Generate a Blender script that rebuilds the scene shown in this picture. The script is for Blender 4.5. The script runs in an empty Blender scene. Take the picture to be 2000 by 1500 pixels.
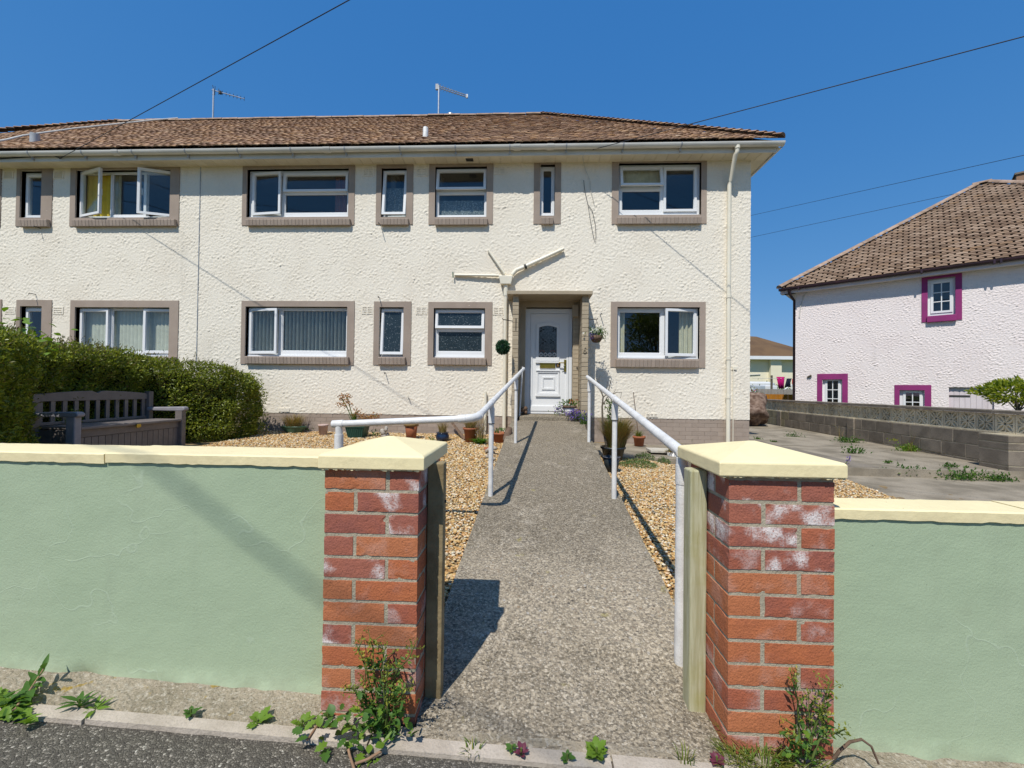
import bpy, math, random
import numpy as np
from mathutils import Vector, Matrix, Quaternion

random.seed(7)
rng = np.random.default_rng(7)
scene = bpy.context.scene
COL = scene.collection

# ------------------------------------------------------------------ camera
FPX = 820.0                      # focal length in pixels of the 2000 px wide photograph
CAMZ = 1.12
YAW, PITCH, ROLL = math.radians(2.56), math.radians(0.728), math.radians(0.706)


def cam_axes():
    cy, sy = math.cos(YAW), math.sin(YAW)
    f = Vector((-sy * math.cos(PITCH), cy * math.cos(PITCH), math.sin(PITCH)))
    r0 = Vector((cy, sy, 0))
    u0 = r0.cross(f)
    r = r0 * math.cos(ROLL) + u0 * math.sin(ROLL)
    u = -r0 * math.sin(ROLL) + u0 * math.cos(ROLL)
    return r, u, f


CR, CU, CF = cam_axes()
CPOS = Vector((0, 0, CAMZ))
cam_data = bpy.data.cameras.new('camera')
cam = bpy.data.objects.new('camera', cam_data)
COL.objects.link(cam)
cam_data.sensor_width = 36.0
cam_data.lens = FPX / 2000 * 36.0
cam_data.clip_start = 0.02
cam_data.clip_end = 2000
cam.matrix_world = Matrix(((CR.x, CU.x, -CF.x, 0), (CR.y, CU.y, -CF.y, 0), (CR.z, CU.z, -CF.z, CAMZ), (0, 0, 0, 1)))
scene.camera = cam

# ------------------------------------------------------------------ light
SUN = Vector((-0.25, -0.62, 1.0)).normalized()      # towards the sun
el = math.asin(SUN.z)
world = bpy.data.worlds.new('World')
scene.world = world
world.use_nodes = True
wn = world.node_tree.nodes
wl = world.node_tree.links
bg = wn['Background']
sky = wn.new('ShaderNodeTexSky')
sky.sky_type = 'NISHITA'
sky.sun_disc = False
sky.sun_elevation = el
sky.sun_rotation = math.atan2(SUN.x, SUN.y)
sky.altitude = 0
sky.air_density = 0.6
sky.dust_density = 0.0
sky.ozone_density = 10.0
# the photograph's deep, even blue: one power curve per channel over the whole sky
sp = wn.new('ShaderNodeSeparateColor')
cb = wn.new('ShaderNodeCombineColor')
wl.new(sky.outputs[0], sp.inputs[0])
for ch, (g_, k_) in enumerate(((0.95, 0.96), (0.47, 1.74), (0.24, 3.45))):
    pw_ = wn.new('ShaderNodeMath')
    pw_.operation = 'POWER'
    pw_.inputs[1].default_value = g_
    ml_ = wn.new('ShaderNodeMath')
    ml_.operation = 'MULTIPLY'
    ml_.inputs[1].default_value = k_
    wl.new(sp.outputs[ch], pw_.inputs[0])
    wl.new(pw_.outputs[0], ml_.inputs[0])
    wl.new(ml_.outputs[0], cb.inputs[ch])
wl.new(cb.outputs[0], bg.inputs[0])
bg.inputs[1].default_value = 0.10
sun_data = bpy.data.lights.new('sun', 'SUN')
sun_data.energy = 3.6
sun_data.angle = math.radians(0.53)
sun_data.color = (1.0, 0.965, 0.90)
sun_ob = bpy.data.objects.new('sun', sun_data)
COL.objects.link(sun_ob)
sun_ob.rotation_euler = (-SUN).to_track_quat('-Z', 'Y').to_euler()
sun_ob.location = (-5, -12, 20)
scene.view_settings.view_transform = 'Standard'
scene.view_settings.look = 'None'
scene.view_settings.gamma = 1.0
scene.view_settings.use_curve_mapping = False
scene.view_settings.exposure = 0.34
scene.cycles.max_bounces = 6
scene.cycles.transparent_max_bounces = 12

# ------------------------------------------------------------------ measuring helpers (photograph pixel -> point on a plane)


def ray(px, py):
    return CR * ((px - 1000) / FPX) - CU * ((py - 750) / FPX) + CF


def P(px, py, Y):
    d = ray(px, py)
    return CPOS + d * (Y / d.y)


def PP(px, py, p0, n):
    d = ray(px, py)
    t = (Vector(p0) - CPOS).dot(n) / d.dot(n)
    return CPOS + d * t


def gz(x, y):
    """height of the garden ground"""
    near = path_l(y) - .12 < x < path_r(y) + .12
    if x < 0.2:
        q = 0.03 + 0.040 * (y - 1.6)
        return min(q, path_z(x, y) - .012) if near else q
    a = 0.03 + 0.024 * (y - 1.6)
    b = -0.06
    t = min(1, max(0, (x - 1.3) / 1.6))
    t = t * t * (3 - 2 * t)
    q = a * (1 - t) + b * t
    return min(q, path_z(x, y) - .012) if near else q


def G(px, py, zf=gz, lift=0.0):
    d = ray(px, py)
    lo, hi = 0.5, 60.0
    for _ in range(60):
        m = (lo + hi) / 2
        p = CPOS + d * m
        if p.z > zf(p.x, p.y) + lift:
            lo = m
        else:
            hi = m
    return CPOS + d * lo


def ramp_z(x, y):
    return 0.096 * (y - 1.4)


def path_l(y):
    return -0.415 + 0.014 * (y - 1.4)


def path_r(y):
    return 0.715 + 0.034 * (y - 1.9)


def pave_z(x, y=0):
    return -0.037 * (x + 0.6) - 0.002


def path_z(x, y):
    """the ramp, easing into the pavement level between the pillars"""
    t = min(1, max(0, (y - 1.40) / 0.95))
    s = t * t * (3 - 2 * t)
    return pave_z(x) * (1 - s) + ramp_z(x, y) * s


# ------------------------------------------------------------------ mesh helpers
class MB:
    def __init__(self):
        self.v, self.f, self.sm = [], [], []

    def add(self, vs, fs, smooth=False):
        b = len(self.v)
        self.v.extend([tuple(v) for v in vs])
        for f in fs:
            self.f.append(tuple(i + b for i in f))
            self.sm.append(smooth)
        return self

    def box(self, x0, x1, y0, y1, z0, z1):
        vs = [(x0, y0, z0), (x1, y0, z0), (x1, y1, z0), (x0, y1, z0), (x0, y0, z1), (x1, y0, z1), (x1, y1, z1), (x0, y1, z1)]
        return self.add(vs, [(0, 3, 2, 1), (4, 5, 6, 7), (0, 1, 5, 4), (1, 2, 6, 5), (2, 3, 7, 6), (3, 0, 4, 7)])

    def hexa(self, bottom, top):
        vs = list(bottom) + list(top)
        return self.add(vs, [(0, 3, 2, 1), (4, 5, 6, 7), (0, 1, 5, 4), (1, 2, 6, 5), (2, 3, 7, 6), (3, 0, 4, 7)])

    def prism(self, poly, axis, a0, a1):
        """poly: list of 2-D points; axis: 'x' (poly is y,z), 'y' (poly is x,z) or 'z' (poly is x,y)"""
        n = len(poly)
        mk = {'x': lambda p, a: (a, p[0], p[1]), 'y': lambda p, a: (p[0], a, p[1]), 'z': lambda p, a: (p[0], p[1], a)}[axis]
        vs = [mk(p, a0) for p in poly] + [mk(p, a1) for p in poly]
        fs = [tuple(range(n))[::-1], tuple(range(n, 2 * n))] + [(i, (i + 1) % n, n + (i + 1) % n, n + i) for i in range(n)]
        return self.add(vs, fs)

    def tube(self, pts, r, n=10, caps=True, smooth=True):
        pts = [Vector(p) for p in pts]
        m = len(pts)
        rs = [r] * m if not isinstance(r, (list, tuple)) else r
        up = None
        rings = []
        for i, p in enumerate(pts):
            t = (pts[min(i + 1, m - 1)] - pts[max(i - 1, 0)])
            if t.length < 1e-9:
                t = Vector((0, 0, 1))
            t.normalize()
            if up is None:
                up = Vector((0, 0, 1)) if abs(t.z) < 0.9 else Vector((1, 0, 0))
            a = t.cross(up)
            if a.length < 1e-6:
                a = t.orthogonal()
            a.normalize()
            b = a.cross(t).normalized()
            up = b
            rings.append([p + (a * math.cos(2 * math.pi * k / n) + b * math.sin(2 * math.pi * k / n)) * rs[i] for k in range(n)])
        vs = [v for ring in rings for v in ring]
        fs = []
        for i in range(m - 1):
            for k in range(n):
                k2 = (k + 1) % n
                fs.append((i * n + k, i * n + k2, (i + 1) * n + k2, (i + 1) * n + k))
        self.add(vs, fs, smooth)
        if caps:
            self.add(rings[0], [tuple(range(n))[::-1]])
            self.add(rings[-1], [tuple(range(n))])
        return self

    def lathe(self, prof, c=(0, 0, 0), n=24, sx=1.0, sy=1.0, smooth=True):
        """prof: list of (radius, z)"""
        vs, fs = [], []
        for (r, z) in prof:
            for k in range(n):
                a = 2 * math.pi * k / n
                vs.append((c[0] + r * math.cos(a) * sx, c[1] + r * math.sin(a) * sy, c[2] + z))
        for i in range(len(prof) - 1):
            for k in range(n):
                k2 = (k + 1) % n
                fs.append((i * n + k, i * n + k2, (i + 1) * n + k2, (i + 1) * n + k))
        return self.add(vs, fs, smooth)

    def plate(self, x0, x1, z0, z1, holes, y0, y1):
        """a slab facing -Y between y0 (front) and y1 (back), with rectangular holes (hx0, hx1, hz0, hz1)"""
        e = 1e-6
        xs = sorted({x0, x1, *[min(max(h[i], x0), x1) for h in holes for i in (0, 1)]})
        zs = sorted({z0, z1, *[min(max(h[i], z0), z1) for h in holes for i in (2, 3)]})

        def solid(i, j):
            if i < 0 or j < 0 or i >= len(xs) - 1 or j >= len(zs) - 1:
                return False
            cx, cz = (xs[i] + xs[i + 1]) / 2, (zs[j] + zs[j + 1]) / 2
            return not any(h[0] - e < cx < h[1] + e and h[2] - e < cz < h[3] + e for h in holes)
        for i in range(len(xs) - 1):
            for j in range(len(zs) - 1):
                if not solid(i, j):
                    continue
                a, b, c, d = xs[i], xs[i + 1], zs[j], zs[j + 1]
                self.add([(a, y0, c), (b, y0, c), (b, y0, d), (a, y0, d)], [(0, 1, 2, 3)])
                self.add([(a, y1, c), (b, y1, c), (b, y1, d), (a, y1, d)], [(3, 2, 1, 0)])
                if not solid(i - 1, j):
                    self.add([(a, y0, c), (a, y0, d), (a, y1, d), (a, y1, c)], [(0, 1, 2, 3)])
                if not solid(i + 1, j):
                    self.add([(b, y0, c), (b, y0, d), (b, y1, d), (b, y1, c)], [(3, 2, 1, 0)])
                if not solid(i, j - 1):
                    self.add([(a, y0, c), (b, y0, c), (b, y1, c), (a, y1, c)], [(3, 2, 1, 0)])
                if not solid(i, j + 1):
                    self.add([(a, y0, d), (b, y0, d), (b, y1, d), (a, y1, d)], [(0, 1, 2, 3)])
        return self

    def xf(self, m):
        self.v = [tuple(m @ Vector(v)) for v in self.v]
        return self

    def build(self, name, mat, parent=None, local=False, bevel=0, kind=None):
        me = bpy.data.meshes.new(name)
        off = root_loc(parent) if (parent is not None and not local) else Vector((0, 0, 0))
        if off.length > 0:
            vs = [(v[0] - off.x, v[1] - off.y, v[2] - off.z) for v in self.v]
        else:
            vs = self.v
        me.from_pydata(vs, [], self.f)
        me.polygons.foreach_set('use_smooth', self.sm)
        if mat:
            me.materials.append(mat)
        me.update()
        o = bpy.data.objects.new(name, me)
        COL.objects.link(o)
        if parent is not None:
            o.parent = parent
        if bevel:
            b = o.modifiers.new('bevel', 'BEVEL')
            b.width = bevel
            b.segments = 2
            b.limit_method = 'ANGLE'
        if kind:
            o['kind'] = kind
        return o


def root_loc(o):
    while o.parent is not None:
        o = o.parent
    return Vector(o.location)


def fast_mesh(name, verts, faces, mat, parent=None, smooth=False, local=False, kind=None):
    verts = np.asarray(verts, dtype=np.float64)
    if parent is not None and not local:
        verts = verts - np.array(root_loc(parent))
    faces = np.asarray(faces, dtype=np.int32)
    me = bpy.data.meshes.new(name)
    nf, k = faces.shape
    me.vertices.add(len(verts))
    me.vertices.foreach_set('co', verts.astype(np.float32).ravel())
    me.loops.add(nf * k)
    me.loops.foreach_set('vertex_index', faces.ravel())
    me.polygons.add(nf)
    me.polygons.foreach_set('loop_start', np.arange(nf, dtype=np.int32) * k)
    me.polygons.foreach_set('loop_total', np.full(nf, k, dtype=np.int32))
    me.polygons.foreach_set('use_smooth', np.full(nf, smooth, dtype=bool))
    me.update(calc_edges=True)
    me.materials.append(mat)
    o = bpy.data.objects.new(name, me)
    COL.objects.link(o)
    if parent is not None:
        o.parent = parent
    if kind:
        o['kind'] = kind
    return o


def empty(name, loc, rz=0.0):
    o = bpy.data.objects.new(name, None)
    o.location = loc
    o.rotation_euler = (0, 0, rz)
    o.empty_display_size = 0.2
    COL.objects.link(o)
    return o


def tag(o, label=None, cat=None, group=None, kind=None):
    if label:
        o['label'] = label
    if cat:
        o['category'] = cat
    if group:
        o['group'] = group
    if kind:
        o['kind'] = kind
    return o


def thing(name, loc, label, cat, group=None, rz=0.0):
    return tag(empty(name, loc, rz), label, cat, group)


def inst(name, src, parent, loc, rot=(0, 0, 0), scl=(1, 1, 1), mat=None):
    """another object on the mesh of src; loc in world coordinates"""
    o = bpy.data.objects.new(name, src)
    COL.objects.link(o)
    if parent is not None:
        o.parent = parent
        loc = Vector(loc) - root_loc(parent)
    o.location = loc
    o.rotation_euler = rot
    o.scale = scl
    if mat is not None:
        o.material_slots[0].link = 'OBJECT'
        o.material_slots[0].material = mat
    return o


def unit_mesh(name, mb, mat):
    me = bpy.data.meshes.new(name)
    me.from_pydata(mb.v, [], mb.f)
    me.polygons.foreach_set('use_smooth', mb.sm)
    me.materials.append(mat)
    me.update()
    return me


def brick_mesh(name, sx, sy, sz, mat, chamfer=0.003, wear=0):
    """a brick centred on its middle, edges chamfered on the X-Z outline"""
    c = chamfer
    hx, hy, hz = sx / 2, sy / 2, sz / 2
    mb = MB()
    if wear:
        # worn brick: a rounded box whose faces and arrises are a little chipped and uneven
        r_ = random.Random(wear)
        nx, ny, nz = max(4, round(sx / .018)), max(3, round(sy / .022)), 4
        idx, vs, fs = {}, [], []

        def vert(i, j, k):
            if (i, j, k) not in idx:
                u = [-hx + sx * i / nx, -hy + sy * j / ny, -hz + sz * k / nz]
                on = (i in (0, nx)) + (j in (0, ny)) + (k in (0, nz))
                for a, (q, n_) in enumerate(((i, nx), (j, ny), (k, nz))):
                    s_ = -1 if q == 0 else (1 if q == n_ else 0)
                    if s_:
                        u[a] -= s_ * (r_.uniform(0, .0004) if on == 1 else (r_.uniform(.0005, .0013) + (r_.uniform(.001, .003) if r_.random() < .05 else 0)))
                idx[(i, j, k)] = len(vs)
                vs.append(tuple(u))
            return idx[(i, j, k)]
        for i in range(nx):
            for k in range(nz):
                fs.append([vert(i, 0, k), vert(i + 1, 0, k), vert(i + 1, 0, k + 1), vert(i, 0, k + 1)])
                fs.append([vert(i, ny, k), vert(i, ny, k + 1), vert(i + 1, ny, k + 1), vert(i + 1, ny, k)])
            for j in range(ny):
                fs.append([vert(i, j, 0), vert(i, j + 1, 0), vert(i + 1, j + 1, 0), vert(i + 1, j, 0)])
                fs.append([vert(i, j, nz), vert(i + 1, j, nz), vert(i + 1, j + 1, nz), vert(i, j + 1, nz)])
        for j in range(ny):
            for k in range(nz):
                fs.append([vert(0, j, k), vert(0, j, k + 1), vert(0, j + 1, k + 1), vert(0, j + 1, k)])
                fs.append([vert(nx, j, k), vert(nx, j + 1, k), vert(nx, j + 1, k + 1), vert(nx, j, k + 1)])
        mb.add(vs, fs, False)
        return unit_mesh(name, mb, mat)
    ring = lambda x, y, z: [(-x, y, -z), (x, y, -z), (x, y, z), (-x, y, z)]
    vs = ring(hx - c, -hy, hz - c) + ring(hx, -hy + c, hz) + ring(hx, hy - c, hz) + ring(hx - c, hy, hz - c)
    fs = [(0, 1, 2, 3), (15, 14, 13, 12)]
    for k in range(3):
        for i in range(4):
            j = (i + 1) % 4
            fs.append((k * 4 + j, k * 4 + i, (k + 1) * 4 + i, (k + 1) * 4 + j))
    mb.add(vs, fs)
    return unit_mesh(name, mb, mat)


def copy_tree(o, parent=None):
    c = o.copy()
    COL.objects.link(c)
    if parent is not None:
        c.parent = parent
    for ch in list(o.children):
        copy_tree(ch, c)
    return c


# ------------------------------------------------------------------ materials
def nd(nt, typ, **kw):
    n = nt.nodes.new(typ)
    for k, v in kw.items():
        setattr(n, k, v)
    return n


def mixc(nt, fac, a, b, mode='MIX'):
    m = nd(nt, 'ShaderNodeMix', data_type='RGBA', blend_type=mode)
    for sock, val in ((m.inputs[0], fac), (m.inputs[6], a), (m.inputs[7], b)):
        if isinstance(val, (int, float)):
            sock.default_value = val
        elif isinstance(val, tuple):
            sock.default_value = (*val[:3], 1)
        else:
            nt.links.new(val, sock)
    return m.outputs[2]


def ramp(nt, fac, stops, interp='LINEAR'):
    r = nd(nt, 'ShaderNodeValToRGB')
    r.color_ramp.interpolation = interp
    els = r.color_ramp.elements
    while len(els) > 1:
        els.remove(els[-1])
    els[0].position = stops[0][0]
    els[0].color = (*stops[0][1], 1)
    for p, c in stops[1:]:
        e = els.new(p)
        e.color = (*c, 1)
    nt.links.new(fac, r.inputs[0])
    return r.outputs[0]


def thr(nt, fac, lo, hi):
    m = nd(nt, 'ShaderNodeMapRange')
    m.interpolation_type = 'SMOOTHSTEP'
    m.inputs[1].default_value = lo
    m.inputs[2].default_value = hi
    nt.links.new(fac, m.inputs[0])
    return m.outputs[0]


def math_n(nt, op, a, b=None):
    m = nd(nt, 'ShaderNodeMath', operation=op)
    for s, v in ((m.inputs[0], a), (m.inputs[1], b)):
        if v is None:
            continue
        if isinstance(v, (int, float)):
            s.default_value = v
        else:
            nt.links.new(v, s)
    return m.outputs[0]


class Mat:
    """small wrapper that starts a Principled material with object coordinates offset per object"""

    def __init__(self, name, rough=0.8, spec=0.3, offset=True):
        self.m = bpy.data.materials.new(name)
        self.m.use_nodes = True
        self.nt = self.m.node_tree
        self.b = self.nt.nodes['Principled BSDF']
        self.b.inputs['Roughness'].default_value = rough
        self.b.inputs['Specular IOR Level'].default_value = spec
        tc = nd(self.nt, 'ShaderNodeTexCoord')
        self.co = tc.outputs['Object']
        self.info = nd(self.nt, 'ShaderNodeObjectInfo').outputs['Random']
        self.geo = nd(self.nt, 'ShaderNodeNewGeometry')
        self.isl = self.geo.outputs['Random Per Island']
        if offset:
            va = nd(self.nt, 'ShaderNodeVectorMath', operation='ADD')
            mu = math_n(self.nt, 'MULTIPLY', self.info, 57.0)
            self.nt.links.new(self.co, va.inputs[0])
            self.nt.links.new(mu, va.inputs[1])
            self.co = va.outputs[0]

    def noise(self, scale, detail=5, rough=0.55, dist=0.0, stretch=None):
        n = nd(self.nt, 'ShaderNodeTexNoise')
        n.inputs['Scale'].default_value = scale
        n.inputs['Detail'].default_value = detail
        n.inputs['Roughness'].default_value = rough
        n.inputs['Distortion'].default_value = dist
        co = self.co
        if stretch:
            mp = nd(self.nt, 'ShaderNodeMapping')
            mp.inputs['Scale'].default_value = stretch
            self.nt.links.new(co, mp.inputs[0])
            co = mp.outputs[0]
        self.nt.links.new(co, n.inputs['Vector'])
        return n.outputs['Fac']

    def vor(self, scale, feature='F1', out='Distance', rnd=1.0):
        n = nd(self.nt, 'ShaderNodeTexVoronoi', feature=feature)
        n.inputs['Scale'].default_value = scale
        n.inputs['Randomness'].default_value = rnd
        self.nt.links.new(self.co, n.inputs['Vector'])
        return n.outputs[out]

    def color(self, sock):
        if isinstance(sock, tuple):
            self.b.inputs['Base Color'].default_value = (*sock, 1)
        else:
            self.nt.links.new(sock, self.b.inputs['Base Color'])
        return self

    def bump(self, h, strength=0.4, dist=0.01):
        bn = nd(self.nt, 'ShaderNodeBump')
        bn.inputs['Strength'].default_value = strength
        bn.inputs['Distance'].default_value = dist
        self.nt.links.new(h, bn.inputs['Height'])
        self.nt.links.new(bn.outputs[0], self.b.inputs['Normal'])
        return self


def simple(name, c1, c2=None, scale=6, rough=0.7, spec=0.3, bump=0.0, bscale=60, metallic=0.0, rnd=0.0, fine=0.0):
    M = Mat(name, rough, spec)
    nt = M.nt
    M.b.inputs['Metallic'].default_value = metallic
    if c2 is None:
        c2 = tuple(x * 0.8 for x in c1)
    col = mixc(nt, thr(nt, M.noise(scale, 6), 0.35, 0.68), c1, c2)
    if fine:
        col = mixc(nt, math_n(nt, 'MULTIPLY', thr(nt, M.noise(bscale * 2, 3), 0.45, 0.7), fine), col, tuple(x * 0.45 for x in c1))
    if rnd:
        hv = nd(nt, 'ShaderNodeHueSaturation')
        v = math_n(nt, 'ADD', math_n(nt, 'MULTIPLY', M.info, rnd), 1 - rnd / 2)
        nt.links.new(v, hv.inputs['Value'])
        nt.links.new(col, hv.inputs['Color'])
        col = hv.outputs[0]
    M.color(col)
    if bump:
        M.bump(M.noise(bscale, 5), bump, 0.01)
    return M.m


def leaf_mat(name, stops, rough=0.55, trans=0.25, spec=0.35):
    M = Mat(name, rough, spec, offset=False)
    nt = M.nt
    col = ramp(nt, M.isl, stops)
    M.color(col)
    tr = nd(nt, 'ShaderNodeBsdfTranslucent')
    tc = mixc(nt, 1.0, col, (1.2, 1.25, 0.5), 'MULTIPLY')
    nt.links.new(tc, tr.inputs[0])
    mx = nd(nt, 'ShaderNodeMixShader')
    mx.inputs[0].default_value = trans
    nt.links.new(M.b.outputs[0], mx.inputs[1])
    nt.links.new(tr.outputs[0], mx.inputs[2])
    nt.links.new(mx.outputs[0], nt.nodes['Material Output'].inputs[0])
    return M.m


def glass_mat(name, tint=(0.93, 0.96, 0.96), gain=1.0):
    m = bpy.data.materials.new(name)
    m.use_nodes = True
    nt = m.node_tree
    nt.nodes.remove(nt.nodes['Principled BSDF'])
    tr = nd(nt, 'ShaderNodeBsdfTransparent')
    tr.inputs[0].default_value = (*tint, 1)
    gl = nd(nt, 'ShaderNodeBsdfGlossy')
    gl.inputs['Roughness'].default_value = 0.01
    gl.inputs[0].default_value = (0.95, 0.97, 1, 1)
    lw = nd(nt, 'ShaderNodeLayerWeight')
    lw.inputs[0].default_value = 0.5
    fac = math_n(nt, 'ADD', 0.045, math_n(nt, 'MULTIPLY', math_n(nt, 'POWER', lw.outputs['Facing'], 5.0), 0.95))
    mx = nd(nt, 'ShaderNodeMixShader')
    nt.links.new(fac, mx.inputs[0])
    nt.links.new(tr.outputs[0], mx.inputs[1])
    nt.links.new(gl.outputs[0], mx.inputs[2])
    nt.links.new(mx.outputs[0], nt.nodes['Material Output'].inputs[0])
    return m


def obscure_mat(name):
    M = Mat(name, 0.12, 0.6, offset=False)
    nt = M.nt
    d = M.vor(55, 'F1')
    sparkle_dots = math_n(nt, 'MULTIPLY', math_n(nt, 'SUBTRACT', 1.0, thr(nt, d, 0.10, 0.24)), thr(nt, M.noise(30, 2), 0.45, 0.6))  # sparkle of the dimpled glass, painted into the colour as white dots
    M.color(mixc(nt, sparkle_dots, mixc(nt, M.noise(8, 3), (0.010, 0.016, 0.018), (0.03, 0.045, 0.05)), (0.75, 0.8, 0.8)))
    M.bump(d, 0.25, 0.01)
    return M.m


MT = {}


def build_materials():
    # --- roughcast walls
    for nm, a, b in (('roughcast_cream', (0.82, 0.755, 0.635), (0.77, 0.70, 0.58)), ('roughcast_pink', (0.83, 0.745, 0.715), (0.79, 0.70, 0.675))):
        M = Mat(nm, 0.85, 0.15, offset=False)
        nt = M.nt
        n1 = M.noise(1.1, 5)
        col = mixc(nt, thr(nt, n1, 0.42, 0.7), a, b)
        col = mixc(nt, math_n(nt, 'MULTIPLY', thr(nt, M.noise(38, 4), 0.56, 0.74), 0.3), col, tuple(x * 0.62 for x in b))
        # faint rain streaks and dirt
        st_ = math_n(nt, 'MULTIPLY', thr(nt, M.noise(5, 5, 0.6, 0.0, (1, 1, .09)), 0.52, 0.74), thr(nt, M.noise(1.2, 3), 0.42, 0.62))
        col = mixc(nt, math_n(nt, 'MULTIPLY', st_, 0.22), col, tuple(x * 0.6 for x in b))
        pit = thr(nt, M.vor(17, 'F1'), 0.085, 0.03)
        col = mixc(nt, math_n(nt, 'MULTIPLY', math_n(nt, 'MULTIPLY', pit, thr(nt, M.noise(9, 3), 0.5, 0.62)), 0.45), col, (0.24, 0.21, 0.165))
        M.color(col)
        M.bump(M.noise(48, 5, 0.65, 0.5), 0.5, 0.014)
        MT[nm] = M.m
    # --- painted render of the front wall
    M = Mat('painted_render', 0.6, 0.3, offset=False)
    nt = M.nt
    col = mixc(nt, thr(nt, M.noise(2.2, 5), 0.35, 0.7), (0.378, 0.462, 0.30), (0.40, 0.48, 0.318))
    col = mixc(nt, math_n(nt, 'MULTIPLY', thr(nt, M.noise(3.1, 7, 0.7), 0.6, 0.75), 0.35), col, (0.33, 0.38, 0.25))
    # hairline cracks
    vo = nd(nt, 'ShaderNodeTexVoronoi', feature='DISTANCE_TO_EDGE')
    vo.inputs['Scale'].default_value = 1.7
    wv = nd(nt, 'ShaderNodeVectorMath', operation='ADD')
    nn = nd(nt, 'ShaderNodeTexNoise')
    nn.inputs['Scale'].default_value = 5
    nt.links.new(M.co, nn.inputs['Vector'])
    sc = nd(nt, 'ShaderNodeVectorMath', operation='SCALE')
    sc.inputs['Scale'].default_value = 0.35
    nt.links.new(nn.outputs['Color'], sc.inputs[0])
    nt.links.new(M.co, wv.inputs[0])
    nt.links.new(sc.outputs[0], wv.inputs[1])
    nt.links.new(wv.outputs[0], vo.inputs['Vector'])
    crack = math_n(nt, 'MULTIPLY', math_n(nt, 'SUBTRACT', 1.0, thr(nt, vo.outputs['Distance'], 0.0, 0.008)), thr(nt, M.noise(1.7, 2), 0.46, 0.56))
    col = mixc(nt, math_n(nt, 'MULTIPLY', crack, 0.28), col, (0.50, 0.58, 0.44))
    # splash dirt along the foot, and scattered specks
    sx = nd(nt, 'ShaderNodeSeparateXYZ')
    nt.links.new(M.co, sx.inputs[0])
    zz = math_n(nt, 'ADD', sx.outputs[2], math_n(nt, 'MULTIPLY', sx.outputs[0], 0.037))
    foot = math_n(nt, 'ADD', zz, math_n(nt, 'MULTIPLY', math_n(nt, 'SUBTRACT', M.noise(9, 6, 0.65), 0.5), 0.16))
    col = mixc(nt, math_n(nt, 'MULTIPLY', math_n(nt, 'SUBTRACT', 1.0, thr(nt, foot, -0.01, 0.075)), 0.5), col, (0.24, 0.255, 0.165))
    pit = thr(nt, M.vor(13, 'F1'), 0.035, 0.015)
    col = mixc(nt, math_n(nt, 'MULTIPLY', pit, 0.6), col, (0.17, 0.19, 0.13))
    st_ = math_n(nt, 'MULTIPLY', thr(nt, M.noise(6, 5, 0.6, 0.0, (1, 1, .12)), 0.54, 0.72), 0.16)
    col = mixc(nt, st_, col, (0.28, 0.32, 0.22))
    M.color(col)
    h = math_n(nt, 'ADD', math_n(nt, 'ADD', math_n(nt, 'MULTIPLY', M.noise(30, 8, 0.7), 0.35), math_n(nt, 'MULTIPLY', crack, 0.12)), math_n(nt, 'MULTIPLY', M.noise(120, 4), 0.2))
    M.bump(h, 0.24, 0.02)
    MT['painted_render'] = M.m
    # --- masonry paints
    MT['taupe'] = simple('taupe_masonry_paint', (0.36, 0.29, 0.235), (0.32, 0.255, 0.205), 3, 0.75, 0.2, 0.25, 70, rnd=0.12)
    MT['porch_taupe'] = simple('porch_taupe_paint', (0.43, 0.355, 0.25), (0.37, 0.30, 0.205), 3, 0.7, 0.25, 0.25, 60, rnd=0.15)
    M = Mat('cream_coping_paint', 0.6, 0.3)
    nt = M.nt
    col = mixc(nt, thr(nt, M.noise(5, 6), 0.35, 0.68), (0.87, 0.745, 0.43), (0.82, 0.695, 0.40))
    col = mixc(nt, math_n(nt, 'MULTIPLY', thr(nt, M.noise(13, 6, 0.7), 0.56, 0.72), 0.25), col, (0.60, 0.49, 0.28))
    pit = math_n(nt, 'MULTIPLY', thr(nt, M.vor(21, 'F1'), 0.06, 0.025), thr(nt, M.noise(4, 2), 0.5, 0.56))
    col = mixc(nt, math_n(nt, 'MULTIPLY', pit, 0.85), col, (0.12, 0.095, 0.06))
    M.color(col)
    M.bump(math_n(nt, 'ADD', M.noise(38, 5), math_n(nt, 'MULTIPLY', M.noise(7, 3), 1.4)), 0.16, 0.012)
    MT['cream_cap'] = M.m
    MT['magenta'] = simple('magenta_masonry_paint', (0.285, 0.032, 0.16), (0.24, 0.03, 0.14), 3, 0.6, 0.3, 0.15, 70)
    # --- plastics, metal
    MT['upvc'] = simple('white_upvc', (0.80, 0.80, 0.79), (0.76, 0.765, 0.76), 2, 0.28, 0.45)
    MT['gutter'] = simple('white_gutter_plastic', (0.66, 0.64, 0.58), (0.55, 0.54, 0.49), 1.5, 0.4, 0.4)
    MT['downpipe'] = simple('cream_downpipe_plastic', (0.78, 0.73, 0.60), (0.72, 0.67, 0.54), 2, 0.4, 0.4)
    MT['rail'] = simple('white_rail_paint', (0.78, 0.765, 0.735), (0.66, 0.645, 0.615), 14, 0.45, 0.4, 0.25, 130, fine=0.25)
    MT['gutter_dark'] = simple('plum_gutter_plastic', (0.045, 0.02, 0.028), (0.03, 0.015, 0.02), 2, 0.3, 0.5)
    MT['iron'] = simple('dark_iron', (0.03, 0.03, 0.028), (0.05, 0.045, 0.04), 20, 0.6, 0.4)
    MT['galv'] = simple('galvanised_steel', (0.55, 0.57, 0.6), (0.42, 0.44, 0.46), 12, 0.4, 0.5, metallic=0.5)
    MT['vent_grey'] = simple('grey_vent_pipe', (0.42, 0.44, 0.46), (0.34, 0.36, 0.38), 6, 0.5, 0.4)
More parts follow.
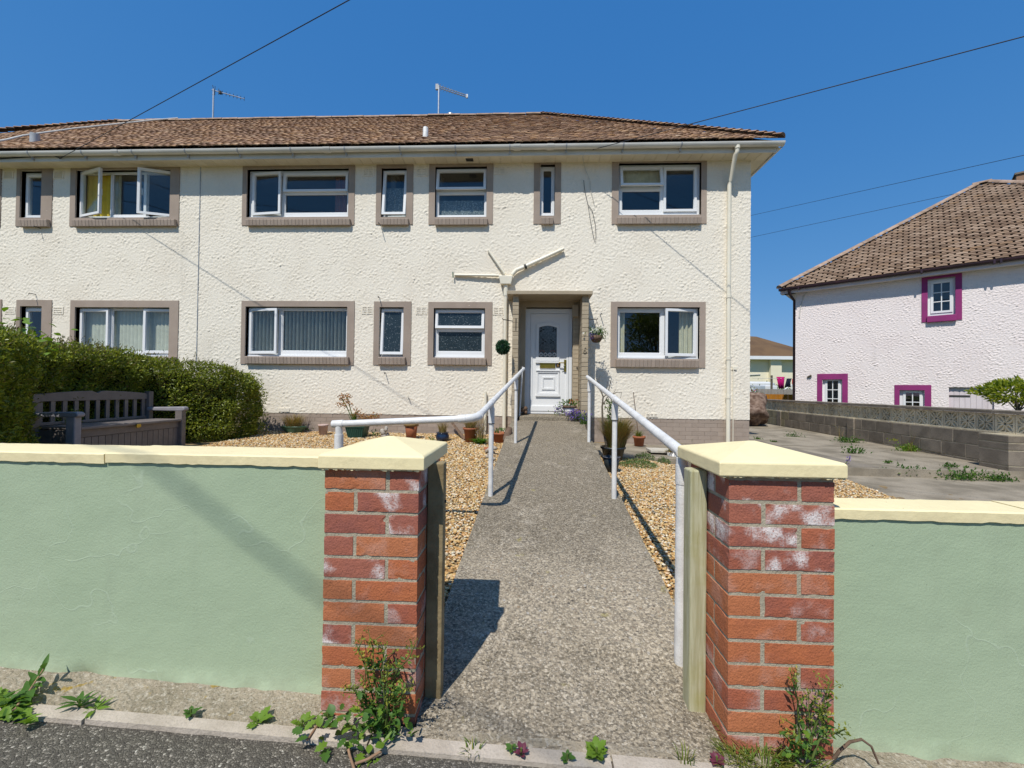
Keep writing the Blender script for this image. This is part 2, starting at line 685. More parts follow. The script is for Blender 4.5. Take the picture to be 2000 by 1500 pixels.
    MT['brass'] = simple('polished_brass', (0.48, 0.36, 0.07), (0.36, 0.26, 0.05), 10, 0.3, 0.5, metallic=0.85)
    MT['cable'] = simple('black_cable', (0.02, 0.022, 0.028), (0.03, 0.03, 0.035), 5, 0.6, 0.3)
    MT['white_cable'] = simple('pale_cable', (0.62, 0.6, 0.54), (0.5, 0.48, 0.43), 5, 0.6, 0.3)
    MT['soffit'] = simple('cream_soffit_board', (0.72, 0.655, 0.50), (0.64, 0.575, 0.43), 2, 0.55, 0.3)
    MT['dark_gap'] = simple('dark_recess', (0.02, 0.018, 0.015), (0.03, 0.025, 0.02), 5, 0.9, 0.1)
    MT['bench'] = simple('brown_resin_timber', (0.19, 0.165, 0.152), (0.16, 0.138, 0.127), 9, 0.5, 0.4, 0.15, 40, rnd=0.12)
    MT['bench_grey'] = simple('grey_resin_arm', (0.30, 0.29, 0.31), (0.25, 0.24, 0.26), 9, 0.5, 0.4, 0.1, 40)
    # --- interiors
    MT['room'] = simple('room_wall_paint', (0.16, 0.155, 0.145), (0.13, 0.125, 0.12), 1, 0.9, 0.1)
    MT['curtain_cream'] = simple('cream_curtain', (0.62, 0.56, 0.40), (0.54, 0.49, 0.34), 10, 0.85, 0.1)
    MT['curtain_yellow'] = simple('yellow_curtain', (0.70, 0.50, 0.06), (0.62, 0.44, 0.06), 10, 0.85, 0.1)
    MT['curtain_red'] = simple('dark_red_curtain', (0.22, 0.09, 0.07), (0.18, 0.07, 0.06), 10, 0.85, 0.1)
    MT['blind'] = simple('pale_blind_fabric', (0.66, 0.63, 0.50), (0.58, 0.55, 0.43), 10, 0.85, 0.1)
    M = Mat('net_curtain', 0.9, 0.1, offset=False)
    v = M.vor(42, 'F1')
    M.color(mixc(M.nt, thr(M.nt, v, 0.15, 0.5), (0.42, 0.44, 0.42), (0.16, 0.18, 0.18)))
    MT['net'] = M.m
    MT['glass'] = glass_mat('window_glass')
    MT['obscure'] = obscure_mat('obscure_glass')
    # --- brick
    for nm, c1, c2, c3, bloom in (('brick_red', (0.40, 0.118, 0.062), (0.33, 0.11, 0.072), (0.43, 0.14, 0.07), 0.35), ('brick_orange', (0.48, 0.15, 0.06), (0.42, 0.13, 0.058), (0.50, 0.19, 0.085), 0.12),
                                  ('brick_bloom', (0.37, 0.12, 0.075), (0.29, 0.10, 0.075), (0.41, 0.15, 0.095), 1.0)):
        M = Mat(nm, 0.85, 0.2)
        nt = M.nt
        col = mixc(nt, thr(nt, M.noise(14, 5), 0.35, 0.65), c1, c2)
        col = mixc(nt, math_n(nt, 'MULTIPLY', M.info, 0.7), col, c3)
        col = mixc(nt, math_n(nt, 'MULTIPLY', thr(nt, M.noise(260, 2), 0.55, 0.72), 0.5), col, (0.10, 0.03, 0.025))
        mask = math_n(nt, 'MULTIPLY', thr(nt, M.noise(9, 3, 0.5), 0.50, 0.66), thr(nt, math_n(nt, 'ADD', math_n(nt, 'MULTIPLY', M.noise(190, 3), 0.6), math_n(nt, 'MULTIPLY', M.noise(9, 3), 0.6)), 0.50, 0.72))
        col = mixc(nt, math_n(nt, 'MULTIPLY', mask, bloom), col, (0.72, 0.64, 0.60))
        M.color(col)
        M.bump(math_n(nt, 'ADD', M.noise(150, 4), math_n(nt, 'MULTIPLY', M.noise(18, 4), 1.5)), 0.5, 0.006)
        MT[nm] = M.m
    MT['mortar'] = simple('sandy_mortar', (0.46, 0.405, 0.295), (0.38, 0.33, 0.235), 30, 0.95, 0.1, 0.5, 160, fine=0.25)
    # --- concrete and ground
    M = Mat('exposed_concrete', 0.92, 0.15, offset=False)
    nt = M.nt
    base = mixc(nt, thr(nt, M.noise(1.4, 6, 0.6), 0.36, 0.66), (0.44, 0.385, 0.30), (0.33, 0.285, 0.215))
    sx = nd(nt, 'ShaderNodeSeparateXYZ')
    nt.links.new(M.co, sx.inputs[0])
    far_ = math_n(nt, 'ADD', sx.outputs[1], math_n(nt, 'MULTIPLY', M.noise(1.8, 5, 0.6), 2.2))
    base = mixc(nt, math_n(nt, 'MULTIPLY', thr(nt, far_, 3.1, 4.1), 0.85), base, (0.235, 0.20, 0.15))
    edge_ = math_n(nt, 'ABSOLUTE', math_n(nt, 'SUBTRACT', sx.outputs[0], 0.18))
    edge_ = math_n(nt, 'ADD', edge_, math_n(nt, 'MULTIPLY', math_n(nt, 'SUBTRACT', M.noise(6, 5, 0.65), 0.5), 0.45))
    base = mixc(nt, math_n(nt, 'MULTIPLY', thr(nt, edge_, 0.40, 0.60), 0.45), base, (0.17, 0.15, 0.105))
    base = mixc(nt, math_n(nt, 'MULTIPLY', thr(nt, M.noise(3.6, 6, 0.65), 0.54, 0.70), 0.6), base, (0.60, 0.54, 0.45))
    base = mixc(nt, math_n(nt, 'MULTIPLY', thr(nt, M.noise(85, 4, 0.7), 0.42, 0.58), 0.75), base, (0.13, 0.108, 0.078))
    cellc = M.vor(50, 'F1', 'Color')
    dist = M.vor(50, 'F1', 'Distance')
    sep = nd(nt, 'ShaderNodeSeparateColor')
    nt.links.new(cellc, sep.inputs[0])
    stone = ramp(nt, sep.outputs[0], [(0, (0.06, 0.055, 0.05)), (0.35, (0.16, 0.13, 0.10)), (0.6, (0.25, 0.17, 0.10)), (0.8, (0.30, 0.27, 0.23)), (1, (0.5, 0.47, 0.42))])
    smask = math_n(nt, 'MULTIPLY', math_n(nt, 'SUBTRACT', 1.0, thr(nt, dist, 0.30, 0.42)), thr(nt, sep.outputs[1], 0.60, 0.66))
    sx0 = nd(nt, 'ShaderNodeSeparateXYZ')
    nt.links.new(M.co, sx0.inputs[0])
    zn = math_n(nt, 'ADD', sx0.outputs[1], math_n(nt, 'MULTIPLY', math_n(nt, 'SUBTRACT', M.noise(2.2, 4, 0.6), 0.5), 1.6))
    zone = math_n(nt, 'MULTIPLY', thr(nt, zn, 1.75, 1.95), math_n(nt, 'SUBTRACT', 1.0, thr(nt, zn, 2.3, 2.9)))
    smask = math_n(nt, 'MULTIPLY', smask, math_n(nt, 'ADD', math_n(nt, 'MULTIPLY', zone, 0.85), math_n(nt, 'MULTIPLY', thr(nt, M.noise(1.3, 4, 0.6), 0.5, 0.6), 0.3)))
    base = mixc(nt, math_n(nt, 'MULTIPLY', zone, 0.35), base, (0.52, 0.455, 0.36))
    dk = math_n(nt, 'MULTIPLY', thr(nt, M.noise(2.1, 6, 0.7), 0.50, 0.66), thr(nt, M.noise(34, 5, 0.7), 0.42, 0.62))
    base = mixc(nt, math_n(nt, 'MULTIPLY', dk, 0.72), base, (0.13, 0.11, 0.085))
    lt = thr(nt, M.noise(150, 2, 0.5), 0.58, 0.70)
    gcol = M.vor(105, 'F1', 'Color')
    gs = nd(nt, 'ShaderNodeSeparateColor')
    nt.links.new(gcol, gs.inputs[0])
    agg = ramp(nt, gs.outputs[0], [(0, (0.06, 0.05, 0.035)), (0.3, (0.17, 0.142, 0.10)), (0.65, (0.34, 0.29, 0.215)), (0.9, (0.50, 0.44, 0.345)), (1, (0.68, 0.62, 0.52))])
    agg = mixc(nt, 0.55, agg, mixc(nt, 1.0, agg, mixc(nt, 1.0, base, (2.6, 2.6, 2.6), 'MULTIPLY'), 'MULTIPLY'))
    base = mixc(nt, 0.55, base, agg)
    base = mixc(nt, math_n(nt, 'MULTIPLY', lt, 0.7), base, (0.62, 0.56, 0.46))
    col = mixc(nt, math_n(nt, 'MULTIPLY', smask, 0.8), base, stone)
    # lichen
    col = mixc(nt, math_n(nt, 'MULTIPLY', thr(nt, M.noise(7, 4, 0.6), 0.66, 0.72), 0.55), col, (0.30, 0.25, 0.07))
    M.color(col)
    M.bump(math_n(nt, 'ADD', M.noise(95, 5), math_n(nt, 'MULTIPLY', M.noise(14, 4), 0.8)), 0.75, 0.012)
    MT['concrete'] = M.m
    M = Mat('rough_pavement_concrete', 0.95, 0.12, offset=False)
    nt = M.nt
    base = mixc(nt, thr(nt, M.noise(5, 6, 0.65), 0.35, 0.65), (0.50, 0.42, 0.31), (0.37, 0.31, 0.22))
    base = mixc(nt, thr(nt, M.noise(70, 4), 0.5, 0.68), base, (0.60, 0.53, 0.42))
    base = mixc(nt, math_n(nt, 'MULTIPLY', thr(nt, M.noise(110, 3), 0.52, 0.7), 0.5), base, (0.12, 0.095, 0.06))
    base = mixc(nt, math_n(nt, 'MULTIPLY', thr(nt, M.noise(11, 4), 0.64, 0.70), 0.8), base, (0.46, 0.30, 0.04))
    M.color(base)
    M.bump(math_n(nt, 'ADD', M.noise(60, 6, 0.7), M.noise(18, 4)), 0.95, 0.022)
    MT['pavement'] = M.m
    MT['kerb'] = simple('pale_kerb_concrete', (0.50, 0.43, 0.35), (0.40, 0.34, 0.27), 8, 0.9, 0.15, 0.45, 90, fine=0.3)
    M = Mat('worn_asphalt', 0.9, 0.2, offset=False)
    nt = M.nt
    cellc = M.vor(135, 'F1', 'Color')
    sep = nd(nt, 'ShaderNodeSeparateColor')
    nt.links.new(cellc, sep.inputs[0])
    st = ramp(nt, sep.outputs[0], [(0, (0.085, 0.075, 0.062)), (0.5, (0.14, 0.125, 0.10)), (0.85, (0.23, 0.205, 0.165)), (0.97, (0.38, 0.34, 0.28)), (1, (0.52, 0.48, 0.4))])
    e = M.vor(135, 'DISTANCE_TO_EDGE', 'Distance')
    col = mixc(nt, thr(nt, e, 0.0, 0.14), (0.085, 0.075, 0.06), st)
    col = mixc(nt, math_n(nt, 'MULTIPLY', thr(nt, M.noise(2.5, 5), 0.5, 0.75), 0.4), col, (0.16, 0.14, 0.115))
    M.color(col)
    M.bump(math_n(nt, 'ADD', thr(nt, e, 0.0, 0.3), math_n(nt, 'MULTIPLY', M.noise(60, 5, .7), 1.2)), 0.6, 0.006)
    MT['asphalt'] = M.m
    MT['soil'] = simple('stony_soil', (0.30, 0.22, 0.12), (0.20, 0.14, 0.075), 12, 0.95, 0.1, 0.6, 70, fine=0.4)
    MT['drive'] = simple('weathered_drive_concrete', (0.34, 0.29, 0.22), (0.20, 0.17, 0.125), 2.2, 0.95, 0.12, 0.5, 45, fine=0.4)
    MT['drive_dark'] = simple('dark_drive_tarmac', (0.25, 0.215, 0.17), (0.18, 0.155, 0.12), 1.8, 0.95, 0.12, 0.5, 55, fine=0.35)
    MT['grass_far'] = simple('rough_grass_ground', (0.09, 0.12, 0.035), (0.13, 0.13, 0.05), 0.8, 0.95, 0.1, 0.5, 20)
    M = Mat('pea_gravel', 0.6, 0.35, offset=False)
    M.color(ramp(M.nt, M.isl, [(0, (0.20, 0.10, 0.035)), (0.14, (0.42, 0.22, 0.07)), (0.42, (0.58, 0.385, 0.155)), (0.62, (0.62, 0.47, 0.24)), (0.74, (0.32, 0.28, 0.21)), (0.84, (0.80, 0.72, 0.55)), (1, (0.56, 0.29, 0.09))]))
    MT['gravel'] = M.m
    # --- roof tiles
    for nm, st in (('tile_brown', [(0, (0.22, 0.135, 0.09)), (0.3, (0.30, 0.185, 0.12)), (0.6, (0.36, 0.22, 0.135)), (0.85, (0.45, 0.27, 0.14)), (1, (0.46, 0.33, 0.22))]),
                   ('tile_pinkish', [(0, (0.15, 0.095, 0.062)), (0.4, (0.245, 0.165, 0.112)), (0.8, (0.33, 0.235, 0.165)), (1, (0.25, 0.155, 0.09))])):
        M = Mat(nm, 0.9, 0.15)
        nt = M.nt
        rv = math_n(nt, 'FRACT', math_n(nt, 'ADD', M.isl, M.info))
        col = ramp(nt, rv, st)
        col = mixc(nt, math_n(nt, 'MULTIPLY', thr(nt, M.noise(1.3, 5), 0.45, 0.7), 0.55), col, tuple(x * 0.62 for x in st[1][1]))
        col = mixc(nt, math_n(nt, 'MULTIPLY', thr(nt, M.noise(22, 5, 0.65), 0.55, 0.68), 0.6), col, (0.28, 0.19, 0.085))
        M.color(col)
        M.bump(M.noise(40, 5), 0.4, 0.01)
        MT[nm] = M.m
    MT['ridge'] = simple('pale_ridge_mortar_tile', (0.40, 0.29, 0.22), (0.28, 0.19, 0.13), 7, 0.9, 0.15, 0.4, 40, rnd=0.3)
    MT['roof_under'] = simple('roof_underlay', (0.07, 0.04, 0.028), (0.05, 0.03, 0.02), 6, 0.95, 0.1)
    # --- dark concrete blocks
    MT['block'] = simple('weathered_dark_block', (0.235, 0.20, 0.16), (0.165, 0.14, 0.112), 5, 0.95, 0.12, 0.5, 60, rnd=0.3, fine=0.4)
    MT['block_olive'] = simple('olive_stained_block', (0.25, 0.215, 0.14), (0.19, 0.165, 0.105), 5, 0.95, 0.12, 0.5, 60, rnd=0.25, fine=0.4)
    MT['screen'] = simple('weathered_screen_block', (0.74, 0.65, 0.48), (0.60, 0.52, 0.37), 8, 0.95, 0.12, 0.4, 60, rnd=0.3, fine=0.3)
    # --- timber, pots
    M = Mat('treated_post_timber', 0.8, 0.2)
    nt = M.nt
    g = M.noise(6, 4, 0.6, 0.4, (14, 14, 0.7))
    col = mixc(nt, thr(nt, g, 0.35, 0.65), (0.50, 0.48, 0.32), (0.37, 0.345, 0.20))
    col = mixc(nt, math_n(nt, 'MULTIPLY', thr(nt, M.noise(5, 4), 0.5, 0.7), 0.45), col, (0.30, 0.27, 0.04))
    M.color(col)
    M.bump(g, 0.3, 0.01)
    MT['post'] = M.m
    MT['post_brown'] = simple('brown_post_timber', (0.30, 0.235, 0.13), (0.21, 0.155, 0.08), 12, 0.8, 0.2, 0.4, 50)
    MT['terracotta'] = simple('terracotta', (0.36, 0.125, 0.055), (0.28, 0.10, 0.05), 9, 0.75, 0.25, 0.2, 60, rnd=0.2)
    MT['terra_band'] = simple('pale_terracotta_rim', (0.34, 0.22, 0.08), (0.28, 0.17, 0.07), 9, 0.8, 0.2, 0.2, 60)
    MT['pot_green'] = simple('green_glazed_pot', (0.075, 0.16, 0.095), (0.06, 0.13, 0.08), 6, 0.35, 0.5)
    MT['pot_green_dark'] = simple('dark_green_plastic_pot', (0.02, 0.075, 0.055), (0.018, 0.06, 0.045), 6, 0.45, 0.4)
    MT['pot_pink'] = simple('pale_pinkish_pot', (0.55, 0.40, 0.35), (0.46, 0.34, 0.30), 9, 0.7, 0.25)
    MT['pot_navy'] = simple('navy_glazed_pot', (0.010, 0.020, 0.045), (0.015, 0.035, 0.075), 9, 0.15, 0.6)
    MT['pot_grey'] = simple('grey_plastic_pot', (0.10, 0.10, 0.115), (0.085, 0.085, 0.10), 9, 0.5, 0.4)
    MT['pot_black'] = simple('black_plastic_pot', (0.018, 0.024, 0.027), (0.03, 0.036, 0.04), 9, 0.4, 0.45)
    MT['pot_white'] = simple('white_glazed_pot', (0.74, 0.72, 0.70), (0.60, 0.58, 0.55), 9, 0.5, 0.4)
    MT['stone_pale'] = simple('pale_garden_stone', (0.50, 0.45, 0.38), (0.32, 0.27, 0.22), 14, 0.9, 0.2, 0.5, 60, rnd=0.3)
    MT['brown_ornament'] = simple('brown_weathered_wood', (0.17, 0.11, 0.075), (0.11, 0.075, 0.05), 18, 0.9, 0.2, 0.6, 60)
    MT['boulder'] = simple('mottled_brown_rock', (0.10, 0.058, 0.04), (0.30, 0.215, 0.165), 7, 0.9, 0.2, 1.0, 14, fine=0.5)
    MT['slab'] = simple('pale_paving_slab', (0.52, 0.48, 0.41), (0.42, 0.38, 0.31), 8, 0.9, 0.2, 0.3, 60)
    # --- plants
    MT['hedge'] = leaf_mat('hedge_leaf', [(0, (0.08, 0.115, 0.015)), (0.4, (0.18, 0.225, 0.028)), (0.75, (0.28, 0.32, 0.04)), (0.92, (0.40, 0.42, 0.06)), (1, (0.15, 0.09, 0.04))], 0.42, 0.38, 0.5)
    MT['hedge_tip'] = leaf_mat('hedge_tip_leaf', [(0, (0.12, 0.13, 0.03)), (0.5, (0.17, 0.135, 0.05)), (1, (0.17, 0.19, 0.03))], 0.5, 0.2)
    MT['bright_leaf'] = leaf_mat('bright_leaf', [(0, (0.09, 0.19, 0.02)), (0.6, (0.16, 0.27, 0.03)), (1, (0.25, 0.33, 0.04))], 0.5, 0.35)
    MT['weed_leaf'] = leaf_mat('weed_leaf', [(0, (0.035, 0.10, 0.018)), (0.6, (0.07, 0.155, 0.025)), (1, (0.14, 0.22, 0.035))], 0.5, 0.3)
    MT['weed_yellow'] = leaf_mat('yellow_green_leaf', [(0, (0.16, 0.22, 0.03)), (0.6, (0.26, 0.29, 0.04)), (1, (0.42, 0.36, 0.05))], 0.5, 0.35)
    MT['grass'] = leaf_mat('grass_blade', [(0, (0.07, 0.135, 0.015)), (0.6, (0.15, 0.20, 0.025)), (1, (0.28, 0.25, 0.06))], 0.5, 0.3)
    MT['lush'] = leaf_mat('lush_green_blade', [(0, (0.05, 0.15, 0.012)), (1, (0.12, 0.26, 0.02))], 0.45, 0.3)
    MT['dry'] = leaf_mat('dry_grass_blade', [(0, (0.19, 0.115, 0.04)), (0.5, (0.32, 0.22, 0.085)), (0.8, (0.25, 0.21, 0.06)), (1, (0.14, 0.15, 0.04))], 0.7, 0.2)
    MT['dead_flower'] = leaf_mat('dead_orange_flower', [(0, (0.30, 0.13, 0.045)), (0.6, (0.45, 0.22, 0.08)), (1, (0.34, 0.19, 0.09))], 0.7, 0.2)
    MT['purple'] = leaf_mat('purple_petal', [(0, (0.10, 0.05, 0.28)), (0.6, (0.17, 0.09, 0.42)), (1, (0.25, 0.16, 0.5))], 0.6, 0.2)
    MT['white_petal'] = leaf_mat('white_petal', [(0, (0.75, 0.75, 0.7)), (1, (0.8, 0.8, 0.8))], 0.6, 0.2)
    MT['orange_petal'] = leaf_mat('orange_petal', [(0, (0.6, 0.2, 0.04)), (1, (0.55, 0.12, 0.05))], 0.6, 0.2)
    MT['pink_petal'] = leaf_mat('pink_petal', [(0, (0.5, 0.03, 0.12)), (1, (0.35, 0.03, 0.10))], 0.6, 0.2)
    MT['topiary'] = leaf_mat('topiary_leaf', [(0, (0.012, 0.05, 0.02)), (0.6, (0.025, 0.085, 0.035)), (1, (0.06, 0.14, 0.06))], 0.35, 0.1, 0.5)
    MT['purple_leaf'] = leaf_mat('purple_leaf', [(0, (0.10, 0.02, 0.045)), (1, (0.19, 0.045, 0.07))], 0.5, 0.2)
    MT['groundcover'] = leaf_mat('groundcover_leaf', [(0, (0.07, 0.13, 0.04)), (0.6, (0.13, 0.20, 0.06)), (1, (0.22, 0.27, 0.09))], 0.6, 0.25)
    MT['stem'] = simple('green_stem', (0.12, 0.17, 0.035), (0.09, 0.12, 0.03), 20, 0.6, 0.3)
    MT['dry_stem'] = simple('dry_stem', (0.36, 0.22, 0.13), (0.26, 0.16, 0.10), 20, 0.8, 0.2)
    MT['bark'] = simple('grey_bark', (0.16, 0.135, 0.10), (0.11, 0.09, 0.065), 20, 0.9, 0.2, 0.5, 40)
    # --- things far off
    MT['cream_far'] = simple('cream_house_paint', (0.82, 0.75, 0.56), (0.77, 0.70, 0.52), 1, 0.8, 0.2)
    MT['door_pink'] = simple('pale_pink_gate_paint', (0.70, 0.62, 0.63), (0.64, 0.56, 0.57), 3, 0.6, 0.3)
    MT['fence_orange'] = simple('orange_fence_stain', (0.45, 0.185, 0.02), (0.38, 0.15, 0.015), 4, 0.75, 0.2)
    MT['fence_grey'] = simple('grey_fence_panel', (0.33, 0.30, 0.27), (0.26, 0.24, 0.21), 4, 0.85, 0.2)
    MT['cloth_pink'] = simple('magenta_towel', (0.42, 0.01, 0.14), (0.36, 0.01, 0.12), 9, 0.9, 0.1)
    MT['cloth_navy'] = simple('navy_cloth', (0.015, 0.02, 0.035), (0.02, 0.025, 0.04), 9, 0.9, 0.1)
    MT['cloth_red'] = simple('red_cloth', (0.50, 0.01, 0.03), (0.42, 0.01, 0.03), 9, 0.9, 0.1)
    MT['van_white'] = simple('white_body_paint', (0.74, 0.74, 0.73), (0.68, 0.68, 0.67), 2, 0.3, 0.5)


build_materials()
# ================================================================== setting: ground, road, pavement, path
D = 7.75                                   # the facade plane
XR = 3.945                                 # right corner of the house


def grid_sheet(name, x0, x1, y0, y1, nx, ny, zf, mat, label=None, noise=0.0, mask=None):
    xs = np.linspace(x0, x1, nx + 1)
    ys = np.linspace(y0, y1, ny + 1)
    v = [(x, y, zf(x, y) + (random.uniform(-noise, noise) if noise else 0)) for y in ys for x in xs]
    fs = []
    for j in range(ny):
        for i in range(nx):
            if mask and not mask((xs[i] + xs[i + 1]) / 2, (ys[j] + ys[j + 1]) / 2):
                continue
            a = j * (nx + 1) + i
            fs.append((a, a + 1, a + nx + 2, a + nx + 1))
    mb = MB()
    mb.add(v, fs, True)
    o = mb.build(name, mat)
    tag(o, label, kind='structure')
    return o


g = MB()
g.add([(-400, -400, -0.75), (400, -400, -0.75), (400, 600, -0.75), (-400, 600, -0.75)], [(0, 1, 2, 3)])
tag(g.build('ground', MT['grass_far']), 'rough open ground around the houses', kind='structure')

road = grid_sheet('road', -9, 9, -7, 1.322, 200, 120, lambda x, y: pave_z(x) - 0.001 - (0.010 if y > 1.30 else 0), MT['asphalt'], 'worn grey asphalt road surface', 0.002)
grid_sheet('pavement', -9, 9, 1.335, 1.62, 220, 10, lambda x, y: pave_z(x) + (y - 1.34) * 0.09, MT['pavement'], 'rough concrete strip at the foot of the garden walls', 0.004,
           mask=lambda x, y: not (-0.52 < x < 0.75 and y > 1.39))
# kerb: a thin edging strip in lengths
kerb = MB()
x = -9.0
while x < 9:
    L = random.uniform(0.75, 0.95)
    x1 = min(x + L, 9)
    h0, h1 = 0.006 + random.uniform(-.003, .003), 0.006 + random.uniform(-.003, .003)
    y0, y1 = 1.300 + random.uniform(-.006, .006), 1.348
    n = 6
    for k in range(n):
        a, b = x + (x1 - x - 0.006) * k / n, x + (x1 - x - 0.006) * (k + 1) / n
        j0, j1 = random.uniform(-.004, .004), random.uniform(-.004, .004)
        kerb.hexa([(a, y0, pave_z(a) - .1), (b, y0, pave_z(b) - .1), (b, y1, pave_z(b) - .1), (a, y1, pave_z(a) - .1)],
                  [(a, y0 + .006, pave_z(a) + h0), (b, y0 + .006, pave_z(b) + h0), (b, y1, pave_z(b) + h0 + .004), (a, y1, pave_z(a) + h0 + .004)])
    x = x1
tag(kerb.build('kerb', MT['kerb']), 'pale concrete edging between road and wall foot', kind='structure')

# ramped concrete path from the gate to the front door


mb = MB()
ys = np.linspace(1.345, 7.42, 130)
nx = 26
vs, fs = [], []
for j, y in enumerate(ys):
    wid = max(0.0, min(1.0, (1.62 - y) / 0.2))
    xl = path_l(y) * (1 - wid) + (-0.37) * wid if y < 1.62 else path_l(y)
    xr = path_r(y) if y > 1.62 else 0.66
    for i in range(nx + 1):
        x = xl + (xr - xl) * i / nx
        zz = path_z(x, y)
        vs.append((x, y, zz + (0.006 if y > 1.83 else 0.001) + random.uniform(-.0015, .0015)))
n0 = len(vs)
for j, y in enumerate(ys):                       # skirts
    a, b = vs[j * (nx + 1)], vs[j * (nx + 1) + nx]
    vs.append((a[0], a[1], -0.3))
    vs.append((b[0], b[1], -0.3))
for j in range(len(ys) - 1):
    for i in range(nx):
        a = j * (nx + 1) + i
        fs.append((a, a + 1, a + nx + 2, a + nx + 1))
    fs.append((n0 + 2 * j, j * (nx + 1), (j + 1) * (nx + 1), n0 + 2 * j + 2))
    fs.append((j * (nx + 1) + nx, n0 + 2 * j + 1, n0 + 2 * j + 3, (j + 1) * (nx + 1) + nx))
mb.add(vs, fs, False)
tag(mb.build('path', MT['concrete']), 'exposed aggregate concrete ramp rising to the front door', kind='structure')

# garden ground under the gravel, and the paved areas to the right
grid_sheet('garden_ground', -12, 5.0, 1.66, 7.76, 200, 60, lambda x, y: gz(x, y) - 0.006, MT['soil'], 'soil and gravel bed of the front garden', 0.004,
           mask=lambda x, y: not (path_l(y) + .06 < x < path_r(y) - .06))
mb = MB()
mb.hexa([(1.02, 6.2, -.1), (4.02, 6.25, -.2), (4.02, 7.75, -.2), (1.02, 7.75, -.1)], [(1.02, 6.2, .165), (4.02, 6.27, .085), (4.02, 7.75, .10), (1.02, 7.75, .175)])
tag(mb.build('concrete_strip', MT['drive']), 'weathered concrete strip along the house wall', kind='structure')


def drive_hi(x, y):
    return 0.05 + 0.006 * (y - 6.3) + 0.0 * x


grid_sheet('lower_driveway', 1.9, 14, 1.5, 6.45, 60, 30, lambda x, y: -0.068 + 0.004 * (y - 4) if x > 3.0 else -0.09, MT['drive'], 'weathered concrete of the lower driveway', 0.003,
           mask=lambda x, y: x > 4.25 - (5.9 - y) * 0.18)
mb = MB()
edge = [4.02 + i * (7.3 - 4.02) / 14 for i in range(15)]
top = [(x, 6.24 + random.uniform(-.03, .03)) for x in edge]
for i in range(14):
    (a, ya), (b, yb) = top[i], top[i + 1]
    mb.hexa([(a, ya - .015, -.2), (b, yb - .015, -.2), (b, 8.6, -.2), (a, 8.6, -.2)], [(a, ya, .05), (b, yb, .05), (b, 8.6, .064), (a, 8.6, .064)])
tag(mb.build('raised_driveway', MT['drive']), 'raised concrete slab with a broken front edge', kind='structure')
mb = MB()
mb.hexa([(4.0, 8.6, -.2), (7.4, 8.6, -.2), (7.9, 19, -.2), (4.0, 19, -.2)], [(4.0, 8.6, .072), (7.4, 8.6, .066), (7.9, 19, .15), (4.0, 19, .15)])
tag(mb.build('side_path', MT['drive']), 'pale concrete path running beside the house', kind='structure')
# dark strip next to the house side
mb = MB()
p = [G(1468, 846, lambda x, y: .066), G(1540, 858, lambda x, y: .066), G(1700, 908, lambda x, y: .056), G(1640, 906, lambda x, y: .056)]
mb.hexa([(4.05, 6.32, .0), (5.05, 6.32, .0), (4.85, 11.6, .0), (4.05, 11.6, .0)], [(4.05, 6.32, .058), (5.05, 6.32, .058), (4.85, 11.6, .094), (4.05, 11.6, .094)])
tag(mb.build('tarmac_strip', MT['drive_dark']), 'dark tarmac band along the gable side of the house', kind='structure')

# ------------------------------------------------------------------ gravel stones
ico_v = []
t = (1 + 5 ** 0.5) / 2
for a, b in ((-1, t), (1, t), (-1, -t), (1, -t)):
    ico_v.append((a, b, 0))
for a, b in ((-1, t), (1, t), (-1, -t), (1, -t)):
    ico_v.append((0, a, b))
for a, b in ((-1, t), (1, t), (-1, -t), (1, -t)):
    ico_v.append((b, 0, a))
ico_v = np.array(ico_v) / math.sqrt(1 + t * t)
ico_f = np.array([(0, 11, 5), (0, 5, 1), (0, 1, 7), (0, 7, 10), (0, 10, 11), (1, 5, 9), (5, 11, 4), (11, 10, 2), (10, 7, 6), (7, 1, 8),
                  (3, 9, 4), (3, 4, 2), (3, 2, 6), (3, 6, 8), (3, 8, 9), (4, 9, 5), (2, 4, 11), (6, 2, 10), (8, 6, 7), (9, 8, 1)])


def stones(regions):
    pts, sizes = [], []
    for (x0, x1, y0, y1, dens, smin, smax, test) in regions:
        n = int((x1 - x0) * (y1 - y0) * dens)
        xs, yy = rng.uniform(x0, x1, n), rng.uniform(y0, y1, n)
        for x, y in zip(xs, yy):
            if test is None or test(x, y):
                pts.append((x, y, gz(x, y) + random.uniform(0, .012)))
                sizes.append(random.uniform(smin, smax))
    n = len(pts)
    pts = np.array(pts)
    sizes = np.array(sizes)
    sc = sizes[:, None] * np.stack([rng.uniform(.8, 1.4, n), rng.uniform(.7, 1.1, n), rng.uniform(.4, .75, n)], 1)
    ang = rng.uniform(0, 2 * np.pi, n)
    tilt = rng.uniform(-.5, .5, n)
    v = ico_v[None] * sc[:, None, :] * (1 + rng.uniform(-.18, .18, (n, 12, 1)))
    ca, sa, ct, st = np.cos(ang), np.sin(ang), np.cos(tilt), np.sin(tilt)
    y1 = v[..., 1] * ct[:, None] - v[..., 2] * st[:, None]
    z1 = v[..., 1] * st[:, None] + v[..., 2] * ct[:, None]
    x2 = v[..., 0] * ca[:, None] - y1 * sa[:, None]
    y2 = v[..., 0] * sa[:, None] + y1 * ca[:, None]
    v = np.stack([x2, y2, z1], 2) + pts[:, None, :]
    f = ico_f[None] + (np.arange(n) * 12)[:, None, None]
    o = fast_mesh('gravel', v.reshape(-1, 3), f.reshape(-1, 3), MT['gravel'])
    tag(o, 'golden brown pea gravel covering the garden beds', kind='stuff')


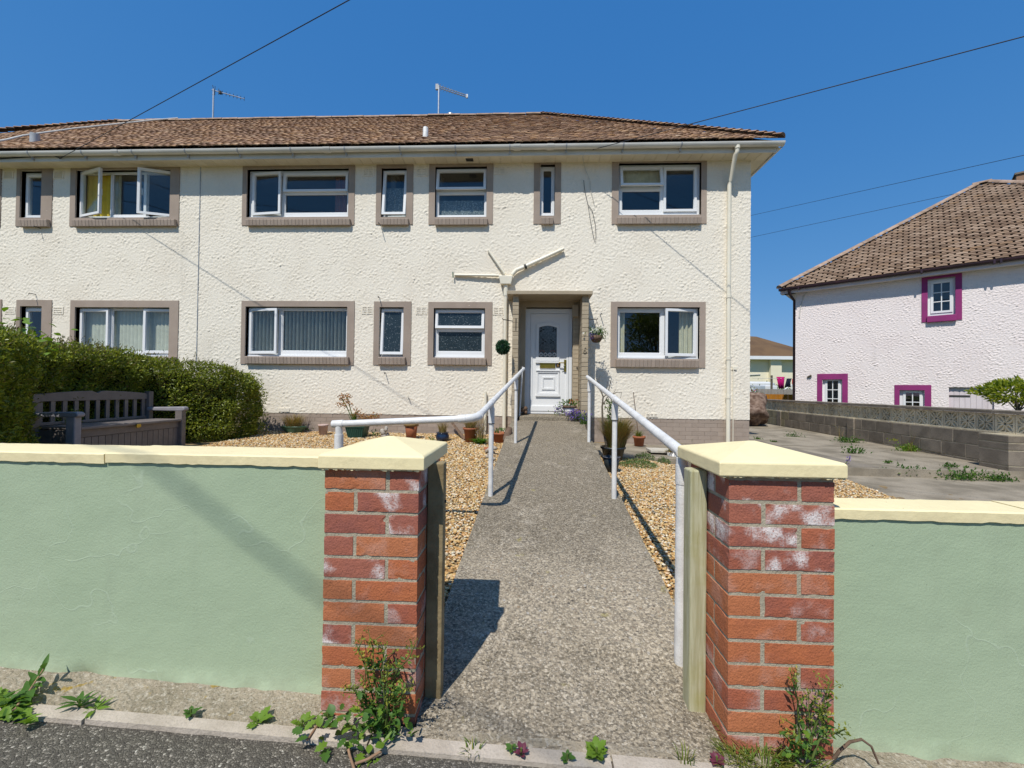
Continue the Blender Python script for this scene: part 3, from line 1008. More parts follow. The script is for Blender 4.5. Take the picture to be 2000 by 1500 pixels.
stones([(-4.9, -0.33, 5.1, 7.72, 2000, .009, .016, lambda x, y: x < path_l(y)),
        (-1.15, -0.36, 1.72, 5.1, 4200, .0065, .0125, lambda x, y: x < path_l(y) + .01),
        (0.72, 1.9, 1.72, 6.2, 4000, .0065, .0125, lambda x, y: x > path_r(y) - .01),
        (1.9, 4.35, 3.6, 6.22, 2200, .008, .014, lambda x, y: x < 4.25 - (5.9 - y) * 0.18 + .06)])
# ================================================================== the cream house
ZS = 5.33            # soffit level
ZP = 0.622           # top of the plinth
house = thing('house', (-5.6, D, 0.0), 'long cream roughcast house with brown tiled hip roof and taupe window surrounds', 'house')


def rx(px, py, Y=D):
    return P(px, py, Y).x


def rz_(px, py, Y=D):
    return P(px, py, Y).z


def rect(x0, x1, y0, y1, Y=D):
    """pixel rectangle -> (X0, X1, Z0, Z1) on plane Y; y0 is the upper edge"""
    ym, xm = (y0 + y1) / 2, (x0 + x1) / 2
    return (rx(x0, ym, Y), rx(x1, ym, Y), rz_(xm, y1, Y), rz_(xm, y0, Y))


REC = 0.075                        # frame face is recessed this far
WINDOWS = [
    # trim, frame, sill, cells (x0,x1,y0,y1,kind,angle), extras
    dict(trim=(-40, 3, 323, 445), frame=None),
    dict(trim=(33, 103, 324, 442), frame=(50, 90, 338, 428), sill=(36, 92, 428, 442), cells=[(51.5, 88.5, 341, 425, 'side_r', 0)], lab='narrow upper window beside the open casements'),
    dict(trim=(138, 351, 322.5, 442), frame=(157, 339, 336, 428), sill=(141, 341, 428, 441), cells=[(157, 216, 336, 424, 'side_l', 17), (219, 281, 339, 420, 'fix', 0), (282, 339, 336, 424, 'side_r', 19)], curtain='yellow'),
    dict(trim=(474, 693, 319, 440), frame=(488, 684, 334, 427), sill=(480, 683, 427, 439.5), cells=[(493, 552, 338, 420, 'side_l', 6), (554, 680, 338, 375, 'top', 3), (556, 679, 379, 416, 'fix', 0)], curtain='red'),
    dict(trim=(735, 807, 317.5, 438.5), frame=(748, 796, 333, 427), sill=(743, 797, 426, 438.5), cells=[(749, 795, 334.5, 423, 'top', 6)], net=True),
    dict(trim=(838, 963, 315, 438.5), frame=(852, 951, 330, 427), sill=(849, 952, 426, 438.5), cells=[(853, 950, 331, 373, 'top', 8), (856, 947, 379, 421, 'fix', 0)], net=True),
    dict(trim=(1042.5, 1095.5, 313, 437.5), frame=(1055, 1083, 326, 424.5), sill=(1057, 1081, 424, 437), cells=[(1060, 1078, 332, 417, 'fix', 0)]),
    dict(trim=(1195, 1380, 309.5, 437.5), frame=(1207, 1366, 322.5, 423), sill=(1206, 1370, 423, 436.5), cells=[(1211, 1294, 326, 367, 'top', 12), (1214, 1290, 372, 411, 'fix', 0), (1296, 1361, 326, 413, 'side_r', 0)], curtain='cream'),
    dict(trim=(-40, 3, 585, 711), frame=None),
    dict(trim=(32, 101, 586, 711), frame=(49, 90, 600, 696), sill=(36, 92, 696, 711), cells=[(50.5, 88.5, 603, 693, 'side_r', 0)]),
    dict(trim=(137.5, 348.5, 587, 711.5), frame=(155, 337, 602, 696), sill=(141, 340, 696, 711), cells=[(156, 214, 604, 690, 'side_l', 3), (219, 279, 605, 687, 'fix', 0), (282, 336, 604, 690, 'side_r', 3)], blind='closed'),
    dict(trim=(471.5, 692, 588, 712), frame=(485, 681, 601, 697), sill=(478, 680, 696, 711), cells=[(487, 545, 603, 691, 'side_l', 7), (551, 677, 606, 686, 'fix', 0)], blind='open'),
    dict(trim=(730, 803, 589, 713), frame=(744, 790, 602, 697), sill=(738, 791, 697, 712), cells=[(745, 789, 604, 693, 'top', 4)], obscure=True),
    dict(trim=(836, 961, 590, 713), frame=(849, 947.5, 604, 699), sill=(846, 949, 698, 712.5), cells=[(851, 946, 606, 642, 'top', 6), (855, 942, 647, 687, 'fix', 0)], obscure=True),
    dict(trim=(1192.5, 1377.5, 589.6, 717.5), frame=(1204, 1363, 602, 701), sill=(1203.5, 1365, 701, 717.5), cells=[(1209, 1290, 609, 690, 'fix', 0), (1296, 1360, 604, 696, 'side_r', 8)], curtain='wide'),
]

# --- openings
openings = []
for w in WINDOWS:
    if w['frame']:
        t = rect(*w['trim'])
        f = rect(*w['frame'], Y=D + REC)
        w['T'], w['F'] = t, f
        w['O'] = (f[0] - .004, f[1] + .004, f[2] - .004, f[3] + .004)
        openings.append(w['O'])
    else:
        w['T'] = rect(*w['trim'])
DO = (rx(1025.5, 700, 7.80), rx(1117.5, 700, 7.80), .55, rz_(1071, 601.5, 7.80))
openings.append(DO)

# --- the roughcast front: a real relief, 2 cm grid
XL = -11.3
step = 0.016
nx_, nz_ = int((XR - XL) / step), int((ZS + .03 - ZP) / step)


def band_noise(nz, nx, step, lo, hi, seed, ax=1.0, az=1.0):
    r = np.random.default_rng(seed)
    a = np.fft.rfft2(r.normal(size=(nz, nx)))
    fz = np.fft.fftfreq(nz, step)[:, None] * az
    fx = np.fft.rfftfreq(nx, step)[None, :] * ax
    f = np.sqrt(fz ** 2 + fx ** 2) + 1e-9
    filt = np.exp(-((np.log(f) - math.log((1 / lo * 1 / hi) ** .5)) / (0.5 * math.log(hi / lo))) ** 2)
    h = np.fft.irfft2(a * filt, s=(nz, nx))
    return h / h.std()


def relief_sheet(name, x0, x1, z0, z1, origin, ex, ez, en, holes, mat, parent, seed, amp=0.0029):
    """sheet spanned by unit vectors ex, ez; relief along en"""
    nx, nz = int((x1 - x0) / step), int((z1 - z0) / step)
    xs, zs = np.linspace(x0, x1, nx + 1), np.linspace(z0, z1, nz + 1)
    h = band_noise(nz + 1, nx + 1, step, .032, .18, seed, 1.2, .85) * (1 + .35 * band_noise(nz + 1, nx + 1, step, .3, 1.2, seed + 5))
    h2 = band_noise(nz + 1, nx + 1, step, .033, .05, seed + 1, 1.3, .8)
    h = np.maximum(h, -1.0) * amp + h2 * amp * .5
    X, Z = np.meshgrid(xs, zs)
    o, ex, ez, en = (np.array(q, float) for q in (origin, ex, ez, en))
    v = o + X[..., None] * ex + Z[..., None] * ez + h[..., None] * en
    ii, jj = np.meshgrid(np.arange(nx), np.arange(nz))
    cx, cz = (xs[:-1] + xs[1:]) / 2, (zs[:-1] + zs[1:]) / 2
    CX, CZ = np.meshgrid(cx, cz)
    keep = np.ones_like(CX, bool)
    for (a, b, c, d) in holes:
        keep &= ~((CX > a) & (CX < b) & (CZ > c) & (CZ < d))
    i, j = ii[keep], jj[keep]
    a = j * (nx + 1) + i
    f = np.stack([a, a + 1, a + nx + 2, a + nx + 1], 1)
    return fast_mesh(name, v.reshape(-1, 3), f, mat, parent, smooth=True)


relief_sheet('wall', XL, XR, ZP, ZS + .03, (0, D, 0), (1, 0, 0), (0, 0, 1), (0, -1, 0), openings, MT['roughcast_cream'], house, 11)
# gable end, back and the part of the front outside the picture, and the rooms behind the windows
mb = MB()
mb.box(XR - .25, XR - .003, D + .003, 15.2, ZP + .002, ZS + .02)
mb.box(XR - .25, XR - .003, D + .202, 15.2, -.3, ZP + .002)
mb.box(-15.6, XR - .25, 14.95, 15.2, -.3, ZS + .02)
mb.box(-15.6, -15.35, D, 14.95, -.3, ZS + .02)
mb.box(-15.35, XL, D, D + .25, -.3, ZS + .02)
mb.build('side_wall', MT['roughcast_cream'], house)
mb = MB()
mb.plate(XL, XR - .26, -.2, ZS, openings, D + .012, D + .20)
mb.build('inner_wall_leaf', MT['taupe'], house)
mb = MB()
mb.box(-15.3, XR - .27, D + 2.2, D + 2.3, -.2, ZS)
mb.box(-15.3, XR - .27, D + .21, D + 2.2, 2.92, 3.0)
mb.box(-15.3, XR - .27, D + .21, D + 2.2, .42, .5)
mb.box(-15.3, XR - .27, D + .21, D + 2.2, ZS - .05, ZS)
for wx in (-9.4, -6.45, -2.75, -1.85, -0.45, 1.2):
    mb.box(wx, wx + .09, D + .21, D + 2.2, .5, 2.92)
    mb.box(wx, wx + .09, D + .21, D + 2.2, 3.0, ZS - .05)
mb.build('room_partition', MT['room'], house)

# --- plinth of painted bricks
plinth = MB().box(XL, XR - .002, D + .012, D + .2, -.3, ZP - .004).build('plinth', MT['taupe'], house)
bm_full = brick_mesh('painted_brick', .2235, .03, .0728, MT['taupe'], .0018)
course = 0
z = ZP - .0375
while z > 0.05:
    x0_ = XR - .0015 - (0.1125 if course % 2 else 0.2255)
    first = True
    while x0_ > -6.2:
        w_ = (.111 if (course % 2 and first) else .2235)
        cx = x0_ + w_ / 2
        if not (0.0 < cx < 0.95) and gz(cx, D) - .08 < z:
            inst('brick', bm_full, plinth, (cx, D + .0225 + random.uniform(-.0015, .0015), z), (0, 0, 0), (w_ / .2235, 1, 1))
        x0_ -= .2255
        first = False
    z -= .075
    course += 1

# --- window surrounds, sills, windows
sill_brick = brick_mesh('sill_brick', .0668, .15, .082, MT['taupe'], .005)


def make_window(w):
    T = w['T']
    if not w['frame']:
        MB().plate(T[0], T[1], T[2], T[3], [], D - .014, D + .02).build('window_surround', MT['taupe'], house)
        return
    O, F = w['O'], w['F']
    MB().plate(T[0], T[1], T[2], T[3], [O], D - .014, D + REC + .03).build('window_surround', MT['taupe'], house)
    # sill of bricks on edge
    S = rect(*w['sill'], Y=D - .07)
    sx0, sx1 = S[0], S[1]
    sill = MB().box(sx0 + .004, sx1 - .004, D - .062, D + REC - .006, S[2] + .006, S[3] - .004).build('window_sill', MT['taupe'], house)
    n = max(2, round((sx1 - sx0) / .0685))
    pitch = (sx1 - sx0) / n
    for k in range(n):
        inst('brick', sill_brick, sill, (sx0 + pitch * (k + .5), D - .004, (S[2] + S[3]) / 2), (math.radians(7), 0, 0), (pitch / .0685, 1, (S[3] - S[2]) / .088))
    # frame
    y0 = D + REC
    cells = []
    for c in w['cells']:
        r = rect(*c[:4], Y=y0 if c[4] == 'fix' else y0 - .02)
        cells.append((r, c[4], c[5]))
    holes = []
    for r, kind, ang in cells:
        if kind == 'fix':
            holes.append(r)
        else:
            holes.append((max(r[0] + .022, F[0] + .03), min(r[1] - .022, F[1] - .03), max(r[2] + .022, F[2] + .03), min(r[3] - .022, F[3] - .03)))
    win = MB().plate(F[0], F[1], F[2], F[3], holes, y0, y0 + .06).build('window', MT['upvc'], house)
    gm = MT['obscure'] if w.get('obscure') else MT['glass']
    # bottom nosing of the frame
    MB().box(F[0] + .004, F[1] - .004, y0 - .028, y0 + .002, F[2] + .002, F[2] + .026).build('frame_sill', MT['upvc'], win)
    for r, kind, ang in cells:
        if kind == 'fix':
            MB().box(r[0], r[1], y0 + .026, y0 + .040, r[2], r[3]).build('pane', gm, win)
            MB().plate(r[0], r[1], r[2], r[3], [(r[0] + .013, r[1] - .013, r[2] + .013, r[3] - .013)], y0 + .012, y0 + .025).build('glazing_bead', MT['upvc'], win)
            continue
        b = .052
        hole = (r[0] + b, r[1] - b, r[2] + b, r[3] - b)
        sm, pm = MB(), MB()
        sm.plate(r[0], r[1], r[2], r[3], [(hole[0] - .008, hole[1] + .008, hole[2] - .008, hole[3] + .008)], y0 - .024, y0 - .008)
        sm.plate(r[0] + .008, r[1] - .008, r[2] + .008, r[3] - .008, [hole], y0 - .008, y0 + .022)
        pm.box(hole[0], hole[1], y0 - .002, y0 + .012, hole[2], hole[3])
        if kind == 'top':
            piv, ax, sg = Vector(((r[0] + r[1]) / 2, y0 - .002, r[3])), 'X', -1
        elif kind == 'side_l':
            piv, ax, sg = Vector((r[0], y0 - .002, r[2])), 'Z', -1
        else:
            piv, ax, sg = Vector((r[1], y0 - .002, r[2])), 'Z', 1
        m = Matrix.Translation(piv) @ Matrix.Rotation(math.radians(ang * sg), 4, ax) @ Matrix.Translation(-piv)
        sm.xf(m)
        pm.xf(m)
        sm.build('sash', MT['upvc'], win, bevel=.004)
        pm.build('pane', gm, win)
        if ang > 10:
            if kind.startswith('side'):
                hx = r[1] - .06 if kind == 'side_l' else r[0] + .06
                hm = MB().box(hx - .008, hx + .008, y0 + .024, y0 + .05, (r[2] + r[3]) / 2 - .06, (r[2] + r[3]) / 2 + .06)
                hm.xf(m).build('handle', MT['upvc'], win)
            bx0, bx1 = (r[0] + .06, r[1] - .06)
    # trickle vents on the tops of the bedroom windows
    return win


wins = [make_window(w) for w in WINDOWS]

# trickle vents: thin dark slots
for (a, b, y) in ((595, 640, 339), (1228, 1276, 330), (1302, 1351, 329.5)):
    r = rect(a, b, y - 1.3, y + 1.3, Y=D + REC - .003)
    MB().box(r[0], r[1], D + REC - .006, D + REC + .004, r[2], r[3]).build('trickle_vent', MT['iron'], house)

# --- air bricks
vent_mb = MB()
vw, vh = .225, .15


def air_brick(px, py, cols=2, rows=5, w=.215, h=.145, mat='roughcast_cream', y=D - .012):
    c = P(px, py, D)
    holes = []
    cw = (w - .02) / cols
    rh = (h - .02) / rows
    for i in range(cols):
        for j in range(rows):
            holes.append((c.x - w / 2 + .01 + i * cw + .012, c.x - w / 2 + .01 + (i + 1) * cw - .012, c.z - h / 2 + .01 + j * rh + rh * .24, c.z - h / 2 + .01 + (j + 1) * rh - rh * .24))
    o = MB().plate(c.x - w / 2, c.x + w / 2, c.z - h / 2, c.z + h / 2, holes, y, y + .02).build('air_vent', MT[mat], house)
    MB().box(c.x - w / 2 + .01, c.x + w / 2 - .01, y + .021, y + .024, c.z - h / 2 + .01, c.z + h / 2 - .01).build('vent_recess', MT['dark_gap'], o)


for (px, py) in ((17, 342), (115, 342), (720, 337), (824.5, 337), (976, 333.5)):
    air_brick(px, py, 2 if px > 200 else 1, 4 if px > 200 else 7)
for (px, py) in ((20, 606), (114, 607), (717.5, 606), (823, 607), (974, 607.5)):
    air_brick(px, py, 2 if px > 200 else 1, 4 if px > 200 else 3, mat='roughcast_cream', y=D - .008)
air_brick(555, 800.5, 7, 1, .21, .07)
air_brick(1273, 811, 3, 2, .215, .07)

# fine vertical expansion joint between the two halves
jx = rx(389, 480)
MB().box(jx - .004, jx + .004, D - .013, D + .01, ZP, ZS).build('expansion_joint', MT['vent_grey'], house)

# --- eaves: soffit boards, fascia, gutter
YF = D - .27
XF = XR + .27
x = -11.2
sof = unit_mesh('soffit_board', MB().box(-.0965, .0965, -.135, .135, -.006, .006), MT['soffit'])
eaves = MB().box(-15.9, XF - .02, YF + .003, D + .02, ZS + .008, ZS + .02).build('soffit', MT['soffit'], house)
while x < XR + .1:
    inst('board', sof, eaves, (x + .1, (YF + D) / 2, ZS), (0, 0, 0), (1, 1, 1))
    x += .2
# gable side soffit
MB().box(XR, XF - .002, D + .003, 15.4, ZS - .004, ZS + .012).build('gable_soffit', MT['soffit'], house)
fas = MB()
fas.box(-15.9, XF, YF - .02, YF, ZS - .022, ZS + .14)
fas.box(XF, XF + .02, YF - .02, 15.5, ZS - .022, ZS + .14)
fas.build('fascia', MT['gutter'], house)
ZG = ZS + .115
gut = MB()
prof = [(math.cos(math.pi + math.pi * k / 10) * .056, math.sin(math.pi + math.pi * k / 10) * .068) for k in range(11)]
inner = [(a * .9, b * .9) for a, b in prof][::-1]
poly = prof + inner
gut.prism([(YF - .082 + a, ZG + b) for a, b in poly], 'x', -15.9, XF + .10)
# returns along the gable side
gut.prism([(XF + .082 + a, ZG - .002 + b) for a, b in poly], 'y', YF - .02, 15.5)
gut.build('gutter', MT['gutter'], house, bevel=0)
for px in (60, 164, 262, 365, 467, 570, 675, 782, 890, 996, 1106, 1217, 1330):
    X = rx(px, 285, YF - .08)
    pr = [(math.cos(math.pi + math.pi * k / 8) * .062, math.sin(math.pi + math.pi * k / 8) * .074) for k in range(9)]
    m = MB().prism([(YF - .082 + a, ZG + b) for a, b in pr] + [(YF - .082 + .055, ZG + .0), (YF - .082 - .055, ZG + .0)], 'x', X - .012, X + .012)
    m.box(X - .01, X + .01, YF - .06, YF - .021, ZG - .12, ZG - .02)
    m.build('gutter_bracket', MT['vent_grey'], house)
for px in (229, 640, 1010, 1075):
    X = rx(px, 285, YF - .08)
    pr = [(math.cos(math.pi + math.pi * k / 8) * .066, math.sin(math.pi + math.pi * k / 8) * .079) for k in range(9)]
    MB().prism([(YF - .082 + a, ZG + b) for a, b in pr], 'x', X - .06, X + .06).build('gutter_joint', MT['gutter'], house)
# downpipe at the right corner
dx0 = rx(1440, 285, YF - .08)
dx1 = rx(1421.5, 420)
mb = MB()
mb.tube([(dx0, YF - .08, ZG - .03), (dx0, YF - .08, ZG - .15), (dx0 - .02, YF - .06, ZG - .19), (dx1 + .01, D - .065, ZG - .52), (dx1, D - .055, ZG - .60), (dx1, D - .055, 0.07)], .036, 14)
mb.tube([(dx0, YF - .08, ZG - .05), (dx0, YF - .08, ZG - .10)], .046, 14)
mb.build('downpipe', MT['downpipe'], house)
for py in (580, 700, 775):
    zc = rz_(1420, py)
    MB().tube([(dx1, D - .055, zc - .03), (dx1, D - .055, zc + .03)], .043, 14).build('pipe_collar', MT['downpipe'], house)
px_ = rx(1431, 760)
MB().tube([(px_, D - .02, rz_(1431, 718)), (px_, D - .02, .10)], .008, 8).build('thin_pipe', MT['downpipe'], house)
MB().box(px_ - .02, px_ + .06, D - .02, D, rz_(1431, 722), rz_(1431, 716)).build('cable_box', MT['downpipe'], house)

# --- roof
R = 4.07
YE, XE = YF - .10, XF + .06
ZE = ZS + .15
ZRG = 8.63
run = R
pitch_a = math.atan2(ZRG - ZE, run)
XA, XB = -11.87, XE - R                 # ridge ends
YR = YE + run
XW = XA - R                             # left eave
roof = MB()
yb = YR + run
v = [(XW, YE, ZE - .03), (XE, YE, ZE - .03), (XE, yb, ZE - .03), (XW, yb, ZE - .03), (XA, YR, ZRG - .03), (XB, YR, ZRG - .03)]
roof.add(v, [(0, 1, 5, 4), (1, 2, 5), (2, 3, 4, 5), (3, 0, 4), (0, 3, 2, 1)])
roof = roof.build('roof', MT['roof_under'], house)
tile_p, gauge = .142, .092
slope_len = math.hypot(run, ZRG - ZE)
ny = int(slope_len / gauge)
ca, sa = math.cos(pitch_a), math.sin(pitch_a)


def tile_unit(mat, name):
    """a plain clay tile, slightly cambered; local x across, y up the slope, z off the roof"""
    mb = MB()
    w, l, th = .138, .15, .014
    xs_ = [-w / 2, -w / 6, w / 6, w / 2]
    zc = [-.003, .003, .003, -.003]
    vs = []
    for y in (0, l):
        for k in range(4):
            vs.append((xs_[k], y, zc[k]))
        for k in range(4):
            vs.append((xs_[k], y, zc[k] + th))
    fs = []
    for k in range(3):
        fs += [(4 + k, 5 + k, 13 + k, 12 + k), (k + 1, k, 8 + k, 9 + k), (k, k + 1, 5 + k, 4 + k)]
    fs += [(0, 4, 12, 8), (7, 3, 11, 15)]
    mb.add(vs, fs)
    return unit_mesh(name, mb, mat), np.array(vs), fs


tile_me, tile_v, tile_f = tile_unit(MT['tile_brown'], 'roof_tile')
tile_f4 = np.array(tile_f)


def lay_tiles(parent, mesh, tv, tf, mat, origin, ex, es, en, width, ny, gauge, pitch, span, n_single, rows_single, test_single, jit=1.0):
    """rows of tiles on a slope; span(s) -> (x0, x1) along ex at distance s up the slope"""
    ex, es, en = (Vector(q) for q in (ex, es, en))
    rot = Matrix((ex, es, en)).transposed()
    big_v = []
    count = 0
    for j in range(ny):
        s = j * gauge
        a, b = span(s + gauge * .5)
        off = (j % 2) * pitch / 2
        k0 = math.floor((a - off) / pitch)
        x = off + k0 * pitch
        while x < b:
            if x + pitch * .35 > a and x < b:
                lift = .008 + random.uniform(0, .011) * jit
                tl = math.radians(random.uniform(3, 6.5))
                yaw = random.uniform(-.035, .035) * jit
                loc = Vector(origin) + ex * (x + random.uniform(-.008, .008)) + es * (s + random.uniform(-.012, .012)) + en * lift
                m = rot.to_4x4() @ Matrix.Rotation(yaw, 4, 'Z') @ Matrix.Rotation(-tl * 0.9, 4, 'X')
                if j in rows_single and count < n_single and test_single(x):
                    o = bpy.data.objects.new('tile', mesh)
                    COL.objects.link(o)
                    o.parent = parent
                    m2 = m.copy()
                    m2.translation = loc - root_loc(parent)
                    o.matrix_local = m2
                    count += 1
                else:
                    r = np.array(m.to_3x3())
                    big_v.append(tv @ r.T + np.array(loc))
            x += pitch * random.uniform(.93, 1.07)
    n = len(big_v)
    vv = np.concatenate(big_v)
    k = len(tv)
    ff = (tf[None] + (np.arange(n) * k)[:, None, None]).reshape(-1, 4)
    fast_mesh('tiles', vv, ff, mat, parent, kind='stuff')


lay_tiles(roof, tile_me, tile_v, tile_f4, MT['tile_brown'], (0, YE - .03, ZE), (1, 0, 0), (0, ca, sa), (0, -sa, ca), 0, ny, gauge, tile_p,
          lambda s: (max(XW + s * ca, -12.6), XE - s * ca), 298, (0, 1, 2), lambda x: -10.2 < x < XE + .3)

# hip bonnets, saw-toothed, and ridge tiles
bon = MB()
n = 9
vs = []
for y in (0, .30):
    rr = .115 if y == 0 else .085
    for k in range(n):
        a = math.pi * (0.08 + .84 * k / (n - 1))
        vs.append((math.cos(a) * rr, y, math.sin(a) * rr * .55 - .015 + (.035 if y == 0 else 0)))
fs = [(k, k + 1, n + k + 1, n + k) for k in range(n - 1)]
bon.add(vs, fs, True)
bon.add(vs[:n], [tuple(range(n))])
bon_me = unit_mesh('hip_tile', bon, MT['tile_brown'])
for (x0, y0, x1) in ((XE, YE, XB), (XW, YE, XA)):
    a, b = Vector((x0, y0, ZE + .03)), Vector((x1, YR, ZRG + .03))
    dd = (b - a)
    L = dd.length
    dd.normalize()
    side = dd.cross(Vector((0, 0, 1))).normalized()
    nn = side.cross(dd)
    rot = Matrix((side, dd, nn)).transposed().to_4x4()
    s = 0
    while s < L - .1:
        o = bpy.data.objects.new('hip_tile', bon_me)
        COL.objects.link(o)
        o.parent = roof
        m = rot @ Matrix.Rotation(random.uniform(-.06, .06), 4, 'Y')
        m.translation = a + dd * s - root_loc(roof)
        o.matrix_local = m
        s += .15
rid = MB()
vs = []
for x in (0, .44):
    for k in range(n):
        a = math.pi * k / (n - 1)
        vs.append((x, math.cos(a) * .12, math.sin(a) * .085))
rid.add(vs, [(k + 1, k, n + k, n + k + 1) for k in range(n - 1)], True)
rid.add(vs[:n], [tuple(range(n))])
rid.add(vs[n:], [tuple(range(n))[::-1]])
rid_me = unit_mesh('ridge_tile', rid, MT['ridge'])
x = XA - .05
while x < XB:
    inst('ridge_tile', rid_me, roof, (x, YR, ZRG - .005 + random.uniform(-.008, .008)), (random.uniform(-.03, .03), random.uniform(-.01, .01), random.uniform(-.01, .01)))
    x += .45

# vent pipes on the roof, set where they break through the tiles


def roof_at(px, py):
    return PP(px, py, (0, YE, ZE), Vector((0, -sa, ca)))


p = roof_at(831, 272)
m = MB()
m.tube([p - Vector((0, 0, .1)), p + Vector((0, 0, .20)), p + Vector((0, 0, .225)), p + Vector((0, 0, .245))], [.052, .052, .045, .015], 14)
m.build('vent_pipe', MT['rail'], house)
m = MB()
m.add([p + Vector((-.14, -.15, -.06)), p + Vector((.14, -.15, -.06)), p + Vector((.14, .1, .135)), p + Vector((-.14, .1, .135))], [(0, 1, 2, 3)])
p = roof_at(68, 281)
m = MB()
m.tube([p - Vector((0, 0, .1)), p + Vector((0, 0, .2))], .075, 16)
m.build('vent_pipe', MT['vent_grey'], house)
MB().box(p.x - .28, p.x + .02, p.y - .12, p.y - .10, p.z - .09, p.z - .07).build('lead_flashing', MT['white_cable'], house)
p = P(880, 228, YR + .05)
m = MB().tube([p - Vector((0, 0, .15)), p + Vector((0, 0, .02)), p + Vector((0, 0, .07)), p + Vector((0, 0, .09))], [.07, .07, .085, .03], 12)
m.build('metal_cowl', MT['galv'], house)
# ================================================================== porch, door, pipes and fittings of the house
YP = 7.28                                        # front of the porch columns
# taupe facing either side of the door
CL0, CL1 = rx(1000, 700, YP), rx(1012, 700, YP)
CR0, CR1 = rx(1136, 700, YP), rx(1149, 700, YP)
MB().plate(CL0, CR1, .60, 2.755, [(DO[0], DO[1], .55, DO[3])], D - .02, D + .10).build('porch_back_wall', MT['porch_taupe'], house)
mb = MB().box(-.43, 1.041, 7.2, D - .022, 2.757, 2.822)
mb.build('porch_canopy', MT['porch_taupe'], house, bevel=.008)
col_brick = brick_mesh('column_brick', .103, .219, .068, MT['porch_taupe'], .005)
for (a, b) in ((CL0, CL1), (CR0, CR1)):
    core = MB().box(a + .006, b - .006, YP + .006, D - .021, .30, 2.756).build('porch_column', MT['porch_taupe'], house)
    w = b - a
    z, k = .66 - .0375 * 0, 0
    while z < 2.74:
        off = 0 if k % 2 else -.112
        for yy in (YP + .1105 + off, YP + .3355 + off, YP + .3355 + .225 + off):
            y0, y1 = max(yy - .1095, YP), min(yy + .1095, D - .024)
            if y1 - y0 < .04:
                continue
            inst('brick', col_brick, core, ((a + b) / 2 + random.uniform(-.0015, .0015), (y0 + y1) / 2 + random.uniform(-.002, .002), z),
                 (0, 0, random.uniform(-.01, .01)), (w / .103, (y1 - y0) / .219, 1))
        z += .075
        k += 1
# bricks of the reveal to the right of the door
bw = CR0 - DO[1]
core = MB().box(DO[1] + .004, CR0 - .002, D - .03, D - .0205, .62, 2.6).build('door_reveal', MT['porch_taupe'], house)
z = .69
k = 0
while z < 2.4:
    inst('brick', col_brick, core, ((DO[1] + CR0) / 2, D - .03 + random.uniform(-.002, .002), z), (0, 0, 0), ((bw - .012) / .103, .1, 1))
    z += .075
c = P(1123.5, 607, D - .08)
MB().box(c.x - .055, c.x + .06, D - .12, D - .04, c.z - .11, c.z + .11).build('porch_lamp', MT['porch_taupe'], house, bevel=.012)
hp = P(1127, 718, D - .04)
MB().tube([hp, hp + Vector((0, -.02, 0))], .014, 10).build('bell_push', MT['iron'], house)
# threshold step
mb = MB()
y0 = 7.36
mb.hexa([(-.20, y0, .30), (.86, y0, .30), (.86, 7.86, .30), (-.20, 7.86, .30)], [(-.20, y0 + .012, .652), (.80, y0 + .012, .652), (.86, 7.86, .665), (-.20, 7.86, .665)])
mb.build('door_step', MT['concrete'], house, bevel=.012)


def digit6(parent, mat, x, y, z, size, depth=.006):
    cu = bpy.data.curves.new('number', 'FONT')
    cu.body = '6'
    cu.align_x = 'CENTER'
    cu.align_y = 'CENTER'
    cu.size = size
    cu.extrude = depth / 2
    cu.bevel_depth = size * .012
    cu.materials.append(mat)
    tmp = bpy.data.objects.new('number', cu)
    COL.objects.link(tmp)
    dg = bpy.context.evaluated_depsgraph_get()
    me = bpy.data.meshes.new_from_object(tmp.evaluated_get(dg))
    bpy.data.objects.remove(tmp)
    o = bpy.data.objects.new('number', me)
    COL.objects.link(o)
    o.parent = parent
    o.location = Vector((x, y, z)) - root_loc(parent)
    o.rotation_euler = (math.pi / 2, 0, 0)
    return o


n = P(1142, 684, YP - .006)
digit6(house, MT['porch_taupe'], n.x, YP - .008, n.z, .15, .012)

# --- the door
YD = D + .09
fr = rect(1026, 1117, 603, 808, Y=YD)
leaf = rect(1035, 1111, 612, 803, Y=YD)
door = MB().box(leaf[0] + .002, leaf[1] - .002, YD + .018, YD + .06, leaf[2] + .002, leaf[3] - .002).build('door', MT['upvc'], house)
MB().plate(fr[0], fr[1], fr[2], fr[3], [leaf], YD, YD + .07).build('door_frame', MT['upvc'], door, bevel=.004)
l2 = (leaf[0] + .045, leaf[1] - .045, leaf[2] + .10, leaf[3] - .045)
mb = MB()
mb.plate(leaf[0] + .006, leaf[1] - .006, leaf[2] + .006, leaf[3] - .006, [l2], YD + .004, YD + .0182)
mb.build('leaf_frame', MT['upvc'], door, bevel=.004)


def arched(x0, x1, z0, z1, rise, n=14):
    pts = [(x0, z0), (x1, z0), (x1, z1 - rise)]
    for k in range(1, n):
        t = k / n
        pts.append((x1 + (x0 - x1) * t, z1 - rise + rise * math.sin(math.pi * t)))
    pts.append((x0, z1 - rise))
    return pts


def ring_prism(mb, outer, inner, y0, y1):
    n = len(outer)
    vs = [(p[0], y0, p[1]) for p in outer] + [(p[0], y0, p[1]) for p in inner] + [(p[0], y1, p[1]) for p in outer]
    fs = []
    for i in range(n):
        j = (i + 1) % n
        fs.append((i, j, n + j, n + i))
        fs.append((j, i, 2 * n + i, 2 * n + j))
    b = len(vs)
    vs += [(p[0], y1, p[1]) for p in inner]
    for i in range(n):
        j = (i + 1) % n
        fs.append((n + i, n + j, b + j, b + i))
    mb.add(vs, fs)


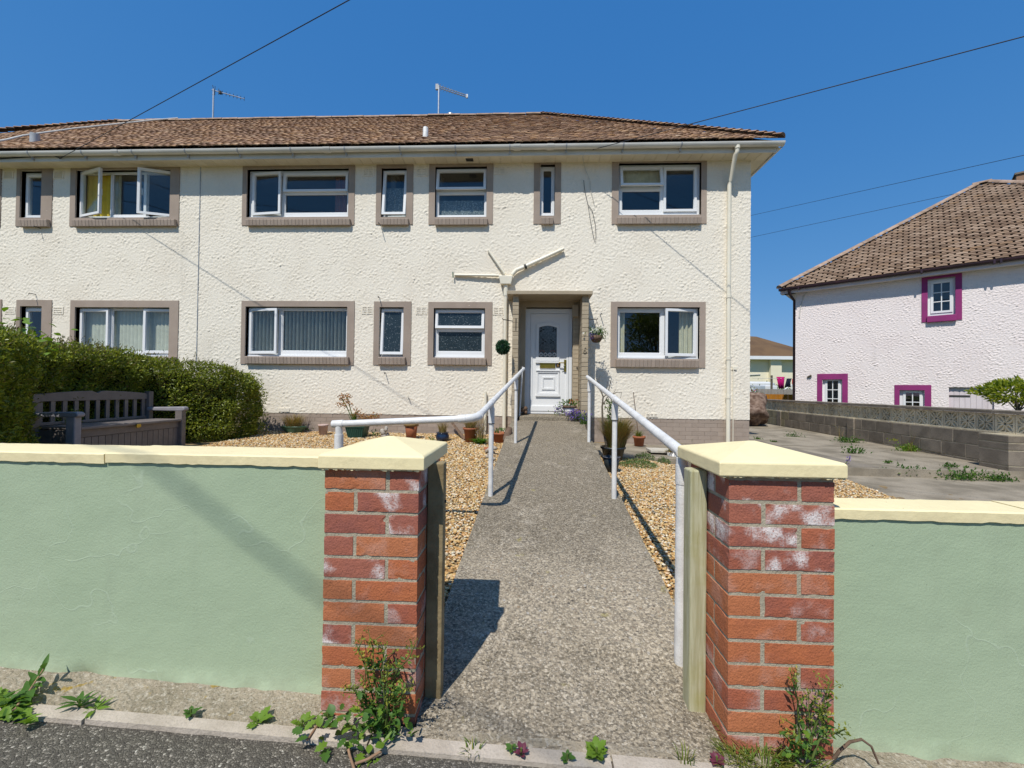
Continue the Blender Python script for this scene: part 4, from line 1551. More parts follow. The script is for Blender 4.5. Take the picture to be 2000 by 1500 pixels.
po = rect(1047, 1093, 629, 705, Y=YD)
pi_ = rect(1052.5, 1087.5, 636, 698, Y=YD)
mb = MB()
ring_prism(mb, arched(*po, .05), arched(*pi_, .035), YD + .002, YD + .0179)
mb.build('glazing_moulding', MT['upvc'], door, bevel=.003)
gp = MB().prism(arched(pi_[0] - .004, pi_[1] + .004, pi_[2] - .004, pi_[3] + .004, .035), 'y', YD + .0125, YD + .0178)
M_ = Mat('leaded_door_glass', 0.15, 0.6, offset=False)
M_.color(mixc(M_.nt, thr(M_.nt, M_.noise(30, 4), .4, .65), (0.075, 0.09, 0.095), (0.12, 0.14, 0.145)))
MT['door_glass'] = M_.m
pane = gp.build('pane', MT['door_glass'], door)
# leaded flowers and the lace strip at its foot
fl, ws = MB(), MB()
pw, ph = pi_[1] - pi_[0], pi_[3] - pi_[2]


def petal(mb, cx, cz, r, a, y):
    pts = []
    for k in range(8):
        t = 2 * math.pi * k / 8
        u, v_ = math.cos(t) * r, math.sin(t) * r * .55
        pts.append((cx + u * math.cos(a) - v_ * math.sin(a), cz + u * math.sin(a) + v_ * math.cos(a)))
    mb.prism(pts, 'y', y, y + .002)


for (fx, fz) in ((.16, .88), (.84, .88), (.28, .5), (.72, .5)):
    for k in range(3):
        a = math.pi / 2 + k * 2.094 + .5
        petal(fl, pi_[0] + fx * pw + math.cos(a) * .028, pi_[2] + fz * ph + math.sin(a) * .034, .02, a, YD + .0105)
rd = MB()
for (fx, fz) in ((.18, .19), (.78, .19)):
    for k in range(3):
        petal(rd, pi_[0] + fx * pw + (k - 1) * .034, pi_[2] + fz * ph + (k % 2) * .02, .017, .7 * (k - 1), YD + .0105)
for k in range(4):
    cx = pi_[0] + pw * (k + .5) / 4
    cz = pi_[2] + .055
    for s_ in (1, -1):
        pts = [(cx + s_ * .035 * math.sin(t), YD + .0105, cz - .04 + .075 * t / math.pi) for t in np.linspace(0, math.pi, 9)]
        ws.tube(pts, .0045, 5)
    pts = [(cx + .02 * math.cos(t), YD + .0105, cz + .02 * math.sin(t)) for t in np.linspace(0, 2 * math.pi, 13)]
    ws.tube(pts, .004, 5)
for s_ in (-1, 1):
    for zc, rr in ((.74, .07), (.36, .05)):
        cx = pi_[0] + pw / 2 + s_ * .085
        pts = [(cx + s_ * rr * math.cos(t), YD + .0112, pi_[2] + zc * ph + rr * 1.3 * math.sin(t)) for t in np.linspace(-1.6, 1.6, 12)]
        fl.tube(pts, .0022, 4)
fl.build('leaded_flower', MT['dark_gap'], door)
rd.build('red_petal', MT['curtain_red'], door)
ws.build('white_tracery', MT['upvc'], door)
lp = rect(1047.5, 1092.5, 725, 771, Y=YD)
li = (lp[0] + .03, lp[1] - .03, lp[2] + .03, lp[3] - .03)
lc = rect(1058.5, 1083.5, 736, 761, Y=YD)
mb = MB()
mb.plate(lp[0], lp[1], lp[2], lp[3], [li], YD + .002, YD + .0179)
mb.plate(lc[0], lc[1], lc[2], lc[3], [(lc[0] + .028, lc[1] - .028, lc[2] + .028, lc[3] - .028)], YD + .004, YD + .0179)
mb.build('panel_moulding', MT['upvc'], door, bevel=.004)
# drip rails
for (py0, py1, xa, xb) in ((706, 709, 1046, 1094), (722, 725, 1047, 1093), (771.5, 774.5, 1046, 1094)):
    r = rect(xa, xb, py0, py1, Y=YD)
    MB().box(r[0], r[1], YD - .012, YD + .0175, r[2], r[3]).build('drip_rail', MT['upvc'], door, bevel=.003)
kb = rect(1036, 1110, 793, 803, Y=YD)
MB().box(kb[0], kb[1], YD - .010, YD + .0034, kb[2], kb[3]).build('kick_rail', MT['upvc'], door, bevel=.004)
lb = rect(1054.5, 1084.5, 709.8, 719, Y=YD)
box = MB()
box.plate(lb[0], lb[1], lb[2], lb[3], [(lb[0] + .012, lb[1] - .012, lb[2] + .012, lb[3] - .012)], YD - .006, YD + .0178)
box.box(lb[0] + .013, lb[1] - .013, YD + .001, YD + .006, lb[2] + .013, lb[3] - .013)
box.build('letterbox', MT['brass'], door, bevel=.002)
npt = rect(1086, 1094, 709.5, 717.5, Y=YD)
npl = MB().box(npt[0], npt[1], YD + .006, YD + .0177, npt[2], npt[3]).build('number_plate', MT['dark_gap'], door)
digit6(door, MT['terra_band'], (npt[0] + npt[1]) / 2, YD + .004, (npt[2] + npt[3]) / 2, .085, .003)
hb = rect(1101.5, 1106, 702.5, 726, Y=YD)
hm = MB().box(hb[0], hb[1], YD - .008, YD + .004, hb[2], hb[3])
zc = hb[2] + (hb[3] - hb[2]) * .72
hm.tube([(hb[0] + .02, YD - .005, zc), (hb[0] + .02, YD - .05, zc), (hb[0] - .01, YD - .055, zc), (hb[0] - .10, YD - .05, zc + .002)], .009, 8)
hm.build('handle', MT['brass'], door)
km = MB().tube([(hb[0] + .01, YD - .01, zc - .05), (hb[0] - .02, YD - .035, zc - .07), (hb[0] - .05, YD - .03, zc - .085)], .006, 6)
km.build('key', MT['galv'], door)

# --- rainwater head with its three arms
hc = P(988.5, 548, D - .07)
hopper = MB().hexa([(hc.x - .10, D - .13, hc.z - .075), (hc.x + .09, D - .13, hc.z - .075), (hc.x + .09, D - .01, hc.z - .075), (hc.x - .10, D - .01, hc.z - .075)],
                   [(hc.x - .13, D - .14, hc.z + .075), (hc.x + .125, D - .14, hc.z + .075), (hc.x + .125, D - .01, hc.z + .075), (hc.x - .13, D - .01, hc.z + .075)]).build('hopper_head', MT['downpipe'], house, bevel=.008)
pxm = rx(986.5, 680, D - .05)
m = MB()
m.tube([(hc.x - .01, D - .06, hc.z - .07), (pxm, D - .055, hc.z - .3), (pxm, D - .055, .16)], .034, 14)
m.tube([(pxm, D - .055, hc.z - .09), (pxm, D - .055, hc.z - .28)], .042, 14)
m.build('drain_pipe', MT['downpipe'], house)
y_ = D - .05


def wp(px, py, y):
    return P(px, py, y)


MB().tube([wp(974, 538.5, y_), wp(960, 538, y_), wp(888, 537, y_ + .02)], .025, 12).build('pipe_arm', MT['downpipe'], house)
MB().tube([wp(884.5, 531, D - .06), wp(885, 542, D - .06)], .011, 8).build('pipe_bracket', MT['pot_green'], house)
MB().tube([wp(986, 535, y_), wp(954, 489, y_ + .02)], .022, 12).build('pipe_arm', MT['downpipe'], house)
MB().tube([wp(1000, 537, y_ - .02), wp(1008, 528, y_ - .02), wp(1027, 520, y_ - .01), wp(1101, 486, y_)], [.038, .038, .038, .03], 12).build('pipe_arm', MT['downpipe'], house)
MB().tube([wp(1024, 521.5, y_ - .01), wp(1028, 519.7, y_ - .01)], .046, 12).build('pipe_collar', MT['iron'], house)
pv = rx(948, 790, D - .06)
MB().tube([(pv, D - .05, rz_(948, 765)), (pv, D - .05, .2)], .024, 10).build('overflow_pipe', MT['downpipe'], house)

# --- iron hooks left in the wall
for (px, py, L) in ((744, 441, .16), (741, 581, .10), (753, 728, .10), (798.5, 777, .05), (79, 446, .12), (70, 575, .12), (1172, 614, .10)):
    p = P(px, py, D)
    MB().tube([p, p + Vector((.01, -L, 0)), p + Vector((.02, -L - .01, -.03))], .007, 6).build('wall_hook', MT['iron'], house)

# --- loose telephone cable on the wall, and the pale cable on the roof
YC = D - .02
pts = [P(1145, 292, YF - .03), P(1138, 306, YF - .01), P(1139.5, 316, YC), P(1144, 333, YC), P(1152, 352, YC), P(1153, 368, YC), P(1160.5, 398, YC)]
MB().tube(pts, .005, 5).build('loose_cable', MT['white_cable'], house)
pts = [P(x, y, YC) for x, y in ((1140, 352), (1142, 372), (1148, 398), (1153, 430), (1159, 462), (1162, 472), (1164, 462), (1163, 440), (1157, 412), (1149, 400))]
MB().tube(pts, .0045, 5).build('loose_cable', MT['cable'], house)
pts = [P(-30, 312, YF - .03), P(60, 306, YF - .03), P(105, 304, YF - .03), P(118, 309, YF - .03), P(127, 303, YF - .03)]
MB().tube(pts, .010, 6).build('fascia_cable', MT['cable'], house)
pts = [roof_at(x, y) + Vector((0, -.05, .07)) for x, y in ((-20, 290), (20, 282), (50, 274), (75, 270), (150, 259), (220, 251), (300, 242), (350, 237.5))]
MB().tube(pts, .02, 6).build('roof_cable', MT['white_cable'], house)
MB().box(rx(911, 303, D - .1), rx(925, 303, D - .1), D - .19, D - .10, ZS - .016, ZS - .0065).build('soffit_vent', MT['iron'], house)

# ================================================================== curtains and blinds


def curtain(label, px0, px1, py0, py1, mat, waves, y=D + .185, amp=.022):
    r = rect(px0, px1, py0, py1, Y=y)
    n = waves * 8
    vs = []
    for k in range(n + 1):
        t = k / n
        x = r[0] + (r[1] - r[0]) * t
        yy = y + amp * math.sin(t * waves * 2 * math.pi) + random.uniform(-.003, .003)
        for z in (r[2], r[3]):
            vs.append((x, yy, z))
        for z in (r[2], r[3]):
            vs.append((x, yy + .004, z))
    fs = []
    for k in range(n):
        a = 4 * k
        fs += [(a, a + 4, a + 5, a + 1), (a + 3, a + 7, a + 6, a + 2)]
    o = MB().add(vs, fs, True).build('curtain', MT[mat])
    return tag(o, label, 'curtain')


curtain('yellow curtain behind the open left casement of the upper window', 150, 217, 333, 436, 'curtain_yellow', 5)
curtain('narrow cream curtain beside the middle pane of the upper window with open casements', 219, 237, 333, 436, 'curtain_cream', 2)
curtain('dark red curtain at the right of the wide upper window', 655, 690, 325, 436, 'curtain_red', 3)
curtain('cream curtain at the left edge of the window right of the door', 1203, 1220, 598, 712, 'curtain_cream', 2)
curtain('cream curtain behind the opened sash of the window right of the door', 1326, 1352, 598, 712, 'curtain_cream', 3)
curtain('patterned net half curtain in the narrow upper window above the hook', 742, 800, 368, 438, 'net', 6, amp=.006, y=D + .16)
curtain('patterned net half curtain in the square upper window', 846, 955, 392, 438, 'net', 9, amp=.006, y=D + .16)
curtain('beige net curtain at the left of the upper window nearest the corner', 1205, 1296, 326, 372, 'curtain_cream', 8, amp=.006, y=D + .17)


def blind(label, px0, px1, py0, py1, n, ang, y=D + .19):
    r = rect(px0, px1, py0, py1, Y=y)
    root = thing('vertical_blind', ((r[0] + r[1]) / 2, y, r[3]), label, 'blind')
    MB().box(r[0], r[1], y - .02, y + .02, r[3], r[3] + .04).build('head_rail', MT['upvc'], root)
    me = None
    for k in range(n):
        w = .089
        sl = [(-w / 2, 0), (-w / 6, -.006), (w / 6, -.006), (w / 2, 0), (w / 6, -.003), (-w / 6, -.003)]
        if me is None:
            me = unit_mesh('slat', MB().prism(sl, 'z', -(r[3] - r[2]), 0), MT['blind'])
        a = math.radians(ang + random.uniform(-4, 4))
        inst('slat', me, root, (r[0] + (r[1] - r[0]) * (k + .5) / n, y, r[3]), (0, 0, a))
    return root


blind('half opened vertical blind behind the wide lower window', 484, 682, 600, 694, 27, 76)
blind('closed vertical blind in the lower window behind the hedge', 153, 338, 601, 700, 25, 18)

# ================================================================== aerials and overhead cables


def aerial(px, py_top, py_bot, end, Yb, label, style):
    b = P(px, py_bot + 6, YR + .12)
    t_ = P(px, py_top, YR + .12)
    t_ = Vector((b.x, b.y, t_.z))
    root = thing('aerial', b, label, 'aerial')
    MB().tube([b, t_], .024, 10).build('mast', MT['galv'], root)
    e = P(end[0], end[1], Yb)
    s0 = t_ + Vector((-.06, 0, -.02))
    e.z = s0.z + (e.z - s0.z) * 1.0
    dd = (e - s0)
    if style == 'yagi':
        MB().tube([s0, e], .012, 8).build('boom', MT['galv'], root)
        up = Vector((0, 0, 1))
        for k in range(9):
            p = s0 + dd * (.10 + .9 * k / 8)
            h = .13 if k == 0 else (.09 if k == 1 else .06)
            MB().tube([p - up * h, p + up * h], .007, 5).build('element', MT['iron'], root)
        p = s0 + dd * .1
        q = dd.normalized()
        for s_ in (1, -1):
            MB().tube([p + q * -.02, p + q * -.06 + up * s_ * .14], .008, 5).build('reflector', MT['iron'], root)
        p = s0 + dd * .26
        MB().box(p.x - .03, p.x + .03, p.y - .03, p.y + .03, p.z - .05, p.z + .03).build('junction_box', MT['iron'], root)
    else:
        o = Vector((0, 0, .028))
        MB().tube([s0 + o, e + o], .014, 8).build('boom', MT['galv'], root)
        MB().tube([s0 - o, e - o], .014, 8).build('boom', MT['galv'], root)
        side = dd.cross(Vector((0, 0, 1))).normalized()
        for k in range(11):
            p = s0 + dd * (.08 + .9 * k / 10)
            L = .14 - .009 * k
            MB().tube([p - side * L, p + side * L], .006, 5).build('element', MT['galv'], root)
        MB().box(e.x - .03, e.x + .03, e.y - .02, e.y + .02, e.z - .05, e.z + .05).build('end_cap', MT['upvc'], root)
        MB().box(s0.x - .03, s0.x + .05, s0.y - .03, s0.y + .03, s0.z - .10, s0.z + .05).build('clamp', MT['vent_grey'], root)
    return root


aerial(415.8, 174, 236, (477, 193), 11.95, 'aerial with short dark rods along its boom, above the ridge at the left', 'yagi')
aerial(856.3, 167, 229, (912, 188), 12.0, 'white aerial with a thick sloping boom beside the metal roof cowl', 'log')


def cable(a, b, label, r=.011, sag=.0):
    a, b = Vector(a), Vector(b)
    pts = [a.lerp(b, t) - Vector((0, 0, sag * 4 * t * (1 - t))) for t in np.linspace(0, 1, 25)]
    o = MB().tube(pts, r, 6).build('overhead_cable', MT['cable'])
    return tag(o, label, 'cable', 'overhead cables')


la = Vector((-8.89, 7.44, 5.345))
cable(la, la + Vector((.915, -.405, -.006)) * 26, 'black overhead cable rising from the left eaves past the aerial', .0055)
ra = Vector((1.05, 7.44, 5.385))
cable(ra, ra + Vector((.855, -.515, -.060)) * 24, 'black overhead cable rising from the eaves over the right end of the roof', .006)
cable(P(1380, 440, 34), P(2080, 285.5, 15), 'upper of the two black cables crossing the sky behind the pink house', .010)
cable(P(1380, 482, 48), P(2080, 332.5, 27), 'lower of the two black cables passing behind the pink roof', .015)
# heavier cable on the road side; only its soft shadow falls on the green wall
d3 = Vector((.80, -.42, -.004))
q3 = P(472, 1043, 1.5)
q3 = q3 + SUN * ((6.9 - q3.z) / SUN.z)
cable(q3 - d3 * 26, q3 + d3 * 18, 'thick overhead cable above the road that shades the green wall', .010)
# ================================================================== front walls, gate pillars
cop_mats = MT['cream_cap']


def front_wall(name, x0, x1, yf, depth, zt, cop_h, cy0, cy1, label, lens):
    root = thing(name, ((x0 + x1) / 2, yf, pave_z((x0 + x1) / 2)), label, 'wall')
    # rendered body: a gently uneven sheet in front of a solid core
    nx, nz = int((x1 - x0) / .02), 46
    vs = []
    zb = lambda x: pave_z(x) - .02
    h = band_noise(nz + 1, nx + 1, .02, .15, .9, 5 + int(abs(x0)))
    h2 = band_noise(nz + 1, nx + 1, .02, .04, .10, 9)
    for j in range(nz + 1):
        for i in range(nx + 1):
            x = x0 + (x1 - x0) * i / nx
            t_ = j / nz
            z = zb(x) + (zt - cop_h - zb(x)) * t_
            foot = max(0, 1 - (z - zb(x)) / .09)
            vs.append((x, yf - h[j, i] * .00045 - h2[j, i] * .00025 - foot * foot * .025 * (1 + .4 * h[j, i]), z))
    fs = [(j * (nx + 1) + i, j * (nx + 1) + i + 1, (j + 1) * (nx + 1) + i + 1, (j + 1) * (nx + 1) + i) for j in range(nz) for i in range(nx)]
    MB().add(vs, fs, True).build('render_face', MT['painted_render'], root)
    MB().box(x0, x1, yf + .012, yf + depth, -.4, zt - cop_h - .002).build('wall_core', MT['painted_render'], root)
    for k in range(len(lens) - 1):
        a, b = lens[k] + .002, lens[k + 1] - .002
        dz = random.uniform(-.0015, .0015)
        mb = MB()
        e = .008
        prof = [(cy0 + e * .2, zt - cop_h + dz), (cy1, zt - cop_h + dz), (cy1, zt - .004 + dz), (cy1 - e, zt + dz), (cy0 + e, zt + dz), (cy0, zt - e * .6 + dz)]
        nseg = max(2, int((b - a) / .022))
        vs_, fs_ = [], []
        for s_ in range(nseg + 1):
            for q_, (yy_, zz_) in enumerate(prof):
                amp_ = .0022 if q_ == 0 else .0007
                vs_.append((a + (b - a) * s_ / nseg, yy_ + random.uniform(-.0006, .0006), zz_ + random.uniform(-amp_, amp_)))
        for s_ in range(nseg):
            for q_ in range(6):
                q2_ = (q_ + 1) % 6
                fs_.append((s_ * 6 + q_, (s_ + 1) * 6 + q_, (s_ + 1) * 6 + q2_, s_ * 6 + q2_))
        fs_ += [tuple(range(6)), tuple(range(nseg * 6 + 5, nseg * 6 - 1, -1))]
        mb.add(vs_, fs_)
        mb.build('coping_stone', cop_mats, root)
    return root


PL = (-.701, -.375)
PR = (.650, .985)
front_wall('garden_wall', -6.2, PL[0] - .001, 1.50, .17, .866, .037, 1.490, 1.70, 'sage green rendered garden wall with cream coping, left of the gate', [-6.2, -4.9, -3.72, -2.62, -1.575, -.745, -.712])
front_wall('garden_wall', PR[1] + .001, 5.5, 1.455, .12, .740, .036, 1.446, 1.60, 'low sage green rendered wall with cream coping, right of the gate', [.992, 1.66, 2.8, 3.9, 5.5])

# --- pillars
BRS = [brick_mesh('pillar_brick', .215, .1025, .065, MT['brick_red'], wear=k + 1) for k in range(7)]
HALFS = [brick_mesh('half_brick', .1025, .1025, .065, MT['brick_red'], wear=k + 31) for k in range(5)]


def pillar(x0, x1, y0, y1, ztop, ncourse, label, long_left_odd, bloom_rows):
    root = thing('gate_pillar', ((x0 + x1) / 2, (y0 + y1) / 2, ztop - ncourse * .075), label, 'pillar')
    zb = ztop - ncourse * .075
    MB().box(x0 + .0028, x1 - .0028, y0 + .0028, y1 - .0028, zb - .15, ztop + .012).build('mortar_core', MT['mortar'], root)
    w = x1 - x0
    k1 = (w - .012) * (.215 / .3175)
    k2 = w - .012 - k1
    for c in range(ncourse + 1):
        z = ztop - .0375 - c * .075
        long_left = (c % 2 == 0) == long_left_odd

        def mm():
            r = random.random()
            if c < bloom_rows and r < .8:
                return MT['brick_bloom']
            if c < bloom_rows + 3 and r < .25:
                return MT['brick_bloom']
            return MT['brick_orange'] if r > .62 else MT['brick_red']

        def put(xa, xb, ya, yb, along):
            # along 'x': long side lies along the front; 'y': along the side
            cx, cy = (xa + xb) / 2, (ya + yb) / 2
            j = lambda s: random.uniform(-s, s)
            if along == 'x':
                inst('brick', random.choice(BRS) if xb - xa > .15 else random.choice(HALFS), root, (cx + j(.001), cy + j(.001), z + j(.001)), (j(.004), j(.006), j(.004)),
                     ((xb - xa) / (.215 if xb - xa > .15 else .1025), (yb - ya) / .1025, 1), mm())
            else:
                inst('brick', random.choice(BRS), root, (cx + j(.001), cy + j(.001), z + j(.001)), (j(.004), j(.006), math.pi / 2 + j(.004)), ((yb - ya) / .215, (xb - xa) / .1025, 1), mm())
        dep = y1 - y0
        hw = .1025
        if long_left:
            # front: stretcher left, end of a side brick right
            put(x0, x0 + k1, y0, y0 + hw, 'x')
            put(x0 + k1 + .012, x1, y0, y0 + .215, 'y')
            put(x0, x0 + hw, y0 + hw + .01, y1, 'y')
            put(x0 + hw + .01, x1, y0 + .225, y1, 'x')
        else:
            put(x0, x0 + k2, y0, y0 + .215, 'y')
            put(x0 + k2 + .012, x1, y0, y0 + hw, 'x')
            put(x1 - hw, x1, y0 + hw + .01, y1, 'y')
            put(x0, x1 - hw - .01, y0 + .225, y1, 'x')
    return root


def cap(root, x0, x1, y0, y1, zb, h, apex):
    e = .006
    mb = MB()
    t_ = zb + h
    cx, cy = (x0 + x1) / 2, (y0 + y1) / 2
    b0 = [(x0, y0, zb), (x1, y0, zb), (x1, y1, zb), (x0, y1, zb)]
    b1 = [(x0, y0, t_ - e), (x1, y0, t_ - e), (x1, y1, t_ - e), (x0, y1, t_ - e)]
    b2 = [(x0 + e, y0 + e, t_), (x1 - e, y0 + e, t_), (x1 - e, y1 - e, t_), (x0 + e, y1 - e, t_)]
    vs = b0 + b1 + b2 + [(cx - .012, cy, apex), (cx + .012, cy, apex)]
    fs = [(0, 3, 2, 1)]
    for k in (0, 4):
        for i in range(4):
            j = (i + 1) % 4
            fs.append((k + i, k + j, k + 4 + j, k + 4 + i))
    fs += [(8, 9, 13, 12), (9, 10, 13), (10, 11, 12, 13), (11, 8, 12)]
    mb.add(vs, fs)
    mb.build('cap', MT['cream_cap'], root, bevel=.003)
    # ragged mortar squeezed out under the cap
    bed, n_ = MB(), 46
    for k in range(n_):
        a_, b_ = x0 + .004 + (x1 - x0 - .008) * k / n_, x0 + .004 + (x1 - x0 - .008) * (k + 1) / n_
        bed.box(a_, b_, y0 + .003 + random.uniform(0, .004), y1 - .02, zb - random.uniform(.001, .006), zb - .0005)
    o_ = bed.build('mortar_bed', MT['cream_cap'], root)
    o_['kind'] = 'stuff'


pl = pillar(PL[0], PL[1], 1.412, 1.412 + .3275, .842, 12, 'red brick gate pillar with white bloom on its upper bricks, left of the path', True, 5)
cap(pl, PL[0] - .014, PL[1] + .023, 1.390, 1.785, .845, .048, .936)
pr = pillar(PR[0], PR[1], 1.405, 1.405 + .3275, .838, 12, 'cleaner orange red brick gate pillar, right of the path', True, 2)
cap(pr, PR[0] - .039, PR[1] + .026, 1.384, 1.775, .849, .048, .943)

# --- timber gate posts
lp_ = MB().box(-.374, -.314, 1.53, 1.578, -.03, .846)
tag(lp_.build('gate_post', MT['post_brown'], bevel=.004), 'brown timber gate post fixed to the left brick pillar', 'post')
rp = MB().box(.587, .648, 1.565, 1.635, -.08, .832)
tag(rp.build('gate_post', MT['post'], bevel=.006), 'greenish timber gate post fixed to the right brick pillar', 'post')
for z in (.70,):
    MB().tube([(-.316, 1.555, z), (-.309, 1.555, z)], .006, 8).build('bolt', MT['iron'], bpy.data.objects['gate_post'])

# ================================================================== handrails
RR = .0242
hl = thing('handrail', (-.30, 3.6, .2), 'white tubular handrail on the left of the ramp with a level branch to the left', 'handrail')
Pb = P(931, 817, 2.92)
Pe = P(650, 828.5, 3.02)
top_l = [P(1023, 720, 6.75), P(1011, 742, 5.72), P(967.5, 787, 3.62)]
# straighten: the rail is one straight tube from the bend to the door end
a_, b_ = Pb, top_l[0]
bend_dir = (b_ - a_).normalized()
arm_dir = (Pe - Pb).normalized()
pts = [Pe, Pb + arm_dir * .16, Pb + arm_dir * .05 + bend_dir * .012, Pb + bend_dir * .05 + arm_dir * .012, Pb + bend_dir * .16, b_]
MB().tube(pts, RR, 16).build('rail', MT['rail'], hl)
for q0, q1 in ((Pb + arm_dir * .13, Pb + arm_dir * .075), (Pb + bend_dir * .075, Pb + bend_dir * .13)):
    MB().tube([q0, q1], RR * 1.22, 16).build('elbow_fitting', MT['rail'], hl)
MB().tube([Pb + arm_dir * .09, Pb + arm_dir * .04 + bend_dir * .012, Pb + bend_dir * .04 + arm_dir * .012, Pb + bend_dir * .09], RR * 1.2, 16).build('elbow_fitting', MT['rail'], hl)


def rail_post(root, base, railpt, lean=0.0):
    top = railpt - Vector((0, 0, RR * .6))
    MB().tube([base - Vector((0, 0, .02)), top], RR * .86, 14).build('post', MT['rail'], root)
    h = top.z
    MB().tube([(top.x, top.y, h - .16), (top.x, top.y, h - .03)], RR * 1.12, 14).build('post_fitting', MT['rail'], root)
    MB().tube([(top.x, top.y, h - .165), (top.x, top.y, h - .160)], RR * 1.16, 12).build('fitting_collar', MT['iron'], root)


def on_rail(a, b, y):
    t_ = (y - a.y) / (b.y - a.y)
    return a.lerp(b, t_)


for (px, py) in ((963, 970), (1006, 866)):
    g_ = G(px, py, lambda x, y: ramp_z(x, y))
    q = on_rail(Pb, b_, g_.y)
    rail_post(hl, Vector((q.x, g_.y, g_.z)), q)
    bd = (b_ - Pb).normalized()
    MB().tube([q - bd * .04, q + bd * .04], RR * 1.16, 14).build('tee_fitting', MT['rail'], hl)
gq = Pe + (Pb - Pe).normalized() * .05
MB().tube([Vector((gq.x, gq.y, gz(gq.x, gq.y))), gq], RR * .95, 14).build('post', MT['rail'], hl)
MB().tube([gq - Vector((0, 0, .20)), gq - Vector((0, 0, .075))], RR * 1.32, 14).build('post_fitting', MT['rail'], hl)
MB().tube([gq - Vector((0, 0, .075)), gq - Vector((0, 0, .02))], RR * 1.08, 14).build('swivel', MT['rail'], hl)
MB().tube([gq - Vector((0, 0, .206)), gq - Vector((0, 0, .199))], RR * 1.36, 12).build('fitting_collar', MT['iron'], hl)
MB().tube([Pe - arm_dir * -.0, Pe + (Pb - Pe).normalized() * .085], RR * 1.18, 16).build('tee_fitting', MT['rail'], hl)

hr = thing('handrail', (.73, 3.5, .2), 'white tubular handrail sloping down the right side of the ramp', 'handrail')
e1 = P(1147, 736, 6.05)
e0 = Vector((.640, 1.80, .862))
MB().tube([e1, e0], RR, 16).build('rail', MT['rail'], hr)
for (px, py) in ((1205, 975), (1151.5, 864)):
    g_ = G(px, py, lambda x, y: ramp_z(x, y))
    q = on_rail(e1, e0, g_.y)
    rail_post(hr, Vector((q.x, g_.y, g_.z)), q)
    bd = (e1 - e0).normalized()
    MB().tube([q - bd * .04, q + bd * .04], RR * 1.16, 14).build('tee_fitting', MT['rail'], hr)
MB().tube([Vector((.637, 1.80, -.10)), e0 - Vector((0, 0, .02))], RR, 16).build('post', MT['rail'], hr)
MB().tube([e0 - Vector((0, 0, .13)), e0 - Vector((0, 0, .05))], RR * 1.1, 14).build('post_fitting', MT['rail'], hr)
# upright grab bar beside the door
gb = P(1018, 716, 7.45)
g2 = P(1014.5, 806, 7.45)
tag(MB().tube([Vector((g2.x, 7.45, .64)), Vector((gb.x + .02, 7.47, gb.z))], .017, 10).build('leaning_pole', MT['rail']), 'white pole leaning in the corner left of the front door', 'pole')
# ================================================================== plant helpers


def leaf_cloud(name, pos, nrm, L, W, mat, parent=None, kind='stuff', droop=0.0, jitter=0.7, local=False):
    """one diamond shaped, slightly folded leaf per position; nrm: the direction the leaf points"""
    n = len(pos)
    pos = np.asarray(pos, float)
    d = np.asarray(nrm, float) + rng.normal(0, jitter, (n, 3))
    d[:, 2] -= droop
    d /= np.linalg.norm(d, axis=1, keepdims=True) + 1e-9
    r = rng.normal(size=(n, 3))
    s = np.cross(d, r)
    s /= np.linalg.norm(s, axis=1, keepdims=True) + 1e-9
    u = np.cross(s, d)
    L = np.broadcast_to(np.asarray(L, float), (n,))[:, None] * rng.uniform(.7, 1.25, (n, 1))
    W = np.broadcast_to(np.asarray(W, float), (n,))[:, None] * rng.uniform(.75, 1.2, (n, 1))
    v = np.stack([pos, pos + d * L * .45 + s * W * .5 + u * W * .15, pos + d * L, pos + d * L * .45 - s * W * .5 + u * W * .15], 1)
    f = np.arange(n * 4).reshape(n, 4)
    return fast_mesh(name, v.reshape(-1, 3), f, mat, parent, kind=kind, local=local)


def blades(name, base, n, spread, h, w, mat, parent=None, curve=.5, seed=None, kind='stuff', up=1.0, base_r=None):
    """a tuft of bent grass blades"""
    b = np.array(base)
    br = spread * .35 if base_r is None else base_r
    ang = rng.uniform(0, 2 * np.pi, n)
    r0 = br * np.sqrt(rng.uniform(0, 1, n))
    a2 = ang + rng.normal(0, .6, n)
    hh = h * rng.uniform(.55, 1.1, n)
    out = spread * rng.uniform(.15, 1.0, n)
    p0 = b + np.stack([r0 * np.cos(ang), r0 * np.sin(ang), np.zeros(n)], 1)
    dirv = np.stack([np.cos(a2), np.sin(a2), np.zeros(n)], 1)
    side = np.stack([-np.sin(a2), np.cos(a2), np.zeros(n)], 1)
    rows = []
    for t_, wf in ((0, 1), (.4, .9), (.75, .6), (1, .06)):
        c = p0 + dirv * (out * t_ ** 1.7)[:, None] + np.array([0, 0, 1.0]) * (hh * (t_ - curve * .5 * t_ ** 3))[:, None]
        rows += [c - side * w * wf / 2, c + side * w * wf / 2]
    v = np.stack(rows, 1)
    base_i = (np.arange(n) * 8)[:, None]
    f = np.concatenate([base_i + np.array([[0, 1, 3, 2]]) + 2 * k for k in range(3)], 0)
    return fast_mesh(name, v.reshape(-1, 3), f, mat, parent, kind=kind)


def leaf_unit(name, outline, mat, fold=.12, droop=.2):
    """a broad leaf lying along +Y from the origin; outline: half-widths along its length"""
    n = len(outline)
    vs = []
    for k, w in enumerate(outline):
        t_ = k / (n - 1)
        z = -droop * t_ * t_
        vs += [(-w, t_, z + fold * w * 2), (0, t_, z), (w, t_, z + fold * w * 2)]
    fs = []
    for k in range(n - 1):
        a = 3 * k
        fs += [(a, a + 1, a + 4, a + 3), (a + 1, a + 2, a + 5, a + 4)]
    mb = MB().add(vs, fs, True)
    return unit_mesh(name, mb, mat)


def put_leaf(src, parent, loc, size, heading, pitch, roll=0.0, name='leaf', mat=None):
    o = inst(name, src, parent, loc, (pitch, roll, heading), (size, size, size), mat)
    return o


